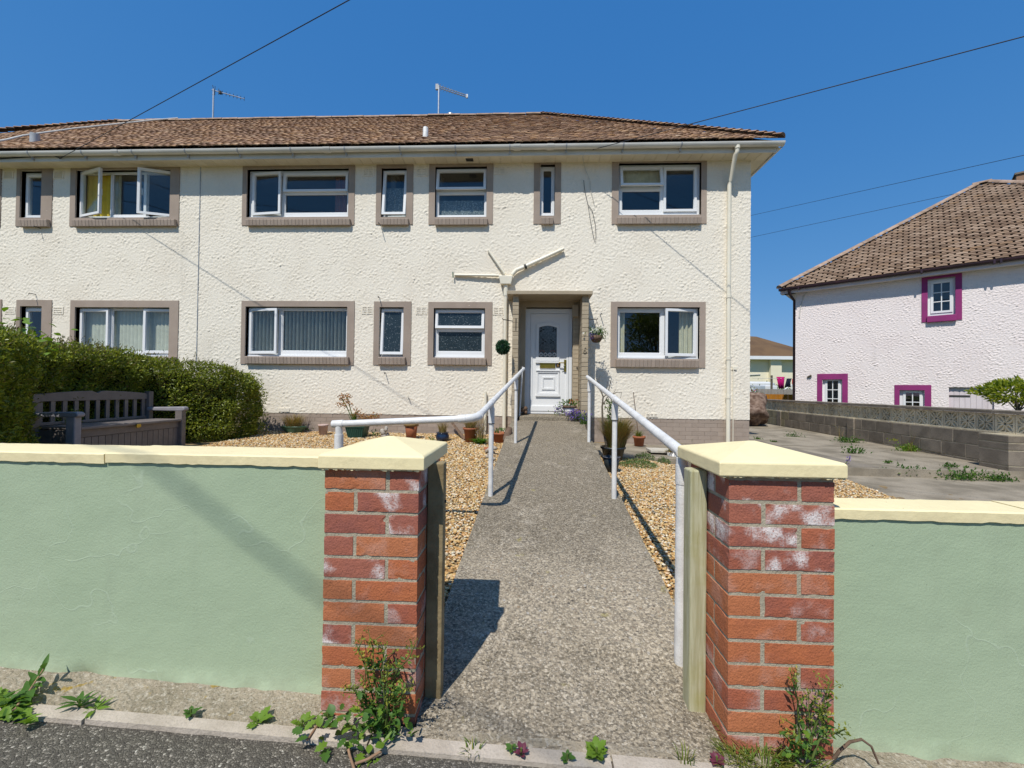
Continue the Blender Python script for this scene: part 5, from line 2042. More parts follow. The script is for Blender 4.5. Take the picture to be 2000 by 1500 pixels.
ROUND = [.03, .22, .33, .36, .30, .17, .01]
LANCE = [.03, .10, .13, .13, .10, .06, .005]
LOBED = [.04, .10, .30, .18, .36, .20, .26, .10, .01]
LEAF_LANCE = leaf_unit('lance_leaf', LANCE, MT['weed_leaf'])
LEAF_ROUND = leaf_unit('round_leaf', ROUND, MT['weed_leaf'])
LEAF_LOBED = leaf_unit('lobed_leaf', LOBED, MT['weed_leaf'])
LEAF_BRIGHT = leaf_unit('bright_leaf', LANCE, MT['bright_leaf'])

# ================================================================== hedge between the two gardens
hedge = thing('hedge', (-6.0, 4.8, .15), 'long clipped dark green hedge behind the brown bench', 'hedge')


def hedge_face(y):
    # x of the face that looks onto the garden
    ks = ((1.7, -4.75), (2.8, -4.6), (3.7, -4.95), (4.25, -5.22), (4.5, -5.76), (6.1, -5.78), (6.32, -5.35), (6.6, -4.86), (7.0, -4.72), (7.35, -4.9))
    return float(np.interp(y, [k[0] for k in ks], [k[1] for k in ks]))


def hedge_top(y):
    ks = ((1.7, 1.60), (4.2, 1.63), (5.2, 1.62), (6.2, 1.55), (6.8, 1.42), (7.2, 1.18), (7.35, .9))
    return float(np.interp(y, [k[0] for k in ks], [k[1] for k in ks]))


# dark woody inside
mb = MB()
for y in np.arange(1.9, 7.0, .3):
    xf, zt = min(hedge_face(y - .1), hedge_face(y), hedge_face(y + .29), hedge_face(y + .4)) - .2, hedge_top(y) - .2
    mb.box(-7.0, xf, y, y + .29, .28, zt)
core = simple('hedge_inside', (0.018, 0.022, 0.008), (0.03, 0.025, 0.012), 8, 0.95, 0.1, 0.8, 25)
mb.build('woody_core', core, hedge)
ptsA, nrmA, ptsT, nrmT = [], [], [], []
lump = lambda a, b: .05 * math.sin(a * 5.1 + b * 2.3) + .04 * math.sin(a * 11.3 - b * 7.7 + 1) + .03 * math.sin(b * 17 + a * 3)
N = 112000
for _ in range(N):
    u = random.random()
    y = random.uniform(1.75, 7.33)
    xf, zt = hedge_face(y), hedge_top(y)
    if u < .66:                                  # garden face
        z = random.uniform(.12, zt)
        rnd = max(0, (z - (zt - .22)) / .22)
        dpt = random.random() ** 1.6 * .24
        low = max(0, .4 - z) * .35
        ptsA.append((xf + lump(y, z) - dpt - rnd * rnd * .16 - low, y, z))
        nrmA.append((.85, -.15, .35))
    elif u < .92:                                # top
        x = random.uniform(-7.0, xf)
        d_ = max(0, (x - (xf - .25)) / .25)
        dpt = random.random() ** 1.6 * .18
        z = zt + lump(x, y) * .7 - dpt - d_ * d_ * .14
        if random.random() < .22:
            ptsT.append((x, y, z + random.uniform(0, .07)))
            nrmT.append((.1, 0, 1.4))
        else:
            ptsA.append((x, y, z))
            nrmA.append((.1, 0, .9))
    else:                                        # rounded house end
        x = random.uniform(-6.9, hedge_face(7.0))
        z = random.uniform(.15, 1.35)
        ptsA.append((x, 7.32 + lump(x, z) - random.random() ** 1.6 * .2 - max(0, z - 1.0) * .5, z))
        nrmA.append((.3, .6, .3))
leaf_cloud('foliage', ptsA, nrmA, .044, .020, MT['hedge'], hedge, jitter=.75)
leaf_cloud('shoot_tips', ptsT, nrmT, .05, .014, MT['hedge_tip'], hedge, jitter=.35)
# sprigs standing out of the clipped top and face
sp_p, sp_n = [], []
for _ in range(420):
    y = random.uniform(1.9, 7.3)
    xf, zt = hedge_face(y), hedge_top(y)
    if random.random() < .6:
        b = Vector((random.uniform(-6.6, xf - .05), y, zt - .06))
        d_ = Vector((random.uniform(-.3, .4), random.uniform(-.3, .3), 1)).normalized()
    else:
        z = random.uniform(.3, zt - .1)
        b = Vector((xf - .03, y, z))
        d_ = Vector((1, random.uniform(-.5, .3), random.uniform(.1, .8))).normalized()
    L_ = random.uniform(.10, .20)
    for k in range(9):
        p = b + d_ * L_ * k / 8
        sp_p.append(tuple(p))
        a = random.uniform(0, 6.28)
        sp_n.append(tuple(d_ * .9 + Vector((math.cos(a), math.sin(a), .2)) * .8))
leaf_cloud('sprigs', sp_p, sp_n, .034, .013, MT['hedge_tip'], hedge, jitter=.15)

# climber with bright leaves growing through the hedge
cl = thing('climber', (-5.6, 4.4, .2), 'bright green broad leaved climber growing through the left end of the hedge', 'climber')
stem = MB()
for (px, py, n, spread, Y) in ((15, 655, 34, .22, 4.3), (50, 650, 22, .16, 4.4), (88, 682, 10, .09, 4.5), (58, 702, 7, .07, 4.3), (22, 640, 14, .12, 4.35), (2, 672, 14, .14, 4.25)):
    c = P(px, py, Y)
    for _ in range(n):
        o = Vector((random.gauss(0, spread), random.gauss(0, spread * .5), random.gauss(0, spread * .55)))
        put_leaf(LEAF_ROUND, cl, c + o, random.uniform(.055, .095), random.uniform(0, 6.28), random.uniform(-.5, .9), random.uniform(-.6, .6), mat=MT['bright_leaf'])
    stem.tube([c + Vector((-.1, .1, -.4)), c + Vector((-.02, .02, -.1)), c + Vector((.05, 0, .1))], .004, 5)
stem.build('stem', MT['stem'], cl)

# ================================================================== storage bench
BL = 1.50
ang = math.radians(90)
mid = Vector((-5.15, 5.28, .165))
bench = thing('storage_bench', mid, 'dark brown storage bench with slatted back and grey arms in front of the hedge', 'bench', rz=ang)
# local frame: x along the seat, y towards the back (hedge), z up from the ground; the front edge of the seat is y = 0
BD = .60
FZ = .0


def bb(name, x0, x1, y0, y1, z0, z1, mat='bench', parent=None, bev=.006):
    return MB().box(x0, x1, y0, y1, z0, z1).build(name, MT[mat], parent or bench, local=True, bevel=bev)


hx = BL / 2
boxp = bb('storage_box', -hx + .05, hx - .05, .055, BD - .08, FZ, .42)
npl_ = 17
pw = (BL - .12) / npl_
plank = unit_mesh('plank', MB().hexa([(-pw / 2 + .003, -.008, 0), (pw / 2 - .003, -.008, 0), (pw / 2 - .003, .012, 0), (-pw / 2 + .003, .012, 0)],
                                     [(-pw / 2 + .003, -.008, .31), (pw / 2 - .003, -.008, .31), (pw / 2 - .003, .012, .31), (-pw / 2 + .003, .012, .31)]), MT['bench'])
for k in range(npl_):
    o = bpy.data.objects.new('plank', plank)
    COL.objects.link(o)
    o.parent = boxp
    o.location = (-hx + .06 + pw * (k + .5), .045, .02)
bb('front_rail', -hx + .05, hx - .05, .03, .056, .335, .425)
seat = bb('seat_lid', -hx + .06, hx - .06, -.015, BD - .1, .425, .462, 'bench', bev=.01)
lt = MB().box(-.03, .03, -.035, -.014, .395, .44).build('latch', MT['brass'], seat, local=True, bevel=.004)
for sx in (-1, 1):
    x = sx * (hx - .02)
    bb('front_post', x - .04, x + .04, -.02, .09, FZ, .60, 'bench_grey' if sx < 0 else 'bench', bev=.012)
    bb('back_post', x - .035, x + .035, BD - .11, BD - .03, FZ, .86 if sx > 0 else .80)
    m = MB()
    prof = [(-.06, .61), (-.055, .585), (-.02, .575), (BD - .08, .575), (BD - .08, .625), (-.02, .640), (-.045, .635)]
    m.prism([(p[0], p[1]) for p in prof], 'x', x - .045, x + .045)
    m.build('arm', MT['bench_grey'], bench, local=True, bevel=.014)
# back: top rail with a notched crest, bottom rail, slats leaning a little
m = MB()
yb0, yb1 = BD - .075, BD - .035
crest = [(-hx + .02, .745), (hx - .05, .745), (hx - .05, .825)]
for k in range(1, 22):
    t_ = k / 22
    x = (hx - .05) + (-(2 * hx) + .07) * t_
    xx = abs(x) / hx
    crest.append((x, .825 + .045 * (1 - xx ** 2) - (.028 if abs(x) < .05 else 0)))
crest.append((-hx + .02, .825))
m.prism(crest, 'y', yb0, yb1)
m.build('top_rail', MT['bench'], bench, local=True, bevel=.006)
bb('bottom_rail', -hx + .02, hx - .05, yb0, yb1, .462, .50)
ns = 11
slat = unit_mesh('back_slat', MB().box(-.024, .024, -.011, .011, .495, .75), MT['bench'])
for k in range(ns):
    o = bpy.data.objects.new('back_slat', slat)
    COL.objects.link(o)
    o.parent = bench
    o.location = (-hx + .10 + (2 * hx - .2) * k / (ns - 1), (yb0 + yb1) / 2, 0)
# ================================================================== pots, ornaments and plants in front of the house


def ground_pt(px, py, r=0.0, zf=gz):
    g_ = G(px, py, zf)
    d = Vector((g_.x, g_.y, 0)).normalized()
    q = Vector((g_.x, g_.y, 0)) + d * r
    return Vector((q.x, q.y, zf(q.x, q.y)))


def pot_profile(rb, rt, h, rim=.0, rimh=.0, wall=.012, belly=None):
    if belly:
        out = [(rb * .6, 0.0), (rb, .006)] + [(r, z) for r, z in belly]
    else:
        out = [(rb * .6, 0.0), (rb, .004), (rt - (rt - rb) * rimh / h * 1.0 if rim else rt, h - rimh if rim else h)]
        if rim:
            out += [(rt + rim, h - rimh + .004), (rt + rim, h)]
    ro = out[-1][0]
    out += [(ro - wall, h), (ro - wall - .004, h - .03), (0.001, h - .035)]
    return out


def pot(label, px, py, rb, rt, h, mat, rim=.0, rimh=.0, belly=None, zf=gz, sx=1.0, sy=1.0, cat='plant pot', group=None, n=24, soil=True, loc=None, name='plant_pot'):
    b = loc if loc is not None else ground_pt(px, py, rb * .9, zf)
    root = thing(name, b, label, cat, group)
    m = MB().lathe(pot_profile(rb, rt, h, rim, rimh, belly=belly), b, n, sx, sy, smooth=True)
    o = m.build('pot', MT[mat], root)
    if soil:
        rr = (belly[-1][0] if belly else rt + rim) - .016
        MB().lathe([(rr, h - .022), (rr * .5, h - .014), (0.001, h - .012)], b, n, sx, sy).build('soil', MT['soil'], root)
    return root, b, h


# dark grey ribbed square pot in the hedge's shade
b = ground_pt(487, 846, .08)
root = thing('plant_pot', b, 'empty grey ribbed plastic pot in the shade beside the hedge', 'plant pot')
m = MB()
m.hexa([(b.x - .075, b.y - .075, b.z), (b.x + .075, b.y - .075, b.z), (b.x + .075, b.y + .075, b.z), (b.x - .075, b.y + .075, b.z)],
       [(b.x - .105, b.y - .105, b.z + .2), (b.x + .105, b.y - .105, b.z + .2), (b.x + .105, b.y + .105, b.z + .2), (b.x - .105, b.y + .105, b.z + .2)])
m.build('pot', MT['pot_grey'], root)
m = MB()
for k in range(7):
    t_ = -1 + 2 * k / 6
    m.tube([(b.x + t_ * .07, b.y - .077, b.z + .01), (b.x + t_ * .1, b.y - .106, b.z + .19)], .005, 5)
m.build('rib', MT['pot_grey'], root)
MB().plate(b.x - .112, b.x + .112, b.z + .185, b.z + .205, [], b.y - .112, b.y - .104).build('rim', MT['pot_grey'], root)

# green oval planter with dry grass
root, b, h = pot('long green glazed oval planter full of dry grass below the air vent', 573, 847, .12, .20, .125, 'pot_green', sx=1.18, sy=.6, belly=[(.13, .02), (.17, .07), (.195, .105), (.207, .115), (.207, .125)])
blades('dry_grass', b + Vector((0, 0, .11)), 330, .22, .27, .007, MT['dry'], root, .3, base_r=.13)
# pale pinkish pot
pot('small pale pinkish cylindrical pot between the green planters', 631, 851, .065, .082, .195, 'pot_pink', rim=.006, rimh=.03)
# dark green fluted planter with wilted orange flowers
b = ground_pt(698, 856, .10)
root = thing('plant_pot', b, 'square dark green planter holding wilted orange flower heads', 'plant pot')
m = MB()
m.hexa([(b.x - .125, b.y - .10, b.z), (b.x + .125, b.y - .10, b.z), (b.x + .125, b.y + .10, b.z), (b.x - .125, b.y + .10, b.z)],
       [(b.x - .165, b.y - .135, b.z + .2), (b.x + .165, b.y - .135, b.z + .2), (b.x + .165, b.y + .135, b.z + .2), (b.x - .165, b.y + .135, b.z + .2)])
m.build('pot', MT['pot_green_dark'], root)
m = MB()
for k in range(9):
    t_ = -1 + 2 * k / 8
    m.tube([(b.x + t_ * .115, b.y - .102, b.z + .01), (b.x + t_ * .15, b.y - .136, b.z + .18)], .007, 5)
m.build('rib', MT['pot_green_dark'], root)
MB().box(b.x - .175, b.x + .175, b.y - .145, b.y + .145, b.z + .185, b.z + .206).build('rim', MT['pot_green_dark'], root)
blades('leaves', b + Vector((-.07, 0, .19)), 26, .13, .27, .022, MT['weed_leaf'], root, .35, base_r=.04)
blades('dry_leaves', b + Vector((.02, 0, .19)), 60, .16, .26, .006, MT['dry'], root, .35, base_r=.06)
st = MB()
Yf = b.y
hd = [P(x, y, Yf) for x, y in ((667, 778), (676, 784), (671, 791), (664, 789), (683, 789), (677, 775), (667, 773), (682, 774), (698, 803), (694, 811), (703, 812), (714, 816), (722, 814), (730, 811), (738, 812), (709, 812), (718, 819), (697, 806), (726, 817), (734, 815))]
pp, nn = [], []
for c in hd:
    for _ in range(26):
        pp.append(tuple(c + Vector((random.gauss(0, .026), random.gauss(0, .03), random.gauss(0, .022)))))
        nn.append((random.gauss(0, 1), random.gauss(0, 1), random.gauss(-.3, 1)))
leaf_cloud('flower_heads', pp, nn, .036, .022, MT['dead_flower'], root, jitter=.3)
for c in (hd[0], hd[5], hd[8], hd[14]):
    base = b + Vector((-.05, 0, .2))
    mid_ = base.lerp(c, .55) + Vector((-.01, 0, .06))
    st.tube([base, mid_, c], .008, 6)
st.build('stem', MT['stem'], root)

# pale stone ornament
b = ground_pt(751, 866, .05)
root = thing('ornament', b, 'knobbly pale stone ornament between the green planter and the terracotta pot', 'ornament')
m = MB()
for k in range(9):
    c = b + Vector((random.gauss(0, .03), random.gauss(0, .02), .03 + .026 * k))
    r_ = random.uniform(.025, .05)
    m.lathe([(0.001, -r_), (r_ * .7, -r_ * .7), (r_, 0), (r_ * .7, r_ * .7), (0.001, r_)], c, 9)
m.build('stone', MT['stone_pale'], root)

root, b, h = pot('tall terracotta pot with a pale yellowish rim, half hidden by the pillar cap', 803, 859, .078, .112, .285, 'terracotta', soil=True)
MB().lathe([(.112, .225), (.124, .228), (.124, .29), (.112, .29)], b, 24).build('rim', MT['terra_band'], root)
root, b, h = pot('round navy glazed bowl with dry grass stalks', 864, 863, .07, .1, .15, 'pot_navy', belly=[(.095, .025), (.112, .06), (.108, .10), (.094, .125), (.1, .138), (.105, .15)])
blades('dry_grass', b + Vector((0, 0, .13)), 120, .12, .22, .006, MT['dry'], root, .25, base_r=.06)
root, b, h = pot('terracotta pot with dry lavender beside the leaning plank', 919, 865, .085, .118, .24, 'terracotta', rim=.012, rimh=.035)
blades('dry_grass', b + Vector((0, 0, .22)), 170, .16, .22, .006, MT['dry'], root, .3, base_r=.08)
blades('grey_stalks', b + Vector((.17, -.05, .0)), 90, .14, .50, .005, MT['dry'], root, .15, base_r=.08)
pp = [tuple(b + Vector((.18 + random.gauss(0, .06), -.06 + random.gauss(0, .05), random.uniform(.10, .30)))) for _ in range(160)]
leaf_cloud('dry_seed_heads', pp, [(0, 0, 1)] * len(pp), .028, .011, leaf_mat('grey_seed', [(0, (0.20, 0.17, 0.16)), (1, (0.36, 0.31, 0.30))], .8, .1), root)
g_ = ground_pt(937, 868, .05)
t_ = thing('grass_tuft', g_, 'bright green strap leaved tuft in front of the lavender pot', 'plant')
blades('blade', g_, 130, .21, .15, .017, MT['lush'], t_, .9, base_r=.07)
root, b, h = pot('wide terracotta bowl with small plants behind the left rail post', 975, 866, .085, .135, .17, 'terracotta', rim=.012, rimh=.035)
pp = [tuple(b + Vector((random.gauss(0, .06), random.gauss(0, .05), random.uniform(.15, .23)))) for _ in range(60)]
leaf_cloud('foliage', pp, [(0, 0, 1)] * 60, .05, .02, MT['weed_leaf'], root)
# brown furry ornament leaning over the bowl
p0, p1 = P(987, 862, 6.0), P(995, 838, 6.25)
root = thing('ornament', Vector((p0.x, p0.y, p0.z)), 'rounded brown wooden animal ornament leaning beside the terracotta bowl', 'ornament')
MB().tube([p0, p0.lerp(p1, .2), p0.lerp(p1, .7), p1, p1 + (p1 - p0) * .12], [.03, .05, .055, .045, .01], 14).build('body', MT['brown_ornament'], root)
MB().tube([p0 + Vector((.0, -.03, -.03)), p0 + Vector((.03, -.04, -.12))], [.03, .02], 8).build('foot', MT['stone_pale'], root)
# pale stones and little cups edging the ramp
for (px, py, r_, lab) in ((958, 876, .045, 'pale rounded stone nearest the green tuft by the ramp'), (962, 889, .05, 'pale lumpy stone in the middle of the row edging the ramp'), (957, 903, .045, 'pale flat stone at the near end of the row edging the ramp')):
    g_ = ground_pt(px, py, .02)
    m = MB()
    for k in range(4):
        c = g_ + Vector((random.gauss(0, .03), random.gauss(0, .03), .02 + .025 * k))
        rr = r_ * random.uniform(.6, 1)
        m.lathe([(0.001, -rr * .7), (rr * .8, -rr * .5), (rr, 0), (rr * .7, rr * .5), (0.001, rr * .7)], c, 9, 1, .8)
    o = m.build('garden_stone', MT['stone_pale'])
    tag(o, lab, 'stone', 'stones edging the ramp')
pot('small pink brown cup lying among the pale stones', 951, 884, .03, .045, .07, 'terracotta', soil=False, cat='pot')
# plank leaning against the plinth
a0, a1 = P(884, 827, D - .06), ground_pt(908, 862)
o = MB().tube([a1 + Vector((0, .05, .02)), a0], .03, 4, smooth=False).build('leaning_plank', MT['brown_ornament'])
tag(o, 'short taupe plank leaning against the house plinth', 'plank')
# weeds at the foot of the house
for (px, py, n, s, lab) in ((527, 836, 60, .10, 'small leafy weed in the shade of the hedge by the house wall'), (655, 842, 34, .08, 'low weed beside the pinkish pot'), (600, 843, 40, .09, 'low weed beside the green oval planter'), (730, 853, 50, .09, 'bright weed left of the pale stone ornament'), (845, 862, 20, .06, 'straggly weed between terracotta pot and navy bowl')):
    g_ = ground_pt(px, py, .03)
    t_ = thing('weed', g_, lab, 'weed', 'weeds at the foot of the house')
    pp = [tuple(g_ + Vector((random.gauss(0, s), random.gauss(0, s * .6), abs(random.gauss(0, s * .7))))) for _ in range(n)]
    leaf_cloud('foliage', pp, [(0, -.3, 1)] * n, .045, .022, MT['weed_leaf'], t_)
g_ = ground_pt(400, 850, .1)
t_ = thing('shrub', g_, 'small bright green seedling shrub at the right end of the bench', 'shrub')
pp = [tuple(g_ + Vector((random.gauss(0, .13), random.gauss(0, .12), abs(random.gauss(.08, .1))))) for _ in range(260)]
leaf_cloud('foliage', pp, [(.3, -.5, 1)] * 260, .05, .022, MT['weed_leaf'], t_)
MB().tube([g_, g_ + Vector((0, 0, .15))], .006, 5).build('stem', MT['stem'], t_)

# --- at the door
step_z = lambda x, y: .655
g_ = P(1024.5, 806, 7.6)
root = thing('ornament', Vector((g_.x, 7.6, .655)), 'small knobbly grey brown ornament on the step left of the door', 'ornament')
m = MB()
for k in range(7):
    c = Vector((g_.x + random.gauss(0, .025), 7.6 + random.gauss(0, .02), .675 + .017 * k))
    rr = random.uniform(.025, .042)
    m.lathe([(0.001, -rr), (rr * .7, -rr * .7), (rr, 0), (rr * .7, rr * .7), (0.001, rr)], c, 9)
m.build('body', MT['brown_ornament'], root)
b = P(1112.5, 812, 7.50)
b.z = .655
root, b, h = pot('white pot with a brown rim and mixed flowers on the door step', 0, 0, .085, .118, .185, 'pot_white', loc=b)
MB().lathe([(.118, .15), (.126, .152), (.126, .19), (.114, .19)], b, 24).build('rim', MT['brown_ornament'], root)
pp = [tuple(b + Vector((random.gauss(0, .09), random.gauss(0, .06), random.uniform(.16, .28)))) for _ in range(170)]
leaf_cloud('foliage', pp, [(0, 0, 1)] * 170, .045, .02, MT['weed_leaf'], root)
pp = [tuple(b + Vector((random.gauss(.03, .05), random.gauss(-.03, .05), random.uniform(.22, .29)))) for _ in range(26)]
leaf_cloud('orange_flowers', pp, [(0, 0, 1)] * 26, .03, .025, MT['orange_petal'], root)


def flower_bush(label, c, n, s, pet, npet, leafm='weed_leaf', cat='flower', L=.035):
    t_ = thing('flower_clump', c, label, cat)
    pp = [tuple(c + Vector((random.gauss(0, s[0]), random.gauss(0, s[1]), abs(random.gauss(s[2], s[2] * .6))))) for _ in range(n)]
    leaf_cloud('foliage', pp, [(0, 0, 1)] * n, L, L * .4, MT[leafm], t_)
    pp = [tuple(c + Vector((random.gauss(0, s[0]), random.gauss(-s[1] * .5, s[1]), abs(random.gauss(s[2] * 1.4, s[2] * .6))))) for _ in range(npet)]
    leaf_cloud('blossoms', pp, [(0, -.5, .7)] * npet, L * .8, L * .7, MT[pet], t_)
    return t_


c = P(1096, 806, 7.55); c.z = .66
flower_bush('purple flowers trailing left of the white pot at the door', c, 120, (.06, .04, .08), 'purple', 90)
c = P(1124, 818, 7.35); c.z = .60
flower_bush('deep purple lobelia cushion at the right edge of the door step', c, 170, (.075, .05, .07), 'purple', 230)
c = P(1142, 822, 7.1); c.z = .55
t_ = flower_bush('upright lavender clump at the foot of the right porch column', c, 90, (.06, .05, .09), 'purple', 60)
blades('stalk', c, 110, .12, .24, .006, MT['weed_leaf'], t_, .2, base_r=.08)

# --- right of the ramp
b = ground_pt(1166, 852, .06)
root, b, h = pot('small black pot with a bright green plant, behind the far right rail post', 0, 0, .075, .085, .14, 'pot_black', loc=b)
MB().lathe([(.085, .135), (.105, .14), (.105, .165), (.09, .165)], b, 20).build('tray', MT['terracotta'], root)
pp = [tuple(b + Vector((random.gauss(0, .05), random.gauss(0, .05), random.uniform(.15, .27)))) for _ in range(150)]
leaf_cloud('foliage', pp, [(0, 0, 1)] * 150, .04, .016, MT['weed_leaf'], root)
MB().lathe([(.001, .38), (.035, .36), (.045, .32), (.03, .29)], b + Vector((.03, 0, 0)), 12).build('watering_globe', MT['pot_green'], root)
# big dark planter with a bare shrub and tall dry grass
b = ground_pt(1197, 903, .12)
root, b, h = pot('large dark green pot with a bare woody shrub and tall dry grasses beside the ramp', 0, 0, .12, .165, .20, 'pot_black', loc=b, rim=.01, rimh=.03)
top = b + Vector((0, 0, .17))
st = MB()
Yb_ = b.y


def branch(m, pts, r0, r1):
    pts = [P(x, y, Y) for x, y, Y in pts]
    n = len(pts)
    m.tube(pts, [r0 + (r1 - r0) * k / (n - 1) for k in range(n)], 7)


for pts, r0, r1 in (((( 1185, 875, Yb_), (1177, 830, Yb_), (1176, 795, Yb_), (1178, 775, Yb_), (1172, 760, Yb_), (1168, 745, Yb_)), .018, .005),
                    (((1178, 776, Yb_), (1186, 770, Yb_ + .05), (1190, 757, Yb_ + .05), (1193, 742, Yb_ + .05)), .009, .003),
                    (((1174, 765, Yb_), (1167, 755, Yb_ - .05), (1166, 738, Yb_ - .05)), .006, .003),
                    (((1172, 760, Yb_), (1170, 750, Yb_), (1170, 734, Yb_)), .006, .003),
                    (((1184, 771, Yb_), (1185, 760, Yb_), (1186, 745, Yb_)), .006, .003),
                    (((1178, 790, Yb_), (1186, 776, Yb_), (1203, 767, Yb_), (1214, 766, Yb_), (1212, 778, Yb_)), .008, .003),
                    (((1190, 775, Yb_), (1199, 767, Yb_), (1203, 760, Yb_)), .005, .002),
                    (((1192, 880, Yb_), (1189, 850, Yb_), (1192, 820, Yb_), (1190, 790, Yb_)), .010, .004)):
    branch(st, pts, r0, r1)
st.build('branch', MT['bark'], root)
blades('dry_grass', top + Vector((.05, .02, 0)), 1000, .36, .56, .0065, MT['dry'], root, .5, base_r=.11)
blades('green_grass', top + Vector((.02, .02, 0)), 320, .2, .50, .007, MT['grass'], root, .3, base_r=.09)
pp = []
for _ in range(620):
    q = P(random.gauss(1195, 5.5), random.uniform(782, 850), Yb_ + random.uniform(-.05, .08))
    pp.append(tuple(q))
leaf_cloud('foliage', pp, [(0, -.2, .6)] * 620, .038, .017, MT['groundcover'], root)
# black bucket and a glass dish beside it
b = ground_pt(1194, 925, .08)
root, b, h = pot('black fluted bucket with a pale rim standing between the ramp and the gravel', 0, 0, .075, .10, .19, 'pot_black', loc=b)
MB().lathe([(.1, .18), (.108, .182), (.108, .194), (.098, .194)], b, 24).build('rim', MT['pot_grey'], root)
root, b, h = pot('terracotta pot with green spikes and a cane by the house wall', 1248, 872, .075, .098, .175, 'terracotta', rim=.012, rimh=.04, zf=lambda x, y: .155)
blades('leaves', b + Vector((0, 0, .15)), 60, .12, .16, .012, MT['grass'], root, .4, base_r=.05)
c0 = b + Vector((0, .02, .15))
c1 = P(1237, 766, D - .05)
MB().tube([c0, c1], .006, 6).build('cane', MT['brown_ornament'], root)
p = P(1288, 866, 6.75)
o = MB().hexa([(p.x - .19, 6.55, .172), (p.x + .17, 6.53, .172), (p.x + .18, 6.85, .172), (p.x - .18, 6.87, .172)], [(p.x - .19, 6.55, .212), (p.x + .17, 6.53, .206), (p.x + .18, 6.85, .206), (p.x - .18, 6.87, .212)]).build('paving_slab', MT['slab'], bevel=.006)
tag(o, 'loose pale paving slab lying on the concrete strip', 'slab')
b = ground_pt(1315, 905, .06)
root, b, h = pot('pale weathered pot of yellowing grass, just left of the right pillar cap', 0, 0, .075, .095, .17, 'pot_white', loc=b)
blades('grass', b + Vector((0, 0, .15)), 160, .14, .21, .011, MT['weed_yellow'], root, .4, base_r=.06)
blades('dry_grass', b + Vector((0, -.05, .15)), 70, .15, .10, .010, MT['dry'], root, 1.6, base_r=.06)
# spreading ground cover on the gravel
for (px, py, n, s, lab) in ((1245, 912, 1000, (.20, .16), 'wide cushion of green ground cover spreading over the gravel'), (1296, 906, 320, (.075, .07), 'small round cushion plant beside the wide ground cover'), (1258, 898, 420, (.13, .07), 'low mound of pale green stonecrop at the edge of the concrete strip')):
    g_ = ground_pt(px, py, .03)
    t_ = thing('cushion_plant', g_, lab, 'plant')
    pp = []
    for _ in range(n):
        a, r_ = random.uniform(0, 6.28), math.sqrt(random.random())
        x, y = r_ * math.cos(a) * s[0] * 1.3, r_ * math.sin(a) * s[1] * 1.3
        pp.append((g_.x + x, g_.y + y, gz(g_.x, g_.y) + (.075 * (1 - r_ ** 2) + .012) * random.uniform(.4, 1.15)))
    leaf_cloud('foliage', pp, [(0, -.2, 1)] * n, .026, .011, MT['groundcover'], t_)
b = ground_pt(1352, 868, 0, zf=lambda x, y: .15)
t_ = thing('weed', b, 'weed tuft by the plinth behind the right pillar cap', 'weed')
pp = [tuple(b + Vector((random.gauss(0, .09), random.gauss(0, .05), abs(random.gauss(0, .06))))) for _ in range(80)]
leaf_cloud('foliage', pp, [(0, 0, 1)] * 80, .05, .02, MT['weed_leaf'], t_)

# --- hanging plants on the porch columns
c = P(982, 678, 7.12)
root = thing('topiary_ball', c, 'round dark green topiary ball hanging beside the left porch column', 'topiary')
pp, nn = [], []
for _ in range(2200):
    v_ = Vector((random.gauss(0, 1), random.gauss(0, 1), random.gauss(0, 1))).normalized()
    pp.append(tuple(c + v_ * random.uniform(.075, .112)))
    nn.append(tuple(v_))
leaf_cloud('foliage', pp, nn, .034, .015, MT['topiary'], root, jitter=.5)
MB().lathe([(.001, -.09), (.045, -.078), (.078, -.045), (.09, 0), (.078, .045), (.045, .078), (.001, .09)], c, 16).build('inner_ball', MT['pot_green_dark'], root)
hk = P(982.5, 624, 7.12)
MB().tube([c + Vector((0, 0, .08)), Vector((c.x, c.y, hk.z))], .003, 5).build('chain', MT['iron'], root)
m = MB().tube([Vector((CL0, YP - .004, hk.z)), Vector((hk.x, 7.12, hk.z)), Vector((hk.x - .015, 7.11, hk.z + .02))], .007, 6)
m.tube([Vector((CL0 + .06, YP - .006, hk.z + .05)), Vector((CL0 + .06, YP - .006, hk.z - .16))], .007, 6)
tag(m.build('hanging_bracket', MT['iron']), 'iron bracket on the left porch column holding the topiary ball', 'bracket')
c = P(1165, 655, 7.30)
root = thing('hanging_basket', c, 'hanging basket with white flowers beside the right porch column', 'hanging basket')
MB().lathe([(.001, -.13), (.06, -.12), (.095, -.07), (.115, -.01), (.105, -.01), (.09, -.05), (.001, -.08)], c, 18).build('basket', MT['brown_ornament'], root)
pp = [tuple(c + Vector((random.gauss(0.02, .075), random.gauss(0, .06), random.gauss(.03, .05)))) for _ in range(360)]
leaf_cloud('foliage', pp, [(.1, -.2, .7)] * 360, .04, .017, MT['weed_leaf'], root)
pp, nn = [], []
for _ in range(30):
    q = c + Vector((random.gauss(-.025, .06), -.05 + random.gauss(0, .04), random.gauss(.085, .028)))
    for k in range(6):
        pp.append(tuple(q))
        a = k * 1.05
        nn.append((math.cos(a), -.5, math.sin(a)))
leaf_cloud('white_flowers', pp, nn, .024, .016, MT['white_petal'], root, jitter=.15)
pp = [tuple(c + Vector((random.gauss(-.07, .03), -.06 + random.gauss(0, .03), random.gauss(-.02, .035)))) for _ in range(60)]
leaf_cloud('blue_flowers', pp, [(0, -1, 0)] * 60, .025, .02, MT['purple'], root)
hk = P(1165, 624, 7.30)
m = MB()
for a in (0, 2.1, 4.2):
    m.tube([c + Vector((math.cos(a) * .1, math.sin(a) * .1, 0)), Vector((hk.x, 7.30, hk.z - .01))], .0025, 4)
m.build('chain', MT['iron'], root)
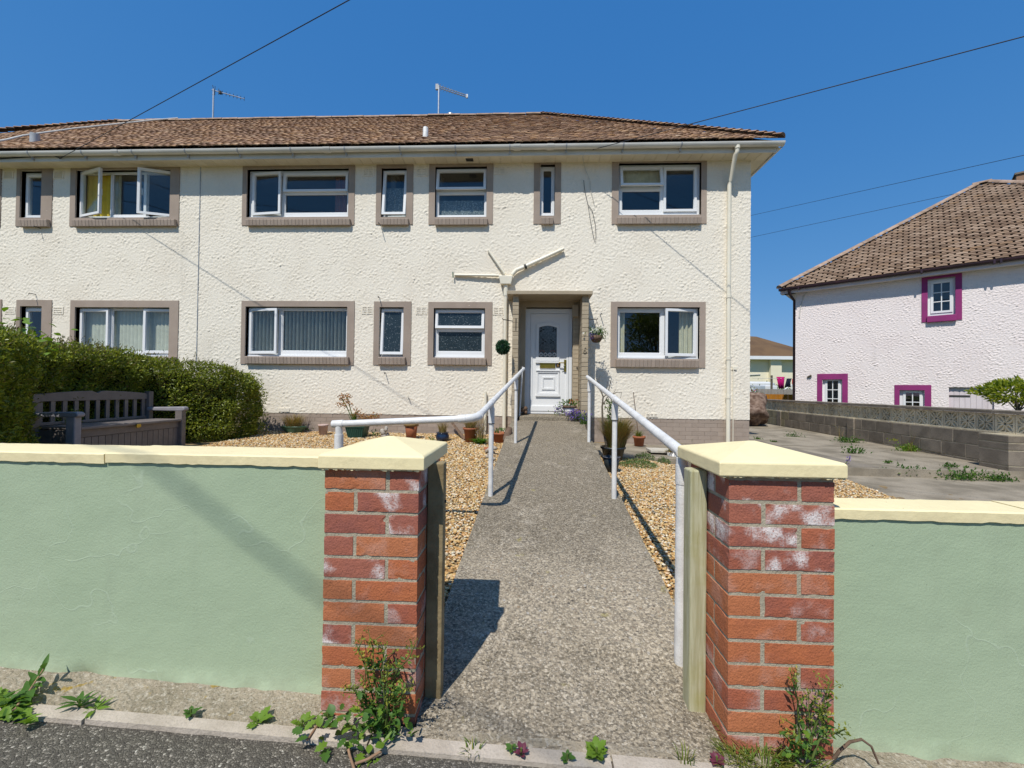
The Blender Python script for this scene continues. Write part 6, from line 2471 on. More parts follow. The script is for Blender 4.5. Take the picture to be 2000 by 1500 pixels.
m = MB().tube([Vector((CR1, YP + .03, hk.z)), Vector((hk.x + .01, 7.30, hk.z)), Vector((hk.x + .02, 7.29, hk.z + .02))], .007, 6)
m.tube([Vector((CR1 + .005, YP + .03, hk.z + .04)), Vector((CR1 + .005, YP + .03, hk.z - .16))], .007, 6)
tag(m.build('hanging_bracket', MT['iron']), 'iron bracket on the right porch column holding the flower basket', 'bracket')

# ================================================================== weeds along the kerb and pillars


def big_weed(label, base_px, stems, nleaf, Y, zf, leaves=(), seed=1):
    random.seed(seed)
    b = P(*base_px, Y)
    b = Vector((b.x, Y, zf(b.x, Y) + .01))
    root = thing('tall_weed', b, label, 'weed')
    sm = MB()
    pp, nn, yp, yn = [], [], [], []
    for st_ in stems:
        pts = [P(x, y, yy) for x, y, yy in st_]
        n = len(pts)
        sm.tube(pts, [.0035 * (1 - .6 * k / (n - 1)) for k in range(n)], 6)
        for k in range(n - 1):
            for t_ in np.linspace(0, 1, nleaf):
                q = pts[k].lerp(pts[k + 1], float(t_))
                frac = (k + t_) / (n - 1)
                for _ in range(2):
                    a = random.uniform(0, 6.28)
                    o = Vector((math.cos(a), math.sin(a), .25))
                    (pp if frac < .72 else yp).append(tuple(q + o * .006))
                    (nn if frac < .72 else yn).append(tuple(o))
        # side sprigs with flower buds
        for k in range(max(1, n // 2), n):
            for _ in range(3):
                q = pts[k - 1].lerp(pts[k], random.random())
                e = q + Vector((random.gauss(0, .022), random.gauss(-.01, .015), random.uniform(.012, .04)))
                sm.tube([q, e], .0012, 4)
                for _ in range(5):
                    yp.append(tuple(e + Vector((random.gauss(0, .005), random.gauss(0, .005), random.gauss(0, .005)))))
                    yn.append((random.gauss(0, 1), random.gauss(0, 1), random.gauss(.3, 1)))
    sm.build('stem', MT['stem'], root)
    leaf_cloud('small_leaves', pp, nn, .026, .010, MT['weed_leaf'], root, jitter=.45)
    leaf_cloud('yellow_buds', yp, yn, .011, .0065, MT['weed_yellow'], root, jitter=.4)
    for (px, py, yy, size, head, pit, kind) in leaves:
        src = {'l': LEAF_LOBED, 'r': LEAF_ROUND, 'n': LEAF_LANCE}[kind]
        put_leaf(src, root, P(px, py, yy), size, head, pit, random.uniform(-.4, .4), mat=random.choice([MT['weed_leaf'], MT['weed_leaf'], MT['bright_leaf']]))
    return root


Y1 = 1.36
random.seed(3)
lv = []
for _ in range(95):                                  # leafy lower mass at the left pillar
    px, py = random.gauss(705, 55), random.uniform(1385, 1475)
    lv.append((px, py, 1.30 + random.uniform(-.03, .06), random.uniform(.022, .04), random.uniform(0, 6.28), random.uniform(-.2, 1.0), random.choice('llrn')))
for _ in range(26):
    px, py = random.gauss(755, 25), random.uniform(1345, 1440)
    lv.append((px, py, 1.35 + random.uniform(-.05, .03), random.uniform(.02, .035), random.uniform(0, 6.28), random.uniform(-.2, 1.1), random.choice('lln')))
for (px, py, s, h) in ((590, 1432, .07, 1.2), (602, 1440, .06, 2.0), (634, 1462, .08, -2.6), (640, 1450, .065, 2.5), (705, 1470, .075, -2.9), (725, 1478, .07, 3.0), (745, 1482, .07, 2.8), (668, 1435, .075, -.3), (655, 1420, .07, 1.5), (690, 1480, .06, 2.6)):
    lv.append((px, py, 1.28, s * .62, h, .1, 'l'))
big_weed('tall groundsel like weed with yellow buds growing against the left brick pillar', (730, 1440),
         [[(738, 1430, Y1), (730, 1370, Y1), (718, 1320, Y1 - .01), (706, 1280, Y1 + .01), (697, 1268, Y1 + .01)],
          [(742, 1430, Y1), (738, 1380, Y1), (730, 1310, Y1), (728, 1262, Y1 - .01), (724, 1252, Y1 - .01)],
          [(748, 1425, Y1), (752, 1370, Y1 - .02), (745, 1310, Y1), (750, 1275, Y1), (744, 1255, Y1)],
          [(755, 1420, Y1), (762, 1360, Y1), (775, 1310, Y1), (800, 1285, Y1 - .03), (812, 1255, Y1 - .03)],
          [(745, 1420, Y1), (725, 1390, Y1 - .02), (705, 1370, Y1 - .03), (690, 1345, Y1 - .03), (672, 1345, Y1 - .03)],
          [(758, 1430, Y1), (770, 1380, Y1 - .03), (790, 1350, Y1 - .03), (810, 1338, Y1 - .04)],
          [(752, 1430, Y1), (757, 1385, Y1 - .03), (755, 1340, Y1 - .04), (757, 1300, Y1 - .03)],
          [(725, 1430, Y1 - .02), (718, 1385, Y1 - .03), (712, 1350, Y1 - .02), (714, 1310, Y1 - .02)]], 7, Y1, pave_z, lv, 5)
# dry stems lying on the asphalt
for k, (pts, lab) in enumerate(((((678, 1450), (683, 1475), (693, 1505)), 'pale dry stem hanging from the weed over the asphalt edge'), (((693, 1492), (718, 1483), (745, 1467)), 'pinkish dry stalk lying on the asphalt below the weed'), (((600, 1445), (612, 1428), (620, 1415)), 'thin dry stalk beside the lobed leaves at the kerb'))):
    q = [G(x, y, lambda a, b_: pave_z(a), .012) for x, y in pts]
    tag(MB().tube(q, .004, 6).build('dry_stalk', MT['dry_stem']), lab, 'stalk')
lv = []
for _ in range(34):
    px, py = random.gauss(1570, 28), random.uniform(1425, 1490)
    lv.append((px, py, 1.33 + random.uniform(-.03, .05), random.uniform(.018, .032), random.uniform(0, 6.28), random.uniform(-.1, 1.1), random.choice('lln')))
big_weed('thin weed with yellow green tips climbing the right brick pillar', (1575, 1480),
         [[(1565, 1480, 1.36), (1560, 1420, 1.37), (1558, 1370, 1.37), (1550, 1335, 1.37), (1547, 1325, 1.37)],
          [(1580, 1480, 1.36), (1588, 1430, 1.36), (1605, 1385, 1.35), (1615, 1350, 1.35), (1622, 1332, 1.35)],
          [(1578, 1480, 1.36), (1582, 1420, 1.37), (1580, 1380, 1.37), (1596, 1360, 1.37)],
          [(1585, 1485, 1.34), (1600, 1445, 1.33), (1625, 1427, 1.33), (1642, 1440, 1.33)],
          [(1560, 1480, 1.36), (1540, 1445, 1.36), (1530, 1430, 1.36)],
          [(1590, 1480, 1.36), (1602, 1430, 1.36), (1612, 1400, 1.36), (1620, 1395, 1.36)]], 5, 1.36, pave_z, lv, 9)
q = [P(1628, 1482, 1.36), P(1640, 1466, 1.36), P(1660, 1449, 1.36), P(1683, 1444, 1.36), P(1702, 1458, 1.36), P(1716, 1492, 1.36)]
tag(MB().tube(q, [.005, .005, .0045, .004, .0035, .003], 6).build('arched_stalk', MT['brown_ornament']), 'brown dry stalk arching in front of the right green wall', 'stalk')
random.seed(11)
for (px, py, n, s, h, m_, lab) in ((1492, 1500, 230, .11, .085, 'grass', 'yellow green grass tuft at the foot of the right brick pillar'), (1440, 1495, 90, .07, .05, 'grass', 'short grass tuft at the left corner of the right pillar foot'), (1340, 1492, 26, .03, .07, 'grass', 'few grass blades at the edge of the ramp near the right pillar'), (925, 1472, 22, .035, .045, 'grass', 'tiny grass sprig on the kerb in front of the ramp'), (1560, 1500, 120, .08, .06, 'grass', 'grass tuft below the thin weed on the right')):
    g_ = G(px, py, lambda a, b_: pave_z(a))
    t_ = thing('grass_tuft', g_, lab, 'grass tuft')
    blades('blade', g_, n, s, h, .0035, MT[m_], t_, .7, base_r=s * .8)
# rosettes and seedlings on the kerb
random.seed(21)


def rosette(label, px, py, n, size, src, mat, tilt=.35, cat='weed', tall=0.0):
    g_ = G(px, py, lambda a, b_: pave_z(a) + .004)
    t_ = thing('weed', g_, label, cat)
    for k in range(n):
        a = 2 * math.pi * k / n + random.uniform(-.3, .3)
        put_leaf(src, t_, g_ + Vector((math.sin(-a) * .004, math.cos(a) * .004, .004 + tall * random.random())), size * random.uniform(.65, 1.1), a, random.uniform(tilt - .25, tilt + .35), random.uniform(-.2, .2), mat=MT[mat])
    m = MB().tube([g_ - Vector((0, 0, .005)), g_ + Vector((0, 0, .012 + tall))], .003, 5)
    m.build('stem', MT['stem'], t_)
    return t_


rosette('dandelion like rosette on the kerb below the green wall', 503, 1412, 11, .045, LEAF_LOBED, 'bright_leaf')
rosette('small bright seedling with long leaves at the kerb', 185, 1388, 8, .045, LEAF_LANCE, 'bright_leaf')
rosette('dark leaved seedling leaning over the kerb beside the bright one', 155, 1383, 12, .055, LEAF_LANCE, 'weed_leaf', .6, tall=.02)
rosette('little weed seedling on the kerb right of the two seedlings', 373, 1400, 9, .028, LEAF_LOBED, 'weed_leaf', .6, tall=.015)
rosette('small leafy weed at the kerb left of the big pillar weed', 590, 1425, 10, .035, LEAF_LOBED, 'bright_leaf', .6, tall=.02)
rosette('green rosette cushion on the kerb in front of the ramp', 1165, 1483, 26, .038, LEAF_LOBED, 'bright_leaf', .6, tall=.025)
rosette('purple leaved seedling on the kerb in front of the ramp', 1018, 1478, 10, .026, LEAF_ROUND, 'purple_leaf', .5, tall=.015)
rosette('tiny green seedling on the kerb beside the purple one', 1000, 1470, 7, .02, LEAF_ROUND, 'weed_leaf', .5, tall=.012)
rosette('tiny weed seedling on the kerb at the right edge of the ramp', 1108, 1487, 7, .022, LEAF_ROUND, 'weed_leaf', .5, tall=.012)
rosette('purple leaved seedling beside the right grass tuft', 1400, 1492, 12, .028, LEAF_ROUND, 'purple_leaf', .5, tall=.012)
rosette('sparse weed on the kerb left of the left pillar', 640, 1405, 7, .025, LEAF_LOBED, 'weed_leaf', .7, tall=.02)
# plant at the left edge
g_ = G(30, 1382, lambda a, b_: pave_z(a) + .004)
t_ = thing('weed', g_, 'leafy willowherb like weed leaning up the pavement at the left edge', 'weed')
s0, s1 = g_, P(86, 1305, 1.42)
pts = [s0, s0.lerp(s1, .4) + Vector((0, 0, -.01)), s1]
m = MB().tube(pts, [.004, .0035, .002], 6)
for k, f_ in enumerate(np.linspace(.3, 1, 12)):
    q = pts[1].lerp(s1, (f_ - .4) / .6) if f_ > .4 else s0.lerp(pts[1], f_ / .4)
    a = (k % 2) * math.pi + random.uniform(-.5, .5) + .9
    put_leaf(LEAF_LANCE, t_, q, random.uniform(.06, .085) * (1.15 - .3 * f_), a, .35 + .5 * (f_ > .9), random.uniform(-.3, .3))
m.build('stem', MT['dry_stem'], t_)
random.seed(31)
t_ = thing('weed', G(15, 1400, lambda a, b_: pave_z(a) + .004), 'bright low weed mass in the left corner of the pavement', 'weed')
for _ in range(60):
    q = G(random.uniform(-15, 60), random.uniform(1362, 1412), lambda a, b_: pave_z(a) + .01)
    put_leaf(random.choice([LEAF_LANCE, LEAF_LOBED]), t_, q, random.uniform(.035, .065), random.uniform(0, 6.28), random.uniform(.1, .9), random.uniform(-.3, .3), mat=random.choice([MT['weed_leaf'], MT['bright_leaf'], MT['bright_leaf']]))
MB().tube([G(0, 1405, lambda a, b_: pave_z(a) + .01), G(30, 1385, lambda a, b_: pave_z(a) + .02), G(52, 1350, lambda a, b_: pave_z(a) + .02)], .004, 6).build('stem', MT['dry_stem'], t_)
# ================================================================== block wall with pierced screen blocks, right
random.seed(5)
WA = P(1987, 803, 6.45)                     # near end, top of the coping
WB = P(1489, 778.5, 14.6)
wall_dir = Vector((WB.x - WA.x, WB.y - WA.y, 0))
wl_len = wall_dir.length
wang = math.atan2(wall_dir.y, wall_dir.x)
ZT = (WA.z + WB.z) / 2
ZB = -.10
bw_ = thing('boundary_wall', (WA.x, WA.y, ZB), 'dark concrete block boundary wall topped with pierced flower pattern screen blocks', 'wall', rz=wang)
# local: x runs away along the wall, +y is the side facing the driveway, z up from ZB
H = ZT - ZB
TH = .10


def lb_(name, x0, x1, y0, y1, z0, z1, mat, parent=None, bev=0):
    return MB().box(x0, x1, y0, y1, z0, z1).build(name, MT[mat], parent or bw_, local=True, bevel=bev)


coph = .055
scr = .29
zs0 = H - coph - scr - .005
core = lb_('mortar_core', .30, wl_len, -.042, .042, -.2, zs0 - .004, 'mortar')
x = -1.2
k = 0
while x < wl_len:
    L_ = random.choice((.9, .9, .6))
    MB().prism([(-.085, H - coph), (.085, H - coph), (.085, H - .012), (.06, H), (-.06, H), (-.085, H - .012)], 'x', x + .004, min(x + L_, wl_len) - .004).build('coping_stone', MT['block'], bw_, local=True)
    x += L_
blk = brick_mesh('wall_block', .44, .10, .215, MT['block'], .006)
zc = zs0 - .1075 - .008
row = 0
while zc > -.12:
    x = .30 + (.22 if row % 2 else 0)
    while x < wl_len:
        o = bpy.data.objects.new('block', blk)
        COL.objects.link(o)
        o.parent = bw_
        o.location = (x, random.uniform(-.002, .003), zc)
        if x > 6.6:
            o.material_slots[0].link = 'OBJECT'
            o.material_slots[0].material = MT['block_olive']
        x += .45
    zc -= .225
    row += 1
# piers standing proud on the driveway side
for px_a, zt_, deep in ((.0, zs0, .26), (3.55, zs0 + .0, .035), (6.9, zs0, .03)):
    w_ = .44 if px_a == 0 else .215
    core2 = lb_('pier', px_a - w_ / 2 + .006, px_a + w_ / 2 - .006, -.05, deep - .006 + .05, -.2, zt_, 'mortar')
    z = zt_ - .054
    hs = (.10, .10, .215, .215, .215) if px_a == 0 else (.215, .215, .215)
    z = zt_
    for h_ in hs:
        lb_('block', px_a - w_ / 2, px_a + w_ / 2, -.052, deep + .05, z - h_, z - .010, 'block', core2, .004)
        z -= h_ + .006
# screen blocks: square rim with eight petals
sb = MB()
S_ = .288
t_ = .016
sb.plate(-S_ / 2, S_ / 2, 0, S_, [(-S_ / 2 + .026, S_ / 2 - .026, .026, S_ - .026)], -.034, .034)
c2 = S_ / 2


def petal_bar(mb, a, r0, r1, w):
    ca_, sa_ = math.cos(a), math.sin(a)
    n_ = 7
    for sgn in (1, -1):
        left, rightp = [], []
        for q in range(n_):
            tt = q / (n_ - 1)
            r_ = r0 + (r1 - r0) * tt
            off = sgn * w * math.sin(math.pi * tt)
            nx_l, nz_l = -sa_, ca_
            for lst, d_ in ((left, off - .011), (rightp, off + .011)):
                lst.append((r_ * ca_ + d_ * nx_l, c2 + r_ * sa_ + d_ * nz_l))
        mb.prism(left + rightp[::-1], 'y', -.030, .030)


for q in range(4):
    a = math.pi / 4 + q * math.pi / 2
    petal_bar(sb, a, .012, .172, .030)
for q in range(4):
    a = q * math.pi / 2
    sb.prism([(.02 * math.cos(a) - .007 * math.sin(a), c2 + .02 * math.sin(a) + .007 * math.cos(a)), (.12 * math.cos(a) - .007 * math.sin(a), c2 + .12 * math.sin(a) + .007 * math.cos(a)),
              (.12 * math.cos(a) + .007 * math.sin(a), c2 + .12 * math.sin(a) - .007 * math.cos(a)), (.02 * math.cos(a) + .007 * math.sin(a), c2 + .02 * math.sin(a) - .007 * math.cos(a))], 'y', -.022, .022)
sb.lathe([(.001, -.0), (.03, 0), (.03, .01), (.001, .01)], (0, 0, 0), 8) if False else None
scr_me = unit_mesh('screen_block', sb, MT['screen'])
x = -1.05
while x < wl_len:
    o = bpy.data.objects.new('screen_block', scr_me)
    COL.objects.link(o)
    o.parent = bw_
    o.location = (x, 0, zs0)
    x += .298

# boulder by the house corner
b = P(1476, 819, 13.2)
b.z = .12
root = tag(MB().build('boulder', MT['boulder']) if False else None, None) if False else None
v = ico_v.copy()
f = ico_f.copy()
for _ in range(3):                              # subdivide
    edges, nv, nf = {}, list(map(tuple, v)), []

    def midp(a, c):
        key = (min(a, c), max(a, c))
        if key not in edges:
            m_ = (np.array(nv[a]) + np.array(nv[c])) / 2
            nv.append(tuple(m_ / np.linalg.norm(m_)))
            edges[key] = len(nv) - 1
        return edges[key]
    for a, c, d_ in f:
        x1_, x2_, x3_ = midp(a, c), midp(c, d_), midp(d_, a)
        nf += [(a, x1_, x3_), (c, x2_, x1_), (d_, x3_, x2_), (x1_, x2_, x3_)]
    v, f = np.array(nv), np.array(nf)
sph_v, sph_f = v, f


def rock(c, r, mat, label, cat='rock', rough=.16, seed=0, name='boulder'):
    r_ = np.random.default_rng(seed)
    k = r_.normal(size=(9, 3)) * 3.2
    ph = r_.uniform(0, 6, 9)
    d_ = 1 + rough * sum(np.sin(sph_v @ k[i] + ph[i]) for i in range(9)) / 2.2
    o = fast_mesh(name, sph_v * d_[:, None] * np.array(r) + np.array(c), sph_f, mat, smooth=True)
    return tag(o, label, cat)


rock((b.x - .18, 13.2, .56), (.52, .5, .50), MT['boulder'], 'large mottled brown boulder at the far end of the block wall', seed=4)

# weeds in the driveway joints
random.seed(8)
dz = lambda x, y: .055
for (px, py, w, n, lab, zf) in ((1660, 866, .30, 220, 'green weeds at the foot of the block wall near its middle pier', dz), (1645, 862, .2, 90, 'tall seeding weed against the block wall', dz),
                                (1668, 886, .24, 160, 'low weed patch on the driveway left of the wall foot', dz), (1775, 882, .26, 260, 'bright weed clump with yellow flowers at the foot of the block wall', dz),
                                (1550, 855, .22, 90, 'thin weeds along the joint of the side path', dz), (1855, 914, .14, 50, 'small weed at the lip of the raised slab', dz),
                                (1775, 930, .34, 240, 'weeds along the foot of the raised slab, left part', lambda x, y: -.06), (1880, 938, .34, 240, 'weeds along the foot of the raised slab, middle part', lambda x, y: -.06),
                                (1950, 940, .22, 170, 'green weeds beside the broken brick at the wall end', lambda x, y: -.06), (1480, 860, .10, 50, 'weed tuft at the corner of the house', dz), (1512, 865, .08, 40, 'small weed on the tarmac band', dz),
                                (1660, 925, .10, 40, 'small weed beside the lavender by the gravel', lambda x, y: -.06), (1735, 905, .06, 26, 'tiny green seedling on the raised slab', dz)):
    g_ = G(px, py, zf)
    t_ = thing('weed', g_, lab, 'weed', 'weeds in the driveway joints')
    n = int(n * 1.25)
    pp = [(g_.x + random.gauss(0, w * .42), g_.y + random.gauss(0, w * .12), g_.z + abs(random.gauss(0, w * .20))) for _ in range(n)]
    leaf_cloud('foliage', pp, [(0, -.3, 1)] * n, .046, .02, MT['bright_leaf' if 'bright' in lab else 'weed_leaf'], t_)
    if 'tall' in lab or 'yellow' in lab:
        blades('stalk', g_, 14, .22, .42, .005, MT['dry'], t_, .2, base_r=.08)
    if 'yellow' in lab:
        pp = [(g_.x + random.gauss(-.3, .05), g_.y, g_.z + random.uniform(.18, .24)) for _ in range(20)]
        leaf_cloud('flower', pp, [(0, -.3, 1)] * 20, .03, .025, MT['weed_yellow'], t_)
g_ = G(1648, 922, lambda x, y: -.06)
t_ = thing('flower_clump', g_, 'single lavender spike with green leaves beside the right pillar cap', 'flower')
blades('leaf', g_, 16, .10, .16, .014, MT['weed_leaf'], t_, .6, base_r=.03)
s_ = MB()
for (px, py) in ((1655, 899), (1659, 896)):
    e = P(px, py, g_.y)
    s_.tube([g_ + Vector((0, 0, .08)), e], .003, 5)
    pp = [tuple(e + Vector((random.gauss(0, .012), 0, random.gauss(0, .025)))) for _ in range(30)]
    leaf_cloud('blossom', pp, [(0, 0, 1)] * 30, .02, .012, MT['purple'], t_)
s_.build('stem', MT['stem'], t_)
for k, (px, py, L_, h_, lab) in enumerate(((1969, 927, .12, .10, 'broken orange brick standing at the end of the raised slab'), (1985, 935, .07, .12, 'orange brick fragment next to the broken brick'))):
    g_ = G(px, py, lambda x, y: -.065)
    o = MB().box(-L_ / 2, L_ / 2, -.05, .05, 0, h_).build('brick', MT['brick_orange'], bevel=.008)
    o.location = g_
    o.rotation_euler = (.1, .15 * (k + 1), .4)
    tag(o, lab, 'brick')

# shrub behind the wall at the right edge
c = P(1985, 790, 7.6)
root = thing('shrub', Vector((c.x, c.y, -.4)), 'round bright yellow green shrub behind the near end of the block wall', 'shrub')
ctr = P(1988, 765, 7.7)
pp, nn, nb_ = [], [], MB()
for _ in range(1500):
    v_ = Vector((random.gauss(0, 1), random.gauss(0, 1), random.gauss(0, 1))).normalized()
    rr = random.uniform(.55, 1.05) * (1 + .12 * math.sin(v_.x * 5) + .1 * math.sin(v_.z * 7 + v_.y * 4))
    pp.append(tuple(ctr + Vector((v_.x * .5, v_.y * .45, v_.z * .19)) * rr))
    nn.append(tuple(v_ + Vector((0, 0, .5))))
leaf_cloud('foliage', pp, nn, .085, .042, leaf_mat('laurel_leaf', [(0, (0.09, 0.14, 0.015)), (.5, (0.22, 0.27, 0.02)), (1, (0.42, 0.42, 0.04))], .35, .4, .5), root, jitter=.5)
for _ in range(9):
    e = ctr + Vector((random.gauss(0, .2), random.gauss(0, .15), random.uniform(-.1, .1)))
    nb_.tube([Vector((ctr.x + random.gauss(0, .05), ctr.y, -.4)), ctr + Vector((0, 0, -.35)), e], [.02, .014, .005], 6)
nb_.build('branch', MT['bark'], root)

# ================================================================== the pink house
dE = Vector((.75, -.66, 0)).normalized()         # along the eaves, towards the right and nearer
nE = Vector((.66, .75, 0)).normalized()          # away from us, into the house
d0 = 14.0
EC = CPOS + ray(1525, 564) * d0                  # eaves corner, top of the gutter
ZE2 = EC.z
pang = math.atan2(dE.y, dE.x)
pk = thing('house', (EC.x, EC.y, -.75), 'pale pink roughcast house with magenta window surrounds and brown hip roof', 'house', rz=pang)
# local frame: x along the eaves, y into the house, z above -.75
HE = ZE2 + .75
W0 = .33                                         # wall behind the eaves line
LEN = 9.44
wall_p0 = Vector((EC.x, EC.y, 0)) + nE * W0
to_loc = Matrix.Rotation(-pang, 4, 'Z') @ Matrix.Translation(-Vector((EC.x, EC.y, -.75)))


def QL(px, py, off=W0):
    """pixel -> local point on the plane y = off of the pink house"""
    p = PP(px, py, Vector((EC.x, EC.y, 0)) + nE * off, nE)
    return to_loc @ p


def qrect(x0, x1, y0, y1, off=W0):
    xm, ym = (x0 + x1) / 2, (y0 + y1) / 2
    return (QL(x0, ym, off).x, QL(x1, ym, off).x, QL(xm, y1, off).z, QL(xm, y0, off).z)


XC0 = QL(1553.5, 680).x
pw_list = [dict(t=(1800, 1879, 527, 627), f=(1812, 1866, 543, 616), sill=True, grid=(2, 3), g=(1823, 1855, 553, 607)),
           dict(t=(1596, 1656, 730, 812), f=(1606, 1645, 741, 806), sill=False, grid=(2, 3), g=(1616, 1637, 744, 796)),
           dict(t=(1747, 1819, 752, 835), f=(1757, 1806, 762, 828), sill=False, grid=(2, 3), g=(1769, 1796, 767, 822))]
doorr = qrect(1853, 1942, 756, 880)
holes = [qrect(*w['f']) for w in pw_list] + [doorr]
# top and bottom of the side strips follow the ground plane of the house, not the picture
rel = relief_sheet('wall', XC0, LEN, .15, HE - .16, (0, W0, 0), (1, 0, 0), (0, 0, 1), (0, -1, 0), holes, MT['roughcast_pink'], None, 21, .0042)
rel.parent = pk
mb = MB()
mb.box(XC0 + .003, XC0 + .2, W0 + .003, 9.0, 0, HE - .1)
mb.box(XC0 + .2, LEN, 8.8, 9.0, 0, HE - .1)
mb.box(LEN - .2, LEN, W0 + .003, 8.8, 0, HE - .1)
mb.plate(XC0 + .2, LEN - .2, 0, HE - .16, holes, W0 + .014, W0 + .2)
mb.box(XC0 + .2, LEN - .2, 1.9, 2.0, 0, HE - .1)
mb.build('side_wall', MT['roughcast_pink'], pk, local=True)
MB().box(XC0 + .21, LEN - .21, 1.5, 1.6, .01, HE - .17).build('room_partition', MT['room'], pk, local=True)
for w in pw_list:
    T, Fh = qrect(*w['t']), qrect(*w['f'])
    MB().plate(T[0], T[1], T[2], T[3], [Fh], W0 - .02, W0 + .13).build('window_surround', MT['magenta'], pk, local=True)
    gp_ = qrect(*w['g'], off=W0 + .08)
    nx_g, nz_g = w['grid']
    bar = .022
    cells = []
    for i in range(nx_g):
        for j in range(nz_g):
            a = gp_[0] + (gp_[1] - gp_[0]) * i / nx_g
            b_ = gp_[0] + (gp_[1] - gp_[0]) * (i + 1) / nx_g
            c_ = gp_[2] + (gp_[3] - gp_[2]) * j / nz_g
            e_ = gp_[2] + (gp_[3] - gp_[2]) * (j + 1) / nz_g
            cells.append((a + (bar / 2 if i else 0), b_ - (bar / 2 if i < nx_g - 1 else 0), c_ + (bar / 2 if j else 0), e_ - (bar / 2 if j < nz_g - 1 else 0)))
    win = MB().plate(Fh[0], Fh[1], Fh[2], Fh[3], [(gp_[0] - .05, gp_[1] + .05, gp_[2] - .05, gp_[3] + .05)], W0 + .08, W0 + .129).build('window', MT['upvc'], pk, local=True)
    MB().plate(gp_[0] - .055, gp_[1] + .055, gp_[2] - .055, gp_[3] + .055, cells, W0 + .06, W0 + .10).build('sash', MT['upvc'], win, local=True, bevel=.004)
    for c_ in cells:
        MB().box(c_[0], c_[1], W0 + .085, W0 + .092, c_[2], c_[3]).build('pane', MT['glass'], win, local=True)
    if w['sill']:
        MB().box(Fh[0] - .02, Fh[1] + .02, W0 - .09, W0 + .079, T[2] - .02, Fh[2] - .002).build('window_sill', MT['magenta'], pk, local=True, bevel=.01)
# plank door with strap hinge, set back in its opening
dp = MB().plate(doorr[0] - .03, doorr[1] + .06, doorr[2], doorr[3] + .03, [(doorr[0], doorr[1], doorr[2] - .1, doorr[3])], W0 + .015, W0 + .13).build('door_surround', MT['magenta'], pk, local=True)
dr = MB().box(doorr[0], doorr[1], W0 + .10, W0 + .12, doorr[2], doorr[3]).build('door', MT['door_pink'], pk, local=True)
np_ = 8
wd = (doorr[1] - doorr[0]) / np_
for k in range(np_):
    MB().box(doorr[0] + wd * k + .002, doorr[0] + wd * (k + 1) - .002, W0 + .078, W0 + .0995, doorr[2], doorr[3] - .004).build('plank', MT['door_pink'], dr, local=True)
h0, h1 = QL(1854, 773, W0 + .07), QL(1895, 774, W0 + .07)
MB().box(h0.x, h1.x, W0 + .066, W0 + .077, h0.z - .025, h0.z + .02).build('hinge', MT['iron'], dr, local=True)
# eaves
mb = MB()
mb.box(-.03, LEN, .10, W0 + .02, HE - .16, HE - .145)
mb.box(-.03, LEN, .075, .10, HE - .17, HE - .01)
mb.box(XC0 - .3, XC0 + .002, .10, 9, HE - .16, HE - .145)
mb.build('soffit', MT['door_pink'], pk, local=True)
gm_ = MB()
prof2 = [(math.cos(math.pi + math.pi * k / 8) * .06, math.sin(math.pi + math.pi * k / 8) * .085) for k in range(9)]
inner2 = [(a * .88, b_ * .88) for a, b_ in prof2][::-1]
gm_.prism([(.012 + a, HE - .0 + b_) for a, b_ in prof2 + inner2], 'x', -.06, LEN)
gm_.build('gutter', MT['gutter_dark'], pk, local=True)
for px_b in (1800, 1955, 1942, 1560):
    q = QL(px_b, 530, 0.0)
    MB().box(q.x - .02, q.x + .02, -.055, .08, HE - .1, HE + .006).build('gutter_bracket', MT['gutter_dark'], pk, local=True)
dm = MB()
dm.tube([(XC0 - .12, .02, HE - .08), (XC0 - .12, .05, HE - .2), (XC0 - .05, W0 + .1, HE - .38), (XC0 - .05, W0 + .1, 0)], .042, 10)
dm.build('downpipe', MT['gutter_dark'], pk, local=True)
cb = [QL(1582, 564, W0 - .02), QL(1570, 577, W0 - .02), QL(1564, 596, W0 - .02), QL(1561, 620, W0 - .02)]
MB().tube(cb, .014, 6).build('loose_cable', MT['white_cable'], pk, local=True)
vp_ = QL(1581, 735, W0 - .02)
MB().tube([vp_ + Vector((-.05, 0, -.03)), vp_ + Vector((.05, -.03, .03))], .03, 8).build('wall_stain_boss', MT['bark'], pk, local=True)

# roof of the pink house
r2 = 4.72
ZR2 = HE + 3.6
E0 = .0
RL = LEN + .3
v = [(-.05, E0, HE - .02), (RL, E0, HE - .02), (RL, 2 * r2, HE - .02), (-.05, 2 * r2, HE - .02), (r2, r2, ZR2 - .02), (RL - r2, r2, ZR2 - .02)]
rf2 = MB().add(v, [(0, 1, 5, 4), (1, 2, 5), (2, 3, 4, 5), (3, 0, 4), (0, 3, 2, 1)]).build('roof', MT['roof_under'], pk, local=True)
pa2 = math.atan2(3.6, r2)
ca2, sa2 = math.cos(pa2), math.sin(pa2)
tile2_me, tile2_v, _ = tile_unit(MT['tile_pinkish'], 'roof_tile_pinkish')


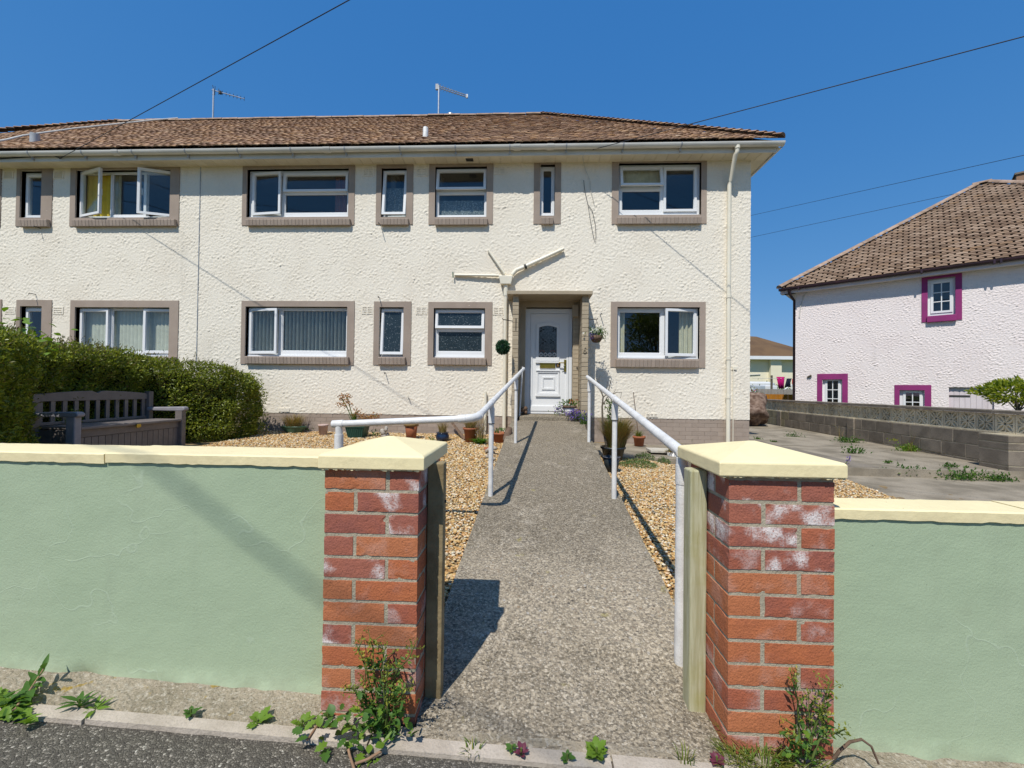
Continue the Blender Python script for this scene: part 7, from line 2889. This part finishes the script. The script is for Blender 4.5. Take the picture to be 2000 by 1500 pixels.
def lay_local(parent, mesh, tv, tf, mat, width_at, ny, gauge, pitch, n_single, rows_single):
    ex, es, en = Vector((1, 0, 0)), Vector((0, ca2, sa2)), Vector((0, -sa2, ca2))
    rot = Matrix((ex, es, en)).transposed()
    big, cnt = [], 0
    for j in range(ny):
        s = j * gauge
        a, b_ = width_at(s + gauge * .5)
        x = math.floor(a / pitch) * pitch + (j % 2) * pitch / 2
        while x < b_:
            if x > a - pitch * .2:
                loc = Vector((x, E0 - .02, HE)) + es * s + en * (.006 + random.uniform(0, .008))
                m = rot.to_4x4() @ Matrix.Rotation(random.uniform(-.02, .02), 4, 'Z') @ Matrix.Rotation(-math.radians(random.uniform(5, 8)), 4, 'X')
                if j in rows_single and cnt < n_single and x < 7.5:
                    o = bpy.data.objects.new('tile', mesh)
                    COL.objects.link(o)
                    o.parent = parent
                    m.translation = loc
                    o.matrix_local = m
                    cnt += 1
                else:
                    r = np.array(m.to_3x3())
                    big.append(tv @ r.T + np.array(loc))
            x += pitch
    n = len(big)
    ff = (tf[None] + (np.arange(n) * len(tv))[:, None, None]).reshape(-1, 4)
    fast_mesh('tiles', np.concatenate(big), ff, mat, parent, kind='stuff', local=True)


sl2 = math.hypot(r2, 3.6)
tv2 = tile2_v.copy()
tv2[:, 0] *= .262 / .163
tv2[:, 2] *= 1.25
tile2_big = MB()
tile2_big.add([tuple(q) for q in tv2], tile_f)
tile2_me = unit_mesh('roof_tile_pinkish', tile2_big, MT['tile_pinkish'])
lay_local(rf2, tile2_me, tv2, tile_f4, MT['tile_pinkish'], lambda s: (-.05 + s * ca2, RL - s * ca2), int(sl2 / .118), .118, .268, 290, tuple(range(0, 12)))
# ridge and hip cappings
cap2 = MB()
vs = []
for y in (0, .44):
    for k in range(9):
        a = math.pi * k / 8
        vs.append((math.cos(a) * .13, y, math.sin(a) * .085))
cap2.add(vs, [(k, k + 1, 10 + k, 9 + k) for k in range(8)], True)
cap2.add(vs[:9], [tuple(range(9))])
cap2.add(vs[9:], [tuple(range(9))[::-1]])
cap2_me = unit_mesh('hip_capping', cap2, MT['ridge'])
for a, b_ in ((Vector((-.05, E0, HE + .04)), Vector((r2, r2, ZR2 + .02))), (Vector((r2 - .1, r2, ZR2 + .03)), Vector((RL - r2 + .1, r2, ZR2 + .03))), (Vector((RL, E0, HE + .04)), Vector((RL - r2, r2, ZR2 + .02)))):
    dd = (b_ - a)
    L_ = dd.length
    dd.normalize()
    side = dd.cross(Vector((0, 0, 1))).normalized()
    nn_ = side.cross(dd)
    rot = Matrix((side, dd, nn_)).transposed().to_4x4()
    s = 0
    while s < L_ - .2:
        o = bpy.data.objects.new('ridge_tile', cap2_me)
        COL.objects.link(o)
        o.parent = rf2
        m = rot @ Matrix.Rotation(random.uniform(-.03, .03), 4, 'Y')
        m.translation = a + dd * s
        o.matrix_local = m
        s += .45
# chimney on the ridge at the right edge
q = to_loc @ PP(2002, 365, Vector((EC.x, EC.y, 0)) + nE * r2, nE)
zc2 = (to_loc @ PP(1996, 346, Vector((EC.x, EC.y, 0)) + nE * (r2 + .6), nE)).z
ch = MB().box(q.x - .15, q.x + .8, r2 + .25, r2 + 1.05, ZR2 - 1.2, zc2).build('chimney', MT['tile_brown'], rf2, local=True)
MB().box(q.x - .19, q.x + .84, r2 + .21, r2 + 1.09, zc2 + .002, zc2 + .06).build('chimney_cap', MT['block'], pk, local=True)

# ================================================================== the gap between the houses: far house, fences, washing
FYD = 42.0


def fp(px, py, Y=FYD):
    return P(px, py, Y)


e0, e1 = fp(1440, 702), fp(1580, 702)
ze = e0.z
far = thing('house', ((e0.x + e1.x) / 2, FYD, -.7), 'distant cream house with brown roof seen in the gap beside the cream house', 'house')
x0 = e0.x - 4
x1 = e1.x + .6
MB().box(x0, x1, FYD, FYD + 8, -.7, ze).build('wall', MT['cream_far'], far)
bx0, bx1 = fp(1501, 730).x, fp(1522, 730).x
MB().box(bx0, bx1, FYD - .4, FYD - .01, -.7, ze - .01).build('bay', MT['cream_far'], far)
MB().box(x0 - .4, x1 + .4, FYD - .75, FYD - .65, ze - .02, ze + .30).build('fascia', MT['upvc'], far)
MB().box(x0 - .4, x1 + .4, FYD - .64, FYD + 8, ze, ze + .08).build('soffit', MT['cream_far'], far)
rx0, rx1 = fp(1440, 660).x, fp(1500, 665).x
zr = fp(1498, 664).z
zl = fp(1465, 657).z
rfm = MB()
ya, yb2 = FYD - .75, FYD + 8.4
yr = FYD + 3.6
s_ = (yr / FYD)
zr2 = CAMZ + (zr - CAMZ) * s_
xr2 = fp(1500, 664, yr).x
rfm.add([(x0 - .5, ya, ze + .3), (x1 + .5, ya, ze + .3), (x1 + .5, yb2, ze + .3), (x0 - .5, yb2, ze + .3), (x0 - 3, yr, zr2 + .9), (xr2 - 1.2, yr, zr2 + .35), (xr2, yr, zr2)],
        [(0, 1, 6, 5, 4), (1, 2, 6), (2, 3, 4, 5, 6), (3, 0, 4), (0, 3, 2, 1)])
rfm.build('roof', simple('far_brown_roof', (0.16, 0.10, 0.055), (0.12, 0.075, 0.045), .6, .95, .1, .5, 3), far)
MB().tube([fp(1455, 733, FYD - .05), fp(1485, 731.5, FYD - .05)], .04, 6).build('wall_pipe', MT['vent_grey'], far)
# fences
for (px0, px1, py, Y, mat, lab, npan) in ((1474, 1575, 769.5, 18.5, 'fence_orange', 'orange stained plank fence at the end of the side path', 34), (1481, 1580, 759.5, 23.5, 'fence_grey', 'grey panel fence behind the orange one', 16)):
    a, b_ = P(px0, py, Y), P(px1, py, Y)
    root = thing('fence', ((a.x + b_.x) / 2, Y, -.7), lab, 'fence')
    w_ = (b_.x - a.x) / npan
    pm = unit_mesh('plank', MB().box(-w_ / 2 + .006, w_ / 2 - .006, -.012, .012, 0, a.z + .7), MT[mat])
    for k in range(npan):
        inst('plank', pm, root, (a.x + w_ * (k + .5), Y + (k % 2) * .012, -.7 + random.uniform(-.004, .004)))
    for k in range(0, npan + 1, 4):
        MB().box(a.x + w_ * k - .05, a.x + w_ * k + .05, Y + .03, Y + .13, -.7, a.z - .02).build('post', MT[mat], root)
# parked caravan like white vehicle and box behind the fences
a, b_ = P(1464, 771, 31), P(1504, 752, 31)
cv = thing('caravan', ((a.x + b_.x) / 2, 31, -.7), 'white caravan standing behind the fences', 'caravan')
MB().box(a.x - 2.5, P(1492, 752, 31).x, 30.0, 32.2, -.25, P(1480, 746, 31).z).build('body', MT['van_white'], cv, bevel=.12)
MB().box(a.x - 2.2, P(1493, 750, 31).x, 29.98, 30.001, P(1480, 753, 31).z - .12, P(1480, 753, 31).z).build('stripe', MT['vent_grey'], cv)
MB().box(P(1489, 752, 31).x, P(1504, 752, 31).x, 30.3, 32, -.3, P(1498, 748, 31).z).build('awning', MT['vent_grey'], cv, bevel=.1)
for wx in (a.x - 1, a.x + .4):
    MB().tube([(wx, 30.0, -.4), (wx, 30.2, -.4)], .3, 16).build('wheel', MT['cable'], cv)
a, b_ = P(1495, 758, 27), P(1519, 753, 27)
o = MB().box(a.x, b_.x, 27, 28.5, -.7, b_.z).build('shed', MT['van_white'], bevel=.05)
tag(o, 'low white shed roof behind the grey fence, beside the washing', 'shed')
a, b_ = P(1530, 762, 26), P(1562, 762, 26)
ap = P(1546, 752, 26)
gh = thing('greenhouse', (ap.x, 26.5, -.7), 'small white framed greenhouse gable below the washing', 'greenhouse')
m = MB()
for q0, q1 in (((a.x, 26, a.z), (ap.x, 26, ap.z)), ((ap.x, 26, ap.z), (b_.x, 26, b_.z)), ((a.x, 26, a.z), (a.x, 26, -.7)), ((b_.x, 26, b_.z), (b_.x, 26, -.7)), ((a.x, 26, a.z), (b_.x, 26, b_.z)), ((ap.x, 26, ap.z), (ap.x, 26, -.7))):
    m.tube([q0, q1], .035, 6)
m.build('frame', MT['upvc'], gh)
MB().prism([(a.x, -.7), (b_.x, -.7), (b_.x, b_.z), (ap.x, ap.z - .03), (a.x, a.z)], 'y', 26.05, 26.07).build('pane', MT['glass'], gh)
# washing line
yL = 25.0
lp0, lp1 = P(1470, 738.5, yL), P(1590, 740.5, yL)
o = MB().tube([lp0, lp1], .012, 5).build('washing_line', MT['white_cable'])
tag(o, 'washing line strung behind the fences', 'washing line')
a = P(1509, 733, yL)
o = MB().tube([Vector((a.x, yL + .1, -.7)), Vector((a.x, yL + .1, a.z))], .06, 8).build('clothes_post', MT['bark'])
tag(o, 'weathered timber clothes post left of the magenta towel', 'post')
for (px, y0_, y1_, pxb0, pxb1, mat, lab) in (((1517, 1533), 736, 759, 1520, 1531, 'cloth_pink', 'magenta towel pegged on the washing line'), ((1536, 1545), 739, 756, 1533, 1544, 'cloth_navy', 'dark navy garment pegged beside the magenta towel'), ((1546, 1560), 740, 757, 1549, 1560, 'cloth_red', 'red garment on the washing line next to the pink house')):
    n_ = 10
    vs, fs = [], []
    for k in range(n_ + 1):
        t_ = k / n_
        for (pa, pb, py) in ((px[0], px[1], y0_), ((px[0] + pxb0) / 2, (px[1] + pxb1) / 2, (y0_ + y1_) / 2), (pxb0, pxb1, y1_)):
            p = P(pa + (pb - pa) * t_, py, yL)
            vs.append((p.x, yL + .05 * math.sin(t_ * 14 + py), p.z))
    for k in range(n_):
        for j in range(2):
            fs.append((3 * k + j, 3 * k + 3 + j, 3 * k + 4 + j, 3 * k + 1 + j))
    o = MB().add(vs, fs, True).build('laundry', MT[mat])
    so = o.modifiers.new('thickness', 'SOLIDIFY')
    so.thickness = .012
    tag(o, lab, 'laundry', 'washing on the line')
g_ = P(1466, 772, 17.5)
t_ = thing('shrub', Vector((g_.x - .2, 17.5, 0)), 'shrub with deep pink blossom at the corner of the cream house', 'shrub')
pp = [(g_.x - .3 + random.gauss(0, .25), 17.5 + random.gauss(0, .2), .95 + random.gauss(0, .2)) for _ in range(900)]
leaf_cloud('foliage', pp, [(0, -.3, .6)] * 900, .08, .04, MT['hedge'], t_)
pp = [(g_.x - .3 + random.gauss(0, .2), 17.25 + random.gauss(0, .12), 1.0 + random.gauss(0, .15)) for _ in range(200)]
leaf_cloud('blossoms', pp, [(0, -.5, .5)] * 200, .08, .07, MT['pink_petal'], t_)
MB().tube([(g_.x - .2, 17.5, -.1), (g_.x - .25, 17.5, .9)], .03, 6).build('stem', MT['bark'], t_)
for (px, py, Y, w, lab) in ((1500, 752, 38, 2.0, 'green bush behind the caravan'), (1480, 757, 36, 1.2, 'dark bush left of the caravan')):
    g_ = P(px, py, Y)
    t_ = thing('bush', Vector((g_.x, Y, -.7)), lab, 'bush')
    pp = [(g_.x + random.gauss(0, w * .5), Y + random.gauss(0, .4), g_.z - .35 + random.gauss(0, .2)) for _ in range(900)]
    leaf_cloud('foliage', pp, [(0, -.3, .6)] * 900, .16, .09, MT['weed_leaf'], t_)
# ================================================================== across the road: what the window panes reflect
random.seed(17)


def tree(label, x, y, h, w, n, mat='hedge'):
    root = thing('tree', (x, y, -.7), label, 'tree', 'trees across the road')
    m = MB()
    m.tube([(x, y, -.7), (x + .1, y, h * .3), (x, y + .1, h * .62)], [.22, .16, .07], 10)
    blobs = []
    for _ in range(16):
        a, zz = random.uniform(0, 6.28), random.uniform(.38, .95)
        rr = w * (1 - abs(zz - .6) * 1.2) * random.uniform(.3, .8)
        c = Vector((x + math.cos(a) * rr, y + math.sin(a) * rr, h * zz - .2))
        blobs.append((c, random.uniform(.5, .95) * w * .5))
        m.tube([(x, y, h * .35), c], [.06, .02], 6)
    m.build('trunk', MT['bark'], root)
    pp, nn = [], []
    for _ in range(n):
        c, r_ = random.choice(blobs)
        v_ = Vector((random.gauss(0, 1), random.gauss(0, 1), random.gauss(0, .8))).normalized()
        pp.append(tuple(c + v_ * r_ * random.random() ** .4))
        nn.append(tuple(v_))
    leaf_cloud('crown', pp, nn, .22, .13, MT[mat], root)


tree('tree across the road mirrored in the window right of the door', 9.5, -16, 7.2, 3.0, 6000)
tree('smaller tree across the road mirrored in the same pane', 5.6, -17, 4.4, 1.6, 3000, 'weed_leaf')
tree('bushy tree across the road mirrored in the wide lower window', -7.0, -18, 4.6, 2.4, 4000, 'weed_leaf')
nh = thing('house', (-1.5, -17, -.7), 'house across the road mirrored in the wide lower window', 'house')
MB().box(-4.5, 3.0, -24, -17, -.7, 3.6).build('wall', MT['cream_far'], nh)
MB().add([(-5.0, -16.5, 3.6), (3.5, -16.5, 3.6), (3.5, -24.5, 3.6), (-5.0, -24.5, 3.6), (-2.0, -20.5, 6.4), (.6, -20.5, 6.4)], [(1, 0, 4, 5), (2, 1, 5), (3, 2, 5, 4), (0, 3, 4), (0, 1, 2, 3)]).build('roof', MT['roof_under'], nh)
for wx in (-3.4, -.6, 1.5):
    w_ = MB().plate(wx, wx + 1.1, 1.0, 2.2, [(wx + .08, wx + 1.02, 1.08, 2.12)], -16.99, -16.93).build('window', MT['upvc'], nh)
    MB().box(wx + .08, wx + 1.02, -16.985, -16.96, 1.08, 2.12).build('pane', MT['door_glass'], w_)
